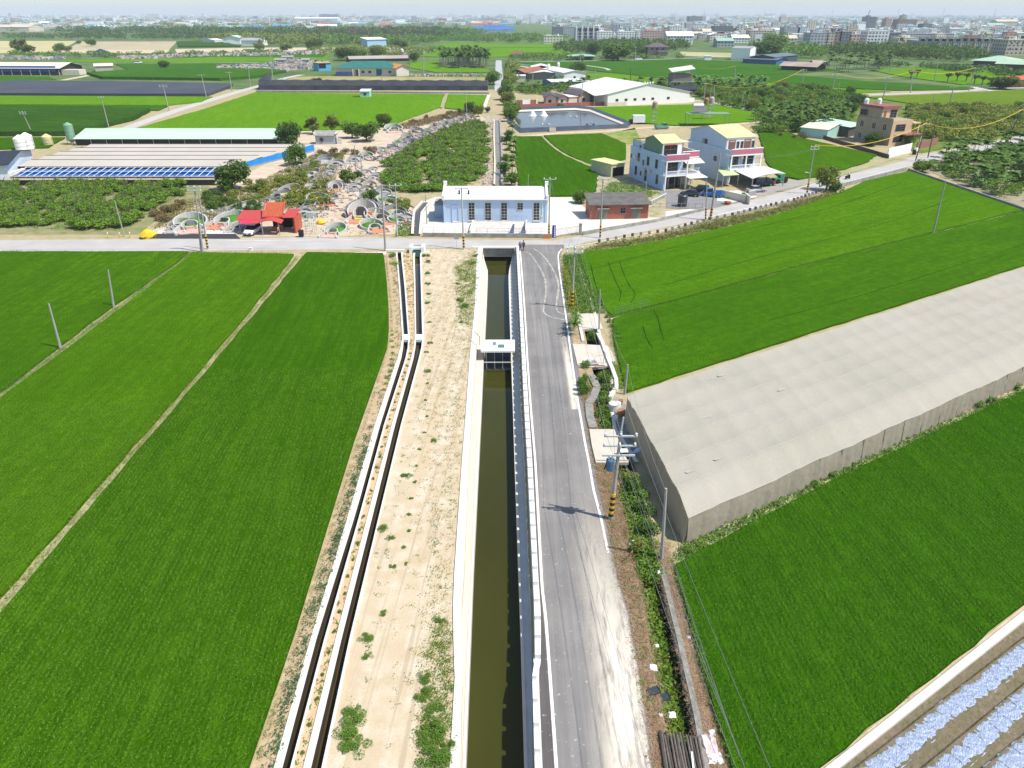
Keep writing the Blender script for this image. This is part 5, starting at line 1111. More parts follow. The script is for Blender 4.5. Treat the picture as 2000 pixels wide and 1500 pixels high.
obj('downpipe',MB().tube((18.9,-.08,1.4),(18.9,-.08,H-.1),.05),m_white,t); obj('meter_box',MB().box(18.6,19,-.2,0,1.2,1.55),m_cream,t)
for u in (10.2,12.5): obj('wall_lamp',MB().tube((u,0,3.5),(u,-.7,3.6),.03).box(u-.12,u+.12,-.85,-.6,3.45,3.6),m_gal,t)
for x in (2.9,4.7): obj('roof_vent',MB().tube((x,1.6,H+.5),(x,1.6,H+1.35),.16,n=8),M('dark_vent',(.05,.05,.08)),t)
# yard wall, railings, basin
a,rz,W = frameAB(826,463,1078,465.5); t = thing('yard_wall','low grey yard wall with a thin steel railing in front of the pump house','wall',a[:],rz)
box_part(t,'low_wall',0,W,0,.3,0,.75,m_concd); mb = MB()
for z in (1.15,1.7): mb.tube((0,.15,z),(W,.15,z),.025,n=4)
obj('rail',mb,m_gal,t)
n = 13
for i in range(n): obj('rail_post',MB().tube((W*i/(n-1),.15,.75),(W*i/(n-1),.15,1.75),.03,n=4),m_blue if i in (6,8) else m_gal,t)
a,rz,W = frameAB(916,461,1028,462); t = thing('intake_basin','sloping concrete intake basin with screens in front of the pump house','basin',a[:],rz); a2 = P(915,436); D = a2.y-a.y-.8
obj('basin_wall',MB().box(0,.25,.6,D,0,.9).box(W-.25,W,.6,D,0,1.0).box(.25,W-.25,D-.25,D,0,.7),m_conc,t)
obj('slope',MB().slab([(.25,.8,.12),(W-.25,.8,.12),(W-.25,D-.25,.6),(.25,D-.25,.6)],.1),M('stained_concrete',(.66,.61,.54),var=.3,scale=1),t)
mb = MB().tube((.1,D-.1,1.7),(W-.1,D-.1,1.7),.025,n=4)
for i in range(12): mb.tube((.1+(W-.2)*i/11,D-.1,.6),(.1+(W-.2)*i/11,D-.1,1.7),.02,n=4)
obj('railing',mb,m_gal,t); obj('water_strip',MB().box(3.2,W-.5,.1,.7,.02,.35),M('cyan_water',(.10,.38,.45),rough=.2),t)
for u in (W-3.2,W-1.2): obj('rake_screen',MB().slab([(u,.3,.4),(u+.9,.3,.4),(u+1.0,1.5,1.9),(u+.7,1.5,1.9)],.06),M('rake_blue',(.10,.13,.2)),t)
q = P(1081.5,464); t = thing('gate_pillar','deep blue gate pillar with a column of white squares','pillar',q[:]); box_part(t,'pillar',-.3,.35,-.25,.25,0,2.2,M('cobalt_paint',(.02,.04,.32)))
for i in range(6): box_part(t,'white_square',.02,.25,-.28,-.255,.15+i*.34,.37+i*.34,m_white)
a,rz,W = frameAB(1085,464,1130,457); t = thing('yard_gate','pale bar gate between the blue pillar and the dark gate post','gate',a[:],rz); mb = MB()
for i in range(24): mb.tube((.2+i*(W-.4)/23,0,.1),(.2+i*(W-.4)/23,0,1.5),.02,n=4)
obj('bars',mb,m_gal,t); obj('gate_frame',MB().tube((.1,0,.2),(W-.1,0,.2),.035,n=4).tube((.1,0,1.5),(W-.1,0,1.5),.035,n=4),m_gal,t)
q = P(1133,458); t = thing('gate_post','short dark stone gate post right of the pale bar gate','post',q[:]); obj('post',MB().box(-.25,.25,-.25,.25,0,1.9).box(-.3,.3,-.3,.3,1.9,2.05),m_concd,t)
ribpts = [(1138,459),(1200,448),(1280,434),(1385,409)]
t = thing('yard_wall','weathered low concrete wall curving from the gate post up to the parked cars','wall'); mb = MB()
for (p,q) in zip(ribpts[:-1],ribpts[1:]):
    A,B = P(*p),P(*q); d = (B-A).normalized(); nn = Vector((-d.y,d.x,0))*.14; mb.prism([(A+nn)[:2],(B+nn)[:2],(B-nn)[:2],(A-nn)[:2]],0,.6)
obj('wall',mb,m_concd,t)
q = P(1068,466); t = thing('warning_sign','small orange warning board on the yard wall at the foot of the striped pole','sign',q[:]); obj('board',MB().box(-.45,.0,-.08,-.04,.0,.6).box(.05,.5,-.08,-.04,.0,.6),M('orange_board',(.8,.2,.03)),t)
# ---- brick shed
a,rz,W = frameAB(1152,429,1265,427); t = thing('brick_shed','old red brick shed with a grey slab roof and two shuttered doors','shed',a[:],rz); D = 5.5; H = 2.95
box_part(t,'wall',0,W,0,D,0,H,m_brick); obj('roof',MB().slab([(-.35,-.45,H),(W+.5,-.45,H),(W+.2,D+.3,H+1.05),(-.5,D+.3,H+1.05)],.14),m_tar,t); obj('end_wall',MB().raw([(0,0,H-.02),(0,D,H-.02),(0,D,H+.85)],[(0,1,2)]).raw([(W,0,H-.02),(W,D,H-.02),(W,D,H+.85)],[(0,1,2)]),m_brick,t)
for u in (1.55,8.1):
    d_ = obj('door',MB().box(u,u+1.9,-.06,-.002,.02,2.05),M('grey_shutter',(.23,.22,.17),var=.2,scale=2),t); obj('door_awning',MB().box(u-.25,u+2.15,-.6,-.003,2.12,2.24),m_concd,t)
window(t,'f',6.0,1.15,.95,1.1,W,D,2)
# ---- fence rails by the brick shed
a,rz,W = frameAB(1275,407,1385,409); t = thing('steel_fence','low grey blue steel fence in front of the parked cars','fence',a[:],rz); mb = MB()
for z in (.35,1.15): mb.tube((0,0,z),(W,0,z),.045,n=4)
obj('rail',mb,m_gal,t)
for i in range(9): obj('fence_post',MB().tube((W*i/8,0,0),(W*i/8,0,1.25),.05,n=5),m_gal,t)
q = P(1332,403); t = thing('water_tank','dark cylindrical plastic tank beside the steel fence','tank',q[:]); obj('barrel',MB().lathe([(.95,0),(1.0,.1),(1.0,1.2),(.95,1.25),(1,1.3),(1,2.2),(.8,2.4),(.4,2.45)],n=16),M('dark_plastic',(.06,.06,.08),rough=.4),t); obj('tank_lid',MB().lathe([(.35,2.45),(.35,2.55)],n=12),m_dark,t)
# ---- houses
def balusters(root,x0,x1,y,z,h=.9,n=14,mat=None,along='x',name='balustrade'):
    mb = MB(); L = x1-x0
    for i in range(n):
        u = x0+L*(i+.5)/n; p = (u,y) if along == 'x' else (y,u); mb.lathe([(.05,0),(.10,h*.3),(.05,h*.55),(.07,h*.9)],(p[0],p[1],z),6)
    if along == 'x': mb.box(x0,x1,y-.09,y+.09,z+h*.9,z+h)
    else: mb.box(y-.09,y+.09,x0,x1,z+h*.9,z+h)
    obj(name,mb,mat or m_white,root)
def house(t,W,D,left_w,lw):
    """two floor terrace house with arcade, balcony, rose parapet and a set back third floor"""
    f = 3.3; s = 2.3                                    # floor height, porch depth
    box_part(t,'wall',0,W,s,D,0,2*f,left_w); box_part(t,'balcony_slab',0,W,0,s-.003,f-.25,f,m_white)
    box_part(t,'upper_slab',-.05,W+.05,-.05,s-.003,2*f-.28,2*f,m_white)
    box_part(t,'side_wall',0,.22,.6,s-.003,0,f-.253,left_w); box_part(t,'side_wall',0,.22,.9,s-.003,f+.002,2*f-.285,left_w)
    for x in (.0,W-.3): obj('column',MB().box(x,x+.3,0,.3,0,f-.252),m_white,t); obj('column',MB().box(x,x+.3,0,.3,f+.002,2*f-.283),m_white,t)
    balusters(t,.32,W-.32,.12,f+.003,.95,16);
    obj('parapet',MB().box(-.05,W+.05,-.052,.15,2*f+.003,2*f+1.25).box(-.05,.15,.153,D,2*f+.003,2*f+1.0).box(W-.15,W+.05,.153,D,2*f+.003,2*f+1.0),left_w,t)
    obj('rose_band',MB().box(-.02,W+.02,-.09,-.055,2*f+.12,2*f+1.1),m_pink,t); obj('parapet_coping',MB().box(-.12,W+.12,-.12,.22,2*f+1.253,2*f+1.35),m_white,t)
    return f
rz1 = math.radians(19)
q = P(1297,373); h1 = thing('terrace_house','white blue house with a rose band and green upper gable, nearest the brick shed','house',q[:],rz1); W1,D1 = 5.7,17.5
f = house(h1,W1,D1,m_wblue,0)
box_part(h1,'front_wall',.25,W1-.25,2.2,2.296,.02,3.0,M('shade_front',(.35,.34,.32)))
for x in (.6,2.4,4.0): obj('door',MB().box(x,x+1.3,2.12,2.19,.05,2.6),m_glass,h1)
window(h1,'f',1.1,f+.6,3.2,1.9,W1,D1,3).location = (0,2.29,0)
for u,z,w,h in ((3.2,.9,.9,2.0),(8.6,.6,1.0,2.4),(13.6,1.0,.9,2.1),(11.2,1.4,.6,.9),(3.9,f+1.0,1.0,1.9),(7.9,f+1.0,1.0,1.9),(12.6,f+1.2,1.0,1.8),(10.3,f+.7,.7,1.1),(16.6,f+1.4,.6,.8)): window(h1,'l',u+w,z,w,h,W1,D1,2)
obj('air_unit',MB().box(-.5,-.03,9.2,10.0,3.0,3.6),m_cream,h1); obj('air_unit',MB().box(-.5,-.03,6.6,7.4,3.0,3.6),m_cream,h1); obj('air_unit',MB().box(-.45,-.03,14.4,15.1,f+1.6,f+2.2),m_white,h1)
box_part(h1,'rooftop_room',.35,W1-.3,3.2,11.2,2*f+.003,2*f+3.4,m_gwall); gable(h1,.35,W1-.3,3.2,11.2,2*f+3.43,2*f+4.7,m_yroof,m_gwall,'x',.25)
obj('rooftop_front',MB().box(.55,W1-.1,3.12,3.197,2*f+.01,2*f+3.35),m_white,h1); window(h1,'f',.9,2*f+.15,3.3,2.7,W1,D1,3,m_orange).location = (0,3.10,0)
obj('door_lintel',MB().box(1.2,3.8,2.98,3.1,2*f+2.9,2*f+3.05),m_orange,h1); obj('side_screen',MB().box(W1-.1,W1+.05,3.0,3.12,2*f,2*f+3.3),m_orange,h1)
box_part(h1,'stair_tower',.02,2.3,11.5,14,2*f+.003,2*f+2.2,m_wblue); window(h1,'l',13.0,2*f+.6,.7,1.0,W1,D1,2)
for x,y in ((1.0,15.0),(2.3,15.4)): obj('roof_tank',MB().lathe([(.5,0),(.5,1.1),(.2,1.35)],(x,y,2*f+.2),12),m_cream,h1)
obj('back_roof',MB().slab([(0.2,12.2,2*f+3.4),(W1+1,12.2,2*f+3.4),(W1+1,17,2*f+2.5),(.2,17,2*f+2.5)],.12),M('grey_sheet',(.20,.22,.23),var=.2),h1); obj('roof_post',MB().box(.2,.3,16.8,16.9,2*f,2*f+2.4).box(W1,W1+.1,16.8,16.9,2*f,2*f+2.4),m_gal,h1)
obj('gable_fill',MB().box(.3,.4,14.2,16.9,2*f+.2,2*f+2.4),m_wblue,h1)
# set back right half of the first house
q2 = Matrix.Rotation(rz1,3,'Z') @ Vector((W1+.05,3.2,0)); h1b = thing('terrace_house','set back beige walled unit between the two yellow roofed houses','house',(q.x+q2.x,q.y+q2.y,0),rz1)
box_part(h1b,'wall',0,4.6,1.6,13,0,6.6,M('beige_side',(.50,.46,.36),var=.2,scale=.5)); obj('rose_band',MB().box(0,4.5,0,.2,6.62,7.75),m_pink,h1b); obj('parapet_coping',MB().box(-.02,4.6,-.06,.28,7.753,7.87).box(4.4,4.6,.28,12,6.6,7.7),m_white,h1b)
box_part(h1b,'upper_slab',0,4.6,0,1.597,6.35,6.6,m_white); box_part(h1b,'balcony_slab',0,4.6,-1.2,1.597,3.0,3.3,m_white); balusters(h1b,.1,4.4,-1.0,3.303,.95,12)
obj('awning',MB().slab([(.1,-2.2,5.5),(4.9,-2.2,5.5),(4.9,0,6.2),(.1,0,6.2)],.08),m_wroof,h1b); window(h1b,'f',1.3,3.9,1.8,1.8,4.6,13,2).location = (0,1.59,0)
obj('curved_roof',MB().grid([[(x,y,9.2+.35*math.sin(math.pi*(x+.5)/5)) for x in np.linspace(-.5,4.5,9)] for y in (3.0,8.5)]),m_wroof,h1b); obj('roof_post',MB().box(4.1,4.2,3.1,3.2,6.6,9.2).box(4.1,4.2,8.3,8.4,6.6,9.2),m_gal,h1b)
obj('canopy',MB().slab([(-.2,-4.6,2.7),(4.6,-4.6,2.7),(4.6,-1.2,3.0),(-.2,-1.2,3.0)],.1),m_wroof,h1b)
for x in (.2,4.3): obj('canopy_post',MB().box(x,x+.12,-4.4,-4.28,0,2.6),m_gal,h1b)
# second house
q = P(1431,292,7.9); q.z = 0; W2,D2 = 8.4,19.5; h2 = thing('terrace_house','larger white house with a broad pale yellow roof and two rooftop doors','house',q[:],math.radians(18.5)); f = house(h2,W2,D2,m_wblue,0)
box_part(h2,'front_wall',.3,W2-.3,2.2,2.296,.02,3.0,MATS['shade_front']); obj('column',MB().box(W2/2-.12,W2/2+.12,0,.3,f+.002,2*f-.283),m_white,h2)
for u in (.7,4.9): window(h2,'f',u,f+.5,2.8,2.0,W2,D2,3).location = (0,2.29,0)
obj('air_unit',MB().box(3.9,4.6,1.8,2.25,f+1.9,f+2.5),m_cream,h2)
box_part(h2,'rooftop_room',.1,W2-.4,3.0,D2-.5,2*f+.003,2*f+3.5,m_wblue); gable(h2,.1,W2-.4,3.0,D2-.5,2*f+3.53,2*f+5.3,m_yroof,m_wblue,'x',.3)
obj('rooftop_front',MB().box(.3,W2-.6,2.92,2.997,2*f+.01,2*f+3.4),m_white,h2)
for u in (.9,5.2): dd_ = obj('door',MB().box(u,u+1.5,2.80,2.915,2*f+.1,2*f+2.5),M('brown_door',(.20,.12,.09)),h2); obj('door_frame',MB().box(u-.2,u,2.83,2.918,2*f+.1,2*f+2.8).box(u+1.5,u+1.7,2.83,2.918,2*f+.1,2*f+2.8).box(u-.2,u+1.7,2.83,2.918,2*f+2.8,2*f+2.95),m_orange,dd_)
for u in (3.0,4.1,7.2): window(h2,'f',u,2*f+1.0,.6,1.5,W2,D2,2).location = (0,2.9,0)
for u,z in ((11,2*f+1.0),(6,f+1)): window(h2,'l',u+1.2,z,1.2,1.0,W2,D2,2)
obj('louver',MB().box(-.06,-.002,12.0,13.2,2*f+.9,2*f+2.0),m_gal,h2)
# carports and canopies in front
def canopy(name,lab,corners,z,mat,posts,z1=None,t_=.1,arch=0):
    cs = [P(a,b,z if i < 2 or z1 is None else z1) for i,(a,b) in enumerate(corners)]; o = cs[0]; t = thing(name,lab,'canopy',(o.x,o.y,0)); L = [(c.x-o.x,c.y-o.y,c.z) for c in cs]
    if arch:
        A,B,Cc,Dd = [Vector(p) for p in L]; rows = []
        for i in range(9):
            u = i/8; a_ = A.lerp(B,u); b__ = Dd.lerp(Cc,u); h_ = arch*math.sin(math.pi*u); rows.append([(a_.x,a_.y,a_.z+h_),(b__.x,b__.y,b__.z+h_)])
        obj('roof',MB().grid(rows).grid([[(x,y,zz-.08) for x,y,zz in r] for r in rows]),mat,t)
    else: obj('roof',MB().slab(L,t_),mat,t)
    for i in posts: p = L[i]; c = Vector((sum(k[0] for k in L)/4,sum(k[1] for k in L)/4,0)); pp = Vector((p[0],p[1],0)).lerp(c,.05); obj('post',MB().box(pp.x-.08,pp.x+.08,pp.y-.08,pp.y+.08,0,p[2]-.1),m_gal,t)
    return t
canopy('carport','broad white arched carport roof in front of the larger house, right end',[(1470,349),(1535,339),(1500,326),(1432,332)],2.9,m_wroof,(0,1,2),arch=.5)
canopy('carport','light green carport roof between the two white houses',[(1413,343),(1444,341),(1420,325),(1398,327)],2.8,M('lime_green_roof',(.50,.62,.30),var=.1),(0,1),3.3)
simple('shed','pale yellow green shed attached to the left wall of the first house','shed',(1193,346),(1222,342),2.9,8,M('yellow_green_wall',(.62,.62,.36)),m_yroof,'flat',W=4.2,ov=.15)
obj('opening',MB().box(.5,4.0,-.03,-.002,.1,2.2),m_dark,bpy.data.objects['shed'])
a,rz,W = frameAB(1168,328,1192,345); t = thing('low_wall','green and brown low wall beside the yellow green shed','wall',a[:],rz); box_part(t,'wall',0,W,0,.25,0,1.4,M('rusty_wall',(.2,.16,.12),col2=(.12,.25,.2),scale=.6)); t.name = 'yard_fence'
for (p0,p1,lab,hh,mt) in (((1300,385),(1270,400),'short dark railing wall left of the parked dark sedan',.8,m_concd),((1405,384),(1455,396),'beige garden wall running from the canopy to the road',1.5,m_cream),((1452,392),(1462,400),'short beige gate pillar wall with potted plant',1.7,m_cream),((1462,385),(1476,382),'low grey fence beside the silver car',1.2,m_gal)):
    a,rz,W = frameAB(*p0,*p1); t = thing('garden_wall',lab,'wall',a[:],rz); box_part(t,'wall',0,W,0,.2,0,hh,mt); box_part(t,'coping',-.03,W+.03,-.03,.23,hh+.003,hh+.08,m_conc)
for px,py,lab in ((1421,399,'left red planter with a small palm at the road edge'),(1450,391,'right red planter with a small palm at the gate pillar')):
    q = P(px,py); t = thing('planter',lab,'planter',q[:]); obj('pot',MB().lathe([(.5,0),(.75,.5),(.8,.55),(.6,.5)],n=12),m_orange,t); c = obj('plant',KIND['banana'][0][0],None,t); c.scale = (.5,.5,.6); c.location = (0,0,.3)
# guard wall of stone with posts along the road bend
gp = [(1170,476),(1235,464),(1300,455),(1350,441),(1385,432),(1430,423),(1475,411),(1515,402),(1550,394),(1600,377),(1645,362)]
t = thing('guard_wall','stone retaining wall with short dark guard posts along the outer road bend','guard wall'); mb = MB(); G_ = [P(a,b) for a,b in gp]
for A,B in zip(G_[2:-1],G_[3:]):
    d = (B-A).normalized(); nn = Vector((-d.y,d.x,0))*.18; mb.prism([(A+nn)[:2],(B+nn)[:2],(B-nn)[:2],(A-nn)[:2]],0,.28)
obj('stone_wall',mb,M('rubble_stone',(.40,.36,.31),var=.6,scale=2,bmp=.6),t)
for A,B in zip(G_[:-1],G_[1:]):
    L = (B-A).length; n = max(1,int(L/1.7)); d = (B-A)/n
    for k in range(n):
        p = A+d*k; obj('guard_post',MB().box(p.x-.22,p.x+.22,p.y-.17,p.y+.17,.25,.8),m_concd if k % 3 else M('post_dark',(.1,.1,.1)),t)
a,b_ = P(1644,366),P(1770,334); t = thing('retaining_wall','smooth grey retaining wall under the road at the top of the bright rice field','wall',a[:],math.atan2(b_.y-a.y,b_.x-a.x)); box_part(t,'wall',0,(b_-a).length,0,.25,0,.9,m_concd)
a,b_ = P(1772,334),P(2000,413); t = thing('field_wall','thin dark wall between the bright rice field and the palm grove','wall',a[:],math.atan2(b_.y-a.y,b_.x-a.x)); box_part(t,'wall',0,(b_-a).length+30,0,.3,0,.7,m_concd)
# ---- beige house
q = P(1734,285); t = thing('beige_house','tall beige corner house with arched windows and a red brown roof band','house',q[:],math.radians(22)); W,D,f = 8.2,14,3.2
box_part(t,'wall',0,W,0,D,0,2*f+.9,m_tan); box_part(t,'front_wall',.02,W-.02,-.08,-.003,0,2*f+.88,m_peach)
box_part(t,'upper_floor',.3,W-1.2,5.2,D-.1,2*f+.903,3*f+.6,m_tan); box_part(t,'roof_band',0,W-.8,4.6,D+.1,3*f+.603,3*f+1.3,M('red_brown_band',(.32,.12,.10))); box_part(t,'upper_front',.5,W-1.4,5.1,5.197,2*f+.91,3*f+.59,m_peach)
for z in (1.0,f+1.0): window(t,'f',1.5,z,3.8,1.9,W,D,3).location = (0,-.08,0)
window(t,'f',3.8,2*f+1.1,2.6,2.2,W,D,3).location = (0,5.1,0); obj('door',MB().box(1.2,2.1,5.02,5.097,2*f+.95,2*f+3),M('brown_door2',(.25,.15,.1)),t)
def archwin(root,u,z,w,h):
    o = MB(); pts = [(-.04,u,z),(-.04,u-w,z),(-.04,u-w,z+h)]+[(-.04,u-w/2-w/2*math.cos(a),z+h+w/2*math.sin(a)) for a in np.linspace(.3,math.pi-.3,6)]+[(-.04,u,z+h)]
    o.face(pts); wn = obj('arched_window',o,m_glass,root); mb = MB(); b2 = pts+[pts[0]]; mb.path([(x-.02,y,zz) for x,y,zz in b2],.07,4); mb.tube((-.06,u-w/2,z),(-.06,u-w/2,z+h+w/2),.04,n=4); obj('frame',mb,m_cream,wn)
for u in (3.4,7.6,12.4):
    archwin(t,u,f+1.0,1.5,1.3); archwin(t,u,.8,1.5,1.1)
window(t,'l',13.2,2*f+1.4,2.6,1.6,W,D,2)
box_part(t,'parapet',-.1,.1,0,5,2*f+.903,2*f+1.5,m_tan); box_part(t,'porch_roof',W*.5,W+3,-2.2,3,f-.2,f+.1,M('red_brown_band',(.3,.1,.1))); box_part(t,'balcony',W+.02,W+3,-.5,4,2*f-.3,2*f,m_peach); obj('column',MB().box(W+2.5,W+2.8,-2.0,-1.7,0,f-.21).box(W+2.5,W+2.8,-.3,0,f+.1,2*f-.31),m_cream,t)
for x,y in ((1.2,12.8),(4.6,11.0)): obj('roof_tank',MB().lathe([(.7,0),(.7,1.3),(.2,1.7)],(x,y,3*f+1.3),12),m_white,t)
simple('green_shed','mint green shed with a cream gable roof left of the beige house','shed',(1614,272),(1652,262),2.9,9,m_mint,m_cream,'gable',1.1,'y',ov=.3)
simple('green_shed','open shed with a pale green sheet roof touching the beige house','shed',(1655,268),(1682,262),3.2,12,M('dark_wall',(.10,.09,.08)),m_pgreen,'shed',.9,ov=.5)
a,rz,W = frameAB(1590,266,1734,310); t = thing('boundary_wall','low brown boundary wall around the beige house plot','wall',a[:],rz); box_part(t,'wall',0,W,0,.25,0,1.1,M('brown_low_wall',(.16,.10,.07),var=.4)); a,rz,W = frameAB(1733,309,1778,298)
t = thing('boundary_wall','short white wall panel by the road below the beige house','wall',a[:],rz); box_part(t,'wall',0,W,0,.25,0,2.6,m_white)
a,rz,W = frameAB(1790,292,1830,283); t = thing('boundary_wall','reddish wall by the road at the right of the beige house','wall',a[:],rz); box_part(t,'wall',0,W,0,.25,0,2.2,M('reddish_wall',(.36,.17,.12),var=.3))
# ---- white gabled warehouse
a,rz,W = frameAB(1186,207.5,1355,200); t = thing('warehouse','big white warehouse with a low cream gable behind the fish pond','warehouse',a[:],rz); D,H,R = 40,5.0,8.6
mb = MB(); w2 = W*.94; xm = W*.44; fr = [(0,0,0),(w2,0,0),(w2,0,H-.3),(xm,0,R),(0,0,H)]; bk_ = [(x,D,z) for x,y,z in fr]; mb.face(fr[::-1]); mb.face(bk_); mb.face([fr[0],bk_[0],bk_[4],fr[4]]); mb.face([fr[1],fr[2],bk_[2],bk_[1]]); obj('wall',mb,M('white_sheet_wall',(.84,.82,.77),var=.06,scale=.2),t)
obj('roof',MB().slab([(-.3,-.4,H+.1),(xm,-.4,R+.15),(xm,D+.4,R+.15),(-.3,D+.4,H+.1)],.15).slab([(xm,-.4,R+.15),(w2+1.2,-.4,H-.4),(w2+1.2,D+.4,H-.4),(xm,D+.4,R+.15)],.15),m_wroof,t)
for u in (4,8.5,13,17.5,22,30): window(t,'f',u,1.9,1.3,.9,W,D,1)
obj('lean_to',MB().slab([(-5.5,2,4.3),(-.1,-.2,5),(4.5,22,7.0),(-3.5,22,6.0)],.15),m_wroof,t)
for x,y in ((-5.2,2.4),(-4.6,10),(-4,18)): obj('post',MB().box(x,x+.2,y,y+.2,0,4.5),m_gal,t)
box_part(t,'base_panel',.1,9.5,-.08,-.003,.02,1.5,m_cream); box_part(t,'side_wall',w2+.02,W+1.5,2,2.3,0,1.8,m_white)
for x in np.linspace(xm-1,xm+3,4): obj('roof_vent',MB().box(x,x+.5,1,1.5,R,R+.7),m_white,t)
# raised hut
q = P(1330,182); t = thing('raised_hut','tall narrow raised hut with a tilted white roof behind the warehouse','hut',q[:],.1); box_part(t,'hut_wall',-5,5,0,8,5.5,9,M('grey_boards',(.25,.22,.19),var=.4)); obj('roof',MB().slab([(-6,-1,10.2),(6,-1,11.6),(7,9,12.6),(-5,9,11.2)],.25),m_wroof,t)
for x in (-4.6,4.4):
    for y in (.2,7.5): obj('leg',MB().box(x,x+.35,y,y+.35,0,5.5 if y < 1 else 5.5),m_concd,t)
    obj('roof_post',MB().box(x,x+.25,.3,.55,9,10.9),m_gal,t)
box_part(t,'lower_room',-3.8,3.8,1,7,0,3.2,m_concd); box_part(t,'deck',-6,6.5,-1,8.5,5.2,5.5,m_gal)
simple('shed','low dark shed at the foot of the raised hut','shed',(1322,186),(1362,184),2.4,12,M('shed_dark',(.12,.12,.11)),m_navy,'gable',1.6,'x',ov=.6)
# ---- pink cottages with brown roofs
def cottage(lab,p0,p1,D,H,rh):
    t,L = simple('cottage',lab,'cottage',p0,p1,H,D,m_pinkw,m_slate,'gable',rh,'y',ov=.8)
    for x in (0,L*.97): box_part(t,'pilaster',x-.3,x+.3,-.15,-.003,0,H,M('brick_pilaster',(.42,.2,.14)))
    window(t,'f',L*.3,1.2,1.2,1.2,L,D,1); return t
cottage('left pink walled cottage with a wide brown roof by the fish pond',(1064,206),(1088,206),14,3.3,1.5); cottage('second pink cottage from the left, joined to the first by a brick pier',(1089,206),(1109,205),12,3.0,1.4); simple('cottage','small flat cream cottage between the two brown roofed ones','cottage',(1110,205),(1127,204),3.2,10,m_pinkw,m_wroof,'flat')
cottage('right pink cottage with a dark brown roof beside the white warehouse',(1130,203),(1153,202),14,3.8,1.6)
a,rz,W = frameAB(1008,212,1185,206); t = thing('brick_wall','long low red brick wall behind the fish pond','wall',a[:],rz); box_part(t,'wall',0,W,0,.3,0,1.6,m_brick)
a,rz,W = frameAB(1008,207,1048,206); t = thing('white_fence','white panelled fence left of the pink cottages','fence',a[:],rz)
for i in range(3): box_part(t,'panel',i*W/3+.2,(i+1)*W/3-.2,0,.2,.3,2.4,m_brick if i != 1 else m_white)
for i in range(4): box_part(t,'fence_post',i*W/3-.2,i*W/3+.2,-.1,.3,0,2.7,m_white)
# ---- white roofed barns
simple('barn','white barn with a long cream roof and small window, right of the barn row','barn',(1101,160),(1143,159),5,40,MATS['white_sheet_wall'],m_wroof,'gable',1.3,'y',ov=.5,wins=1)
simple('barn','middle grey walled barn with a white low roof','barn',(1027,155),(1100,156),3.2,26,M('grey_block',(.30,.29,.27),var=.3),m_wroof,'gable',1.5,'y',ov=1.5)
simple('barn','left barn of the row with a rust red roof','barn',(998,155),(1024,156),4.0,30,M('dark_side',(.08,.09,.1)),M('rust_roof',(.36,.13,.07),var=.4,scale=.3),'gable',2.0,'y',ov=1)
simple('barn','raised cream roof behind the middle barn','barn',(1040,147),(1075,147),4.6,20,m_navy,m_wroof,'gable',1.5,'y',ov=1)
simple('barn','long low cream roofed shed in front of the barn row','barn',(1078,170),(1150,168),2.6,16,M('teal_wall',(.10,.25,.27)),m_wroof,'gable',.9,'x',ov=.6); simple('shed','small cream shed at the lower left of the barn row','shed',(1006,160),(1026,160),3.2,10,m_cream,m_wroof,'flat')
for px,py,lab in ((1071,152,'blue white tank on the roof of the middle barn'),(1090,148,'white finial tank on the roof of the right barn')): q = P(px,py); t = thing('roof_tank',lab,'tank',(q.x,q.y,0)); obj('tank',MB().lathe([(.9,5.5),(.9,7.5),(.3,8.2)],n=10),m_white,t); obj('stand',MB().box(-.8,.8,-.8,.8,0,5.5),m_gal,t)
# ---- duck sheds at the left
q0 = P(40,323,1.8); q1 = P(437,323,1.8); t = thing('duck_shed','wide low duck shed with five pale saw tooth roof strips and a blue tarpaulin end','shed',(q0.x,q0.y,0),0)
L = q1.x-q0.x; back = P(95,283,1.9).y-q0.y; nb = 5; m_sheet = M('grey_beige_sheet',(.50,.45,.375),var=.12,scale=.25,map_=((1,.2,1),0))
for i in range(nb):
    y0,y1 = back*i/nb,back*(i+1)/nb; xl = -1.0+i*.2 if i < 3 else 1.2*(i-2)-1; xr = L+1+i*14/nb
    obj('roof_strip',MB().slab([(xl,y0,1.6),(xr,y0,1.6),(xr+14/nb,y1+.1,2.1),(xl,y1+.1,2.1)],.08),m_sheet,t)
    obj('step_shade',MB().box(xl,xr+1.2,y1-.05,y1+.12,2.12,2.22),M('step_shade_dark',(.2,.19,.18)),t)  # dark strip added at each roof step, its shade line put into the colour
box_part(t,'back_wall',0,L+8,back-.3,back,0,1.6,M('dark_mesh',(.035,.035,.035),var=.4)); box_part(t,'side_wall',-1,-.8,0,back-.5,0,1.5,MATS['dark_mesh'])
mb = MB(); mb.face([(L+1.1,-.1,.4),(L+15.2,back-.1,.4),(L+15.2,back-.1,2.05),(L+1.1,-.1,1.6)]); obj('tarpaulin',mb,m_tarp,t); mb = MB().face([(L+1.1,-.15,0),(L+15.2,back-.15,0),(L+15.2,back-.15,.4),(L+1.1,-.15,.4)]); obj('end_wall',mb,m_concd,t)
for i in range(18): obj('roof_post',MB().box(L*i/17-.06,L*i/17+.06,.1,.22,0,1.55),m_gal,t)
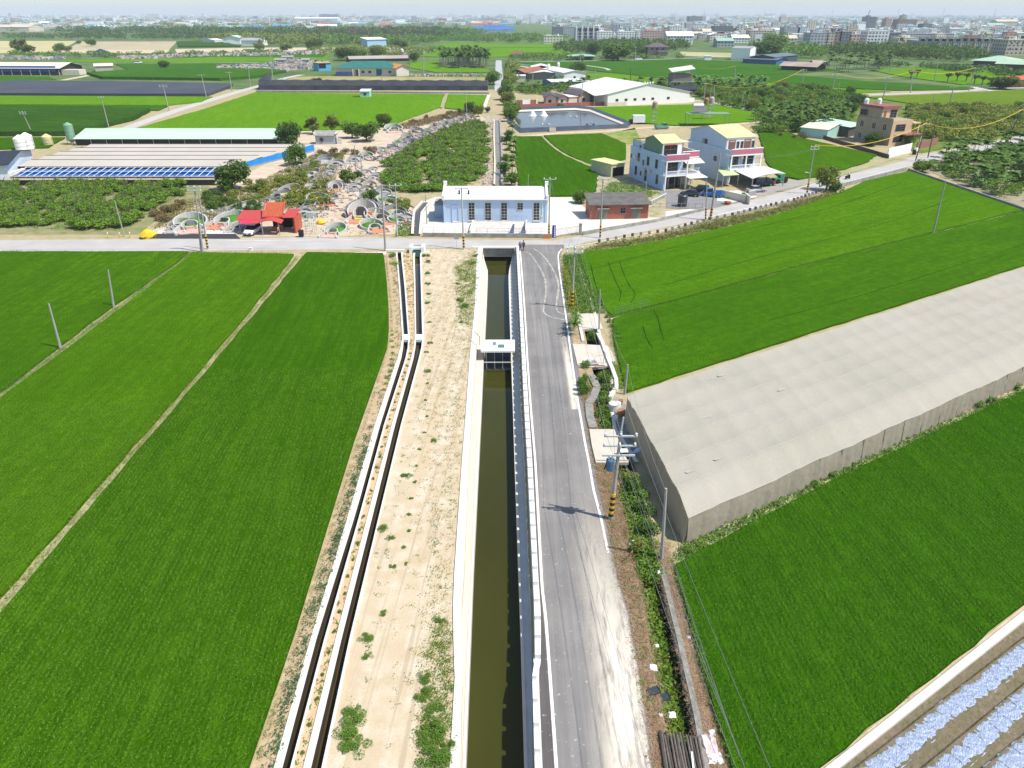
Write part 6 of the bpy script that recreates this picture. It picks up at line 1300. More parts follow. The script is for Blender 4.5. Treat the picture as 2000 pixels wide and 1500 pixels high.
# duck pool pens
p0 = P(18,349); p1 = P(420,349); t = thing('pool_pens','row of white framed pens over blue sheeting in front of the duck shed','animal pen',(p0.x,p0.y,0)); Lp = p1.x-p0.x; Dp = q0.y-p0.y-.4
box_part(t,'pool_sheet',.5,Lp-.2,.9,Dp*.5-.3,.2,.5,m_blue); box_part(t,'pool_sheet',.5,Lp-.2,Dp*.5+.3,Dp-.1,.4,1.0,m_blue); mb = MB()
for y,z in ((.1,.5),(Dp*.55,.95),(Dp-.1,1.4)): obj('long_beam',MB().box(0,Lp,y-.07,y+.07,z,z+.12),m_white,t)
for i in range(28): x = .4+(Lp-.8)*i/27; obj('cross_beam',MB().raw([(x-.06,.1,.5),(x+.06,.1,.5),(x+.06,Dp,1.4),(x-.06,Dp,1.4),(x-.06,.1,.58),(x+.06,.1,.58),(x+.06,Dp,1.48),(x-.06,Dp,1.48)],[(0,3,2,1),(4,5,6,7),(0,1,5,4),(2,3,7,6),(0,4,7,3),(1,2,6,5)]),m_white,t)
for i in range(14): x = .4+(Lp-.8)*i/13; obj('pen_post',MB().box(x-.05,x+.05,.0,.1,0,.5),m_gal,t)
box_part(t,'side_rail',-.9,.0,.2,Dp,.4,1.2,m_conc)
a,rz,W = frameAB(-60,363,420,362); t = thing('mesh_fence','dark mesh screen between the duck pens and the left orchard','fence',a[:],rz); box_part(t,'mesh',0,W,0,.1,0,1.3,MATS['dark_mesh']); box_part(t,'top_rail',0,W,-.03,.13,1.303,1.4,m_concy)
simple('farm_building','building with a blue black roof and white wall at the left frame edge','building',(-40,352),(19,349),3.4,22,M('white_blue_wall',(.66,.74,.82)),m_navy,'gable',1.5,'x',ov=.8)
t,L = simple('long_shed','long shed with a pale green roof behind the saw tooth duck shed','shed',(150,284),(545,284),2.0,7.5,MATS['dark_mesh'],m_pgreen,'shed',2.0,ov=.5)
for i in range(14): obj('post',MB().box(L*i/13-.08,L*i/13+.08,-.3,-.12,0,2.0),m_gal,t)
# silos
def silo(lab,px,py,r,h,mat,leg=0):
    q = P(px,py); t = thing('feed_silo',lab,'silo',q[:],0,'feed silos at the duck farm'); obj('body',MB().lathe([(r*.3,leg*.35),(r,leg),(r,leg+h),(r*.15,leg+h+r*.55)],n=18),mat,t)
    for z in (.33,.66): obj('band',MB().lathe([(r+.03,leg+h*z-.06),(r+.05,leg+h*z),(r+.03,leg+h*z+.06)],n=18),m_gal,t)
    obj('ladder',MB().tube((r+.05,-.2,0),(r+.05,-.2,leg+h),.03).tube((r+.05,.2,0),(r+.05,.2,leg+h),.03),m_gal,t)
    if leg:
        for a in range(4): obj('leg',MB().tube((r*math.cos(a*1.57+.78),r*math.sin(a*1.57+.78),0),(r*math.cos(a*1.57+.78),r*math.sin(a*1.57+.78),leg+.3),.08),m_gal,t)
silo('left white silo of the pair at the duck farm',44,293,1.7,3.4,m_white); silo('right white silo of the pair, half hidden behind the left one',57,291,1.7,3.8,m_white); silo('yellow cream silo with an orange cone top',95,284,1.5,2.6,M('yellow_cream',(.72,.58,.28)))
silo('tall pale green silo on legs by the long green roof',142,282,1.3,4.2,M('silo_green',(.20,.38,.24),var=.2),1.6)
# ---- red temple carport
a,rz,W = frameAB(466,456,576,456); t = thing('shrine_carport','bright red sheet roofed carport with an orange slatted panel beside the road','carport',a[:],rz); s = W/110
def X(p): return (p-466)*s
H = 2.7
obj('roof',MB().slab([(X(464),.2,2.5),(X(541),.2,2.5),(X(541),4.2,3.3),(X(466),4.2,3.3)],.08).slab([(X(555),.2,2.9),(X(579),.2,2.9),(X(579),4.4,3.5),(X(555),4.4,3.5)],.08),m_red,t)
rows = []
for i in range(13): u = i/12; x = X(500)+u*(X(557)-X(500)); z = 2.35+.55*math.sin(math.pi*min(1,max(0,(u-.2)/.8))); rows.append([(x,-1.6,z-.1),(x,.3,z+.1)])
obj('arched_roof',MB().grid(rows).grid([[(a_[0],a_[1],a_[2]-.06) for a_ in r] for r in rows][::-1]),m_red,t); obj('lower_roof',MB().slab([(X(480),-1.2,2.1),(X(505),-1.4,2.2),(X(518),.3,2.5),(X(466),.3,2.45)],.06),M('rose_sheet',(.62,.05,.1)),t)
pn = obj('slat_panel',MB().slab([(X(516),.6,2.9),(X(554),.6,2.9),(X(552),3.2,5.0),(X(519),3.2,5.0)],.1),m_orange,t)
for i in range(13): x = X(519)+i*(X(552)-X(519))/12; obj('slat',MB().tube((x,.6,2.98),(x,3.2,5.06),.06,n=4),M('orange_slat',(.62,.16,.08)),pn)
for x in (X(515.5),X(554.5)): obj('panel_post',MB().tube((x,.5,2.9),(x,3.4,5.3),.13),m_orange,t)
for x,y in ((X(472),-.4),(X(519),-1.4),(X(551),-1.4),(X(575),.3),(X(470),4),(X(574),4.2)): obj('post',MB().box(x-.06,x+.06,y-.06,y+.06,0,2.5),m_gal if y < .2 else m_orange,t)
box_part(t,'back_wall',X(520),X(578),4.5,4.6,0,2.6,m_dark); box_part(t,'side_wall',X(577),X(579),0,4.4,0,2.8,m_orange); obj('altar_table',MB().box(X(528),X(536),1.5,2.1,0,.8),m_brick,t); obj('shelf',MB().box(X(540),X(548),2,2.5,0,.9),m_brick,t)
# ---- grave house with round window
a,rz,W = frameAB(617,282,655,282); t = thing('grave_house','small grey grave house with a round window and ridged roof behind the tombs','grave house',a[:],rz); box_part(t,'wall',0,W,0,3.4,0,2.6,M('grey_render',(.45,.47,.50),var=.15));
obj('roof',MB().slab([(-.3,-.4,2.65),(W+.3,-.4,2.65),(W+.3,1.7,3.5),(-.3,1.7,3.5)],.12).slab([(-.3,1.7,3.5),(W+.3,1.7,3.5),(W+.3,3.8,2.65),(-.3,3.8,2.65)],.12),m_concd,t); obj('ridge',MB().box(-.4,W+.4,1.6,1.85,3.45,3.9).box(-.45,-.2,-.4,3.8,3.0,3.5).box(W+.2,W+.45,-.4,3.8,3.0,3.5),m_conc,t)
rw = obj('round_window',MB().raw([(1.9+.62*math.cos(a_),-.04,1.35+.62*math.sin(a_)) for a_ in np.linspace(0,6.283,17)[:-1]],[tuple(range(16))]),m_glass,t); mb = MB(); pts = [(1.9+.66*math.cos(a_),-.06,1.35+.66*math.sin(a_)) for a_ in np.linspace(0,6.283,17)]; mb.path(pts,.07,4); obj('frame',mb,m_concd,rw)
obj('side_arch',MB().box(W+.4,W+.6,.3,2.2,0,2.6).box(W+.6,W+2.0,.3,.5,0,1.8),m_conc,t)
# ---- further farm buildings
t,L = simple('farmhouse','long cream farmhouse with a dark green hipped roof','house',(657,148),(776,148),4.7,20,M('cream_pink_wall',(.72,.62,.52),var=.08),m_groof,'hip',3.8,ov=1.2)
box_part(t,'garage_door',L*.66,L*.75,-.12,-.003,.1,4.0,M('teal_door',(.02,.16,.22))); box_part(t,'red_door',L*.32,L*.36,-.12,-.003,.1,3.6,M('dark_red_door',(.3,.06,.05)))
for u in (.42,.53,.86): window(t,'f',L*u,1.6,1.8,1.4,L,20,1)
box_part(t,'porch_post',L*.28,L*.29,-2,-1.6,0,4.2,m_white); box_part(t,'porch_post',L*.38,L*.39,-2,-1.6,0,4.2,m_white); box_part(t,'blue_fence',L*.01,L*.28,-2.6,-2.4,0,2.6,M('steel_blue',(.08,.14,.3),var=.5,scale=.4))
simple('farmhouse','small cream house with an orange gable roof right of the green roofed one','house',(775,149),(799,148),4.8,14,MATS['cream_pink_wall'],M('orange_tile',(.65,.28,.06)),'gable',2.2,'y',ov=.8)
t,L = simple('blue_house','small blue house with a yellow orange roof slab left of the green roof','house',(623,139),(647,138),5.2,10,M('sky_blue_wall',(.10,.42,.68)),M('ochre_roof',(.6,.42,.14)),'flat',ov=.6); box_part(t,'dark_front',.3,L*.6,-.1,-.003,1.8,4.8,m_dark)
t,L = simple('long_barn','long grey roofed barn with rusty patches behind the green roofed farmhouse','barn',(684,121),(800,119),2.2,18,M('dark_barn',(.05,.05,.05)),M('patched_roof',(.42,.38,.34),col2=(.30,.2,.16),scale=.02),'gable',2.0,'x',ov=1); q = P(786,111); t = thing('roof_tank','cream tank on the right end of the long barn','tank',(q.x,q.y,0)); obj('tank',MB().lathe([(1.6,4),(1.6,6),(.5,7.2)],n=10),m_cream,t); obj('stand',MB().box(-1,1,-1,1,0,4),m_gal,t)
t,L = simple('field_hut','tiny mint green hut with a white sloping roof in the bright rice field','hut',(704,191),(722,191),3.0,5,m_mint,m_white,'shed',.6,ov=.3); window(t,'f',1.7,1.1,1.2,1.1,L,5,2); obj('side_porch',MB().slab([(-3,-.2,2.6),(0,-.2,3.1),(0,4,3.1),(-3,4,2.6)],.1),m_red,t)
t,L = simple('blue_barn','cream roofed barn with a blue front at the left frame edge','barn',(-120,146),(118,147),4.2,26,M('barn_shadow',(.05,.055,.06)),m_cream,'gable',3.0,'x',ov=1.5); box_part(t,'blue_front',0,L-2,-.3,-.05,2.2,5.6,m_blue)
for i in range(14): box_part(t,'post',L*i/13-.2,L*i/13+.2,-.9,-.6,0,3.2,m_cream)
box_part(t,'end_room',L+.1,L+12,2,10,0,3.2,m_cream)
simple('shed','small open shed with a cream roof right of the blue fronted barn','shed',(187,140),(222,139),3.6,10,M('cream_block',(.5,.47,.4),var=.3),m_cream,'shed',1.2,ov=.6)
simple('shed','light blue shed with a white roof on the pale field','shed',(718,92),(755,91),8.5,16,M('light_blue',(.40,.60,.78)),m_white,'shed',2.0,ov=1.0)
simple('shed','tall white shed with a pale green roof among the far left trees','shed',(437,86),(470,86),7.5,26,m_white,m_pgreen,'gable',3,'y',ov=1); simple('shed','long white low shed beside the tall white one','shed',(472,89),(514,89),6,20,m_white,M('grey_roof2',(.35,.36,.38)),'gable',3,'x',ov=1); simple('shed','small pale shed left of the tall white one','shed',(420,85),(437,84),4,20,m_conc,m_wroof,'gable',2,'x')
t,L = simple('blue_factory','long factory with a bright blue roof on the far edge of the fields','factory',(927,65),(1003,65),7,60,m_white,M('blue_factory_sheet',(.04,.16,.42),var=.2),'gable',5,'x',ov=3); t,L = simple('blue_factory','taller central hall of the blue roofed factory','factory',(945,64),(985,64),12,60,MATS['blue_factory_sheet'],MATS['blue_factory_sheet'],'gable',3,'x',ov=2)
simple('grave_pavilion','small pavilion with a dark blue pointed roof near the far left tombs','pavilion',(185,110),(204,110),3,9,m_white,M('navy_tile',(.04,.06,.11)),'hip',3.4,ov=2)
for px,w_,lab in ((538,20,'left grey grave house roof among the far tombs'),(552,20,'larger grey grave house roof among the far tombs'),(590,14,'right small grey grave house among the far tombs')): simple('grave_house',lab,'grave house',(px,124 if px != 552 else 118),(px+w_,124 if px != 552 else 118),2.7,6,MATS['grey_render'],m_concd,'gable',1.2,'x',ov=.8)
t,L = simple('villa','brown two floor villa with a hipped dark roof near the far road','house',(1265,108),(1303,108),7.4,14,M('villa_wall',(.40,.32,.26),var=.2,scale=.1),m_slate,'hip',3.6,ov=2)
for u in (.15,.4,.7): window(t,'f',L*u,4.9,2.2,1.6,L,14,1)
box_part(t,'porch',L*.5,L*.98,-5,-.003,0,3.4,MATS['villa_wall']); obj('porch_roof',MB().slab([(L*.45,-6,3.42),(L*1.05,-6,3.42),(L*1.05,0,4.6),(L*.45,0,4.6)],.2),m_slate,t)
simple('white_warehouse','tall plain white warehouse with a grey roof by the far road','warehouse',(1427,117),(1463,118),9.5,26,m_white,M('grey_roof2',(.35,.36,.38)),'gable',1.5,'x',ov=.3)
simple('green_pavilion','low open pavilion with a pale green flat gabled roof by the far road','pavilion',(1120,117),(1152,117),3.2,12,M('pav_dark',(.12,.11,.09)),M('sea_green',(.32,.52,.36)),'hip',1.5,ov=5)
simple('hut','small white hut beside the far road right of the villa','hut',(1376,118),(1389,118),3.4,5,m_white,m_white,'flat'); simple('blue_shed','long low blue walled shed at the right of the tall white warehouse','shed',(1450,124),(1515,127),3.6,20,M('mid_blue',(.05,.16,.34)),M('grey_blue_roof',(.13,.14,.18)),'gable',1.5,'x',ov=1)
simple('dark_shed','dark blue grey shed in front of the dark trees','shed',(1510,126),(1556,121),5.4,20,M('slate_wall',(.06,.09,.12)),M('slate_roof',(.13,.19,.2)),'gable',1.6,'x',ov=.6); simple('open_shed','long open shed with a rusty beige roof at the field edge','shed',(1525,137),(1592,140),3,16,m_dark,M('rust_beige_roof',(.48,.38,.3),var=.4,scale=.1),'gable',2.5,'x',ov=1.5)
simple('open_shed','rusty beige shed roof right of the long open shed','shed',(1592,136),(1612,136),3.4,12,m_dark,MATS['rust_beige_roof'],'gable',2.5,'x',ov=1.5)
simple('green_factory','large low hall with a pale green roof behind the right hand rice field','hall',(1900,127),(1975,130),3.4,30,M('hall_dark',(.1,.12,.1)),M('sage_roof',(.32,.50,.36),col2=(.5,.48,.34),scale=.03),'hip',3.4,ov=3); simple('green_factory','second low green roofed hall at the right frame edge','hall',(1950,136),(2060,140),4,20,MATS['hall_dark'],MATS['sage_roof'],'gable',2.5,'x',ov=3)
simple('roadside_shrine','small orange red roofed shrine by the right hand lane','shrine',(1975,171),(2010,170),4,8,MATS['brick_pilaster'],M('orange_red_roof',(.7,.13,.05)),'gable',1.6,'x',ov=1.5)
simple('barn','flat brown roofed cottage by the far road, left of the green pavilion','house',(1000,112),(1022,112),2.6,12,M('cream2',(.55,.5,.42)),M('maroon_roof',(.22,.1,.1)),'hip',3,ov=1.5)
# white covers and small bits on the pond side
a = P(1228,242); t = thing('container','white boxy container at the pond corner on the heap of earth','container',(P(1236,243).x,P(1236,243).y,0)); obj('body',MB().box(0,4.4,0,2.4,.6,3.1),m_white,t); obj('side_box',MB().box(-1.2,-.02,0,2,0,1.6),m_dark,t)
a = P(1073,258); t = thing('standing_board','cream square panel standing on the near pond bank','panel',a[:]); obj('board',MB().box(0,2.2,0,.15,.1,1.5),m_cream,t); obj('support',MB().box(.2,.35,.15,.8,0,1.2).box(1.8,1.95,.15,.8,0,1.2),m_gal,t)
for (px,py,lab,c,hh) in ((1276,243,'rusty water tank on a slim steel tower by the pond lane',(.36,.30,.2),5.5),(1376,234,'orange brown water tank on a steel stand behind the yellow roof',(.42,.22,.08),5.5),(1386,234,'pale water tank on the steel stand right of the brown one',(.5,.48,.45),5.8)):
    q = P(px,py); t = thing('tank_tower',lab,'water tank',q[:]); obj('tank',MB().lathe([(.9,hh),(.95,hh+.2),(.95,hh+2),(.5,hh+2.4),(.2,hh+2.5)],n=14),M('tank%d' % px,c,var=.3),t)
    for x in (-.8,.8):
        for y in (-.8,.8): obj('leg',MB().tube((x,y,0),(x*.8,y*.8,hh),.07),m_gal,t)
    for z in (1.4,2.9,4.3): obj('brace',MB().tube((-.8,-.8,z),(.8,-.8,z),.04).tube((-.8,.8,z),(.8,.8,z),.04),m_gal,t)
q = P(1366,246); t = thing('solar_heater','solar water heater with grey panels and a white tank on a flat frame','solar heater',q[:]); obj('panel',MB().slab([(-3,-1.5,5.0),(2.2,-1.5,5.0),(1.8,.8,6.4),(-3.2,.8,6.4)],.12),M('solar_panel',(.16,.16,.16),rough=.25),t); obj('tank',MB().tube((-2.6,1.1,6.9),(1.0,1.1,6.9),.55,n=12),m_white,t); obj('platform',MB().box(-5,10,-2.5,3,4.2,4.4),m_gwall,t)
for x in (-4.8,9.7):
    for y in (-2.3,2.7): obj('post',MB().box(x,x+.15,y,y+.15,0,4.2),m_gwall,t)
# ================================================================== THE TOMB FIELD
m_tcon = M('tomb_concrete',(.44,.42,.38),var=.35,scale=1.2,rough=.9,bmp=.1); m_tgrey = M('tomb_grey',(.30,.31,.32),var=.4,scale=1.5); m_twhite = M('tomb_white',(.54,.515,.47),var=.15,scale=1.5)
m_tor = M('orange_paving',(.72,.24,.12),var=.15); m_tpink = M('pink_paving',(.66,.42,.34),var=.2); m_turf = soilmat('tomb_turf',(.07,.20,.02),(.11,.26,.03),(.05,.15,.02),s1=.5,s2=3); m_tdry = soilmat('tomb_dry_mound',(.50,.40,.22),(.58,.46,.3),(.3,.3,.1),s1=.3,s2=2)
m_stone = M('dark_stone',(.10,.11,.12),var=.4,rough=.4); m_ink = M('ink_panel',(.05,.045,.06),col2=(.6,.55,.55),scale=2.5)
def ushape(a,b,n,y0,open_=.25):
    """horseshoe outline, opening towards -y, as points with a 0..1 height factor (1 at the back)"""
    out = []
    for i in range(n+1):
        t = -math.pi/2+open_+(2*math.pi-2*open_)*i/n; out.append((a*math.cos(t),y0+b*math.sin(t),.5+.5*math.sin(t)))
    return out
def wallstrip(mb,pts,th,h0,h1,mi=0):
    n = len(pts); I = []; O = []
    for i,(x,y,f) in enumerate(pts):
        p = pts[max(0,i-1)]; q = pts[min(n-1,i+1)]; dx,dy = q[0]-p[0],q[1]-p[1]; L = math.hypot(dx,dy) or 1; nx_,ny_ = dy/L*th,-dx/L*th; z = h0+(h1-h0)*f**1.3
        I.append((x,y,z)); O.append((x+nx_,y+ny_,z))
    a = [(x,y,0) for x,y,z in I]; b = [(x,y,0) for x,y,z in O]
    mb.grid([b,O],mi); mb.grid([O,I],mi); mb.grid([I,a],mi)
    for e in (0,-1): mb.face([a[e],I[e],O[e],b[e]],mi)
def tomb_proto(kind):
    """returns list of (part name, mesh, material)"""
    P_ = []
    mound,pave,wallm,h,deco = {'turf': (m_turf,m_tpink,m_twhite,1.0,0),'dry': (m_tdry,m_tor,m_tcon,1.1,0),'plain': (m_tcon,m_tcon,m_tcon,.8,0),'grey': (m_tdry,m_tcon,m_tgrey,1.0,0),'big': (m_tdry,m_tor,m_twhite,1.7,1),'orange': (m_turf,m_tor,m_twhite,.9,0)}[kind]
    mb = MB(); wallstrip(mb,ushape(1.75,2.2,22,2.9,.55),.18,.35,h+.25); P_.append(('outer_wall',mb,[wallm]))
    mb = MB(); mb.lathe([(1.70,.02),(1.5,.35),(1.0,.62),(.5,.72),(.02,.75)],(0,3.1,0),18,sx=.98,sy=1.22); P_.append(('mound',mb,[mound]))
    mb = MB(); wallstrip(mb,ushape(.85,.9,14,1.1,.75),.14,.5,h+.05); P_.append(('inner_arch',mb,[wallm if not deco else m_twhite]))
    mb = MB().box(-.4,.4,1.55,1.75,0,h+.05).box(-.28,.28,1.5,1.549,.2,h-.1); P_.append(('headstone',mb,[m_stone if kind != 'turf' else m_tgrey]))
    mb = MB().box(-.45,.45,.75,1.15,.1,.42); P_.append(('altar',mb,[m_tpink if kind in ('turf','orange') else m_tcon]))
    mb = MB().prism([(-1.0,1.2),(-1.5,-.3),(-1.1,-1.3),(1.1,-1.3),(1.5,-.3),(1.0,1.2)],.0,.14); P_.append(('forecourt',mb,[pave]))
    for s in (-1,1):
        mb = MB(); pts = [(s*.95,1.0,1),(s*1.25,.45,.75),(s*1.55,-.1,.5),(s*1.62,-.7,.2),(s*1.35,-1.35,0)]; wallstrip(mb,pts if s < 0 else pts,.15*(-s),.28,.75); P_.append(('wing_wall',mb,[wallm]))
        mb = MB().lathe([(.24,0),(.26,.3),(.2,.45),(.02,.55)],(s*1.5,-1.2,0),10); P_.append(('drum_post',mb,[m_twhite if kind != 'grey' else m_tgrey]))
    if deco:
        mb = MB(); wallstrip(mb,[(x*1.28,y*1.02-.1,f) for x,y,f in ushape(1.75,2.2,22,2.9,1.0)],.12,.3,2.1); P_.append(('painted_screen',mb,[m_ink]))
        mb = MB().box(-1.5,-.95,1.0,1.25,.1,1.1).box(.95,1.5,1.0,1.25,.1,1.1); P_.append(('side_panel',mb,[m_tor]))
        mb = MB().prism([(-.75,.7),(.75,.7),(.75,.2),(-.75,.2)],.14,.3); P_.append(('yellow_step',mb,[M('yellow_step',(.68,.62,.10))]))
    out = []
    for nm,mb,mats in P_:
        me = bpy.data.meshes.new(nm); me.from_pydata(mb.v,[],mb.f)
        for m in mats: me.materials.append(m)
        me.update(); out.append((nm,me))
    return out
TP = {k: tomb_proto(k) for k in ('turf','dry','plain','grey','big','orange')}
def tomb(kind,px,py,w,rot,lab,group=None,flat=1.0,parts=None):
    q = P(px,py); t = thing('horseshoe_tomb',lab,'tomb',q[:],rot,group); s = w/3.7; t.scale = (s,s,s*flat*.85)
    for nm,me in TP[kind]:
        if parts and nm not in parts: continue
        o = bpy.data.objects.new(nm,me); C.objects.link(o); o.parent = t
    return t
R_ = math.radians
for a in [('big',703,432,5.6,R_(4),'largest tomb, with a painted screen and orange forecourt, right of the dirt path'),
 ('turf',645,461,4.0,R_(-6),'low tomb with bright turf mound beside the road, nearest the yellow bag'),
 ('orange',738,452,4.4,R_(28),'turf tomb with an orange forecourt close to the tall road pole'),
 ('dry',752,436,5.0,R_(30),'sandy mounded tomb with high grey walls behind the turf one by the pole'),('dry',634,402,5.0,R_(30),'wide sandy tomb with an orange step left of the dirt path'),
 ('grey',722,396,4.6,R_(8),'grey walled tomb right behind the largest painted one'),('plain',690,372,3.4,R_(0),'small white tomb posts under the green tree by the path'),
 ('orange',425,444,5.6,R_(-12),'turf tomb with a tall curved wall beside the asphalt patch'),('turf',372,452,6.0,R_(20),'wide turf tomb behind the three leaning poles'),('plain',345,452,4.4,R_(10),'white slab tomb at the far left of the tomb field by the red object'),
 ('plain',458,452,3.4,R_(-5),'round white paved tomb front left of the red carport'),('grey',532,392,4.4,R_(-20),'overgrown grey horseshoe tomb above the red carport'),
 ('plain',470,410,4.8,R_(-40),'long bare concrete tomb wall in the left part of the tomb field'),('plain',440,415,5.2,R_(-40),'bright concrete tomb wing below the dark round tree'),('grey',505,405,4.0,R_(-35),'grey curved tomb wall between shrubs above the carport left roof'),
 ('dry',552,382,4.6,R_(-10),'brown shrub covered tomb in the middle left of the field'),('orange',612,375,3.6,R_(15),'small tomb with an orange step beside the path bend'),('plain',596,425,3.6,R_(20),'crowded white tomb left of the open path, behind the tipped white box'),
 ('grey',600,408,3.4,R_(15),'grey crowded tomb below the wide sandy one'),('plain',655,327,4.6,R_(10),'white tomb with cylinder wall just above the open dirt turn'),('plain',607,325,5.4,R_(-30),'angled white tomb wing at the upper left of the dirt turn'),
 ('grey',640,318,4.4,R_(20),'grey walled tomb with a patch of turf below the grave house'),('turf',715,311,4.2,R_(10),'turf topped tomb below the tree row on the right'),('plain',690,318,4.4,R_(0),'tomb with two square dark openings at the head of the path'),
 ('grey',785,425,4.4,R_(30),'grey tomb right of the thin pole near the side channel'),('orange',790,438,3.4,R_(40),'small pink paved tomb nearest the side channel'),('turf',765,400,4.2,R_(25),'turf tomb behind the thin pole at the orchard edge'),
 ('plain',750,385,3.6,R_(10),'flat white tomb between the largest one and the orchard'),('turf',772,258,6.2,R_(15),'tomb with a long white wing and turf patch right of the tree row'),('dry',800,292,3.6,R_(20),'orange brown tomb at the lower edge of the right tomb strip'),
 ('plain',575,352,4.4,R_(-30),'low grey slab tomb right of the blue tarpaulin wall'),('grey',592,345,4.0,R_(-25),'scattered grey slab tomb near the tarpaulin corner'),('plain',520,375,4.0,R_(-30),'half buried white tomb above the dark round tree shrubs'),
 ('big',655,374,3.4,R_(10),'small painted tomb on the left edge of the dirt path')]:
    tomb(*a)
r5 = random.Random(11)
strip = [(735,318),(760,305),(790,300),(820,280),(860,268),(905,248),(930,232),(925,222),(880,236),(850,246),(810,258),(775,275),(740,300)]
SPP = PX(strip); X_,Y_ = scatter(SPP,400,np.random.default_rng(8)); pts = []
for x,y in zip(X_,Y_):
    if all((x-a)**2+(y-b)**2 > 10.5 for a,b in pts): pts.append((x,y))
for i,(x,y) in enumerate(pts[:70]):
    t = tomb(r5.choice(['plain','plain','grey','turf','dry']),0,1000,r5.uniform(3.0,4.4),R_(35)+r5.uniform(-.4,.4),'white walled tomb crowded in the strip between orchard and tree row','tombs of the right hand strip',parts=r5.choice([('outer_wall','mound','headstone','forecourt','wing_wall'),('inner_arch','headstone','forecourt','wing_wall'),('outer_wall','inner_arch','headstone')])); t.location = (x,y,0); t.scale = [k*r5.uniform(.6,1.15) for k in t.scale]
LEFTP = PX([(330,440),(420,400),(520,350),(600,305),(640,292),(655,300),(640,345),(650,380),(640,410),(600,430),(560,400),(480,400),(420,430)])
X_,Y_ = scatter(LEFTP,500,np.random.default_rng(9)); taken = [tuple(o.location[:2]) for o in C.objects if o.name.startswith('horseshoe_tomb')]; pts = []
for x,y in zip(X_,Y_):
    if all((x-a)**2+(y-b)**2 > 14 for a,b in pts+taken): pts.append((x,y))
for i,(x,y) in enumerate(pts[:40]):
    t = tomb(r5.choice(['plain','plain','grey','dry']),0,1000,r5.uniform(2.0,3.4),R_(-25)+r5.uniform(-.6,.6),'small weathered tomb among shrubs in the left part of the tomb field','tombs of the left hand field',parts=r5.choice([('outer_wall','mound','headstone','wing_wall'),('inner_arch','headstone','wing_wall','altar'),('outer_wall','inner_arch','headstone')])); t.location = (x,y,0); t.scale = [k*r5.uniform(.6,1.2) for k in t.scale]
RIGHTP = PX([(700,340),(735,330),(742,370),(800,395),(812,440),(760,420),(720,385)]); X_,Y_ = scatter(RIGHTP,200,np.random.default_rng(10)); taken = [tuple(o.location[:2]) for o in C.objects if o.name.startswith('horseshoe_tomb')]; pts = []
for x,y in zip(X_,Y_):
    if all((x-a)**2+(y-b)**2 > 12 for a,b in pts+taken): pts.append((x,y))
for x,y in pts[:16]:
    t = tomb(r5.choice(['plain','grey','dry']),0,1000,r5.uniform(2.4,3.4),R_(20)+r5.uniform(-.5,.5),'small tomb in the clutter between the path and the side channel','tombs between path and channel',parts=('outer_wall','mound','headstone','wing_wall')); t.location = (x,y,0)
# far tomb fields: pale broken rows nobody could count
def rubble(name,px,n,seed,size,h,mats,lab=None):
    poly = PX(px); rg = np.random.default_rng(seed); X,Y = scatter(poly,n,rg); mb = MB()
    for x,y in zip(X,Y):
        a = rg.random()*3.14; s = size*rg.uniform(.3,1.2); mb.box(-s,s,-s*rg.uniform(.15,.6),s*.3,0,h*rg.uniform(.3,1.1),int(rg.integers(0,len(mats))),a,(float(x),float(y)))
    return tag(obj(name,mb,mats),kind='stuff')
rb_m = [m_tcon,m_tgrey,m_tpink,m_twhite]
rubble('rubble',[(560,340),(640,300),(700,320),(735,345),(735,380),(800,400),(815,445),(760,445),(740,430),(650,415),(600,440),(520,400)],900,1,.45,.35,rb_m)
rubble('rubble',[(330,455),(350,430),(460,400),(520,380),(500,400),(470,425),(440,452)],260,2,.4,.4,rb_m)
rubble('rubble',strip,520,3,.5,.5,rb_m); rubble('rubble',[(575,440),(650,420),(680,430),(740,460),(600,452)],160,4,.3,.15,rb_m)
far_m = [m_tcon,m_twhite,m_tpink,m_tgrey]
rubble('far_tombs',[(500,137),(520,126),(560,117),(600,118),(640,122),(620,134),(560,140)],420,5,2.0,1.9,far_m); rubble('far_tombs',[(330,108),(500,104),(640,101),(640,106),(500,110),(330,112)],300,6,2.6,2.2,far_m)
rubble('far_tombs',[(420,131),(500,127),(520,131),(500,138),(430,137)],220,7,1.8,1.7,far_m); rubble('far_tombs',[(230,113),(330,109),(330,114),(250,117)],130,8,2.4,2,far_m)
rubble('far_tombs',[(0,110),(60,112),(130,112),(120,117),(0,117)],120,9,2.4,2,far_m); rubble('far_tombs',[(800,146),(955,148),(955,150),(800,149)],120,10,1.3,1.2,far_m); rubble('far_tombs',[(690,105),(800,100),(850,103),(800,108),(700,108)],180,11,2,1.5,far_m)
rubble('bank_stones',PX and [(940,365),(952,240),(966,240),(966,365)],300,12,.35,.3,[m_tcon,m_tpink,M('log_brown',(.22,.16,.11))])
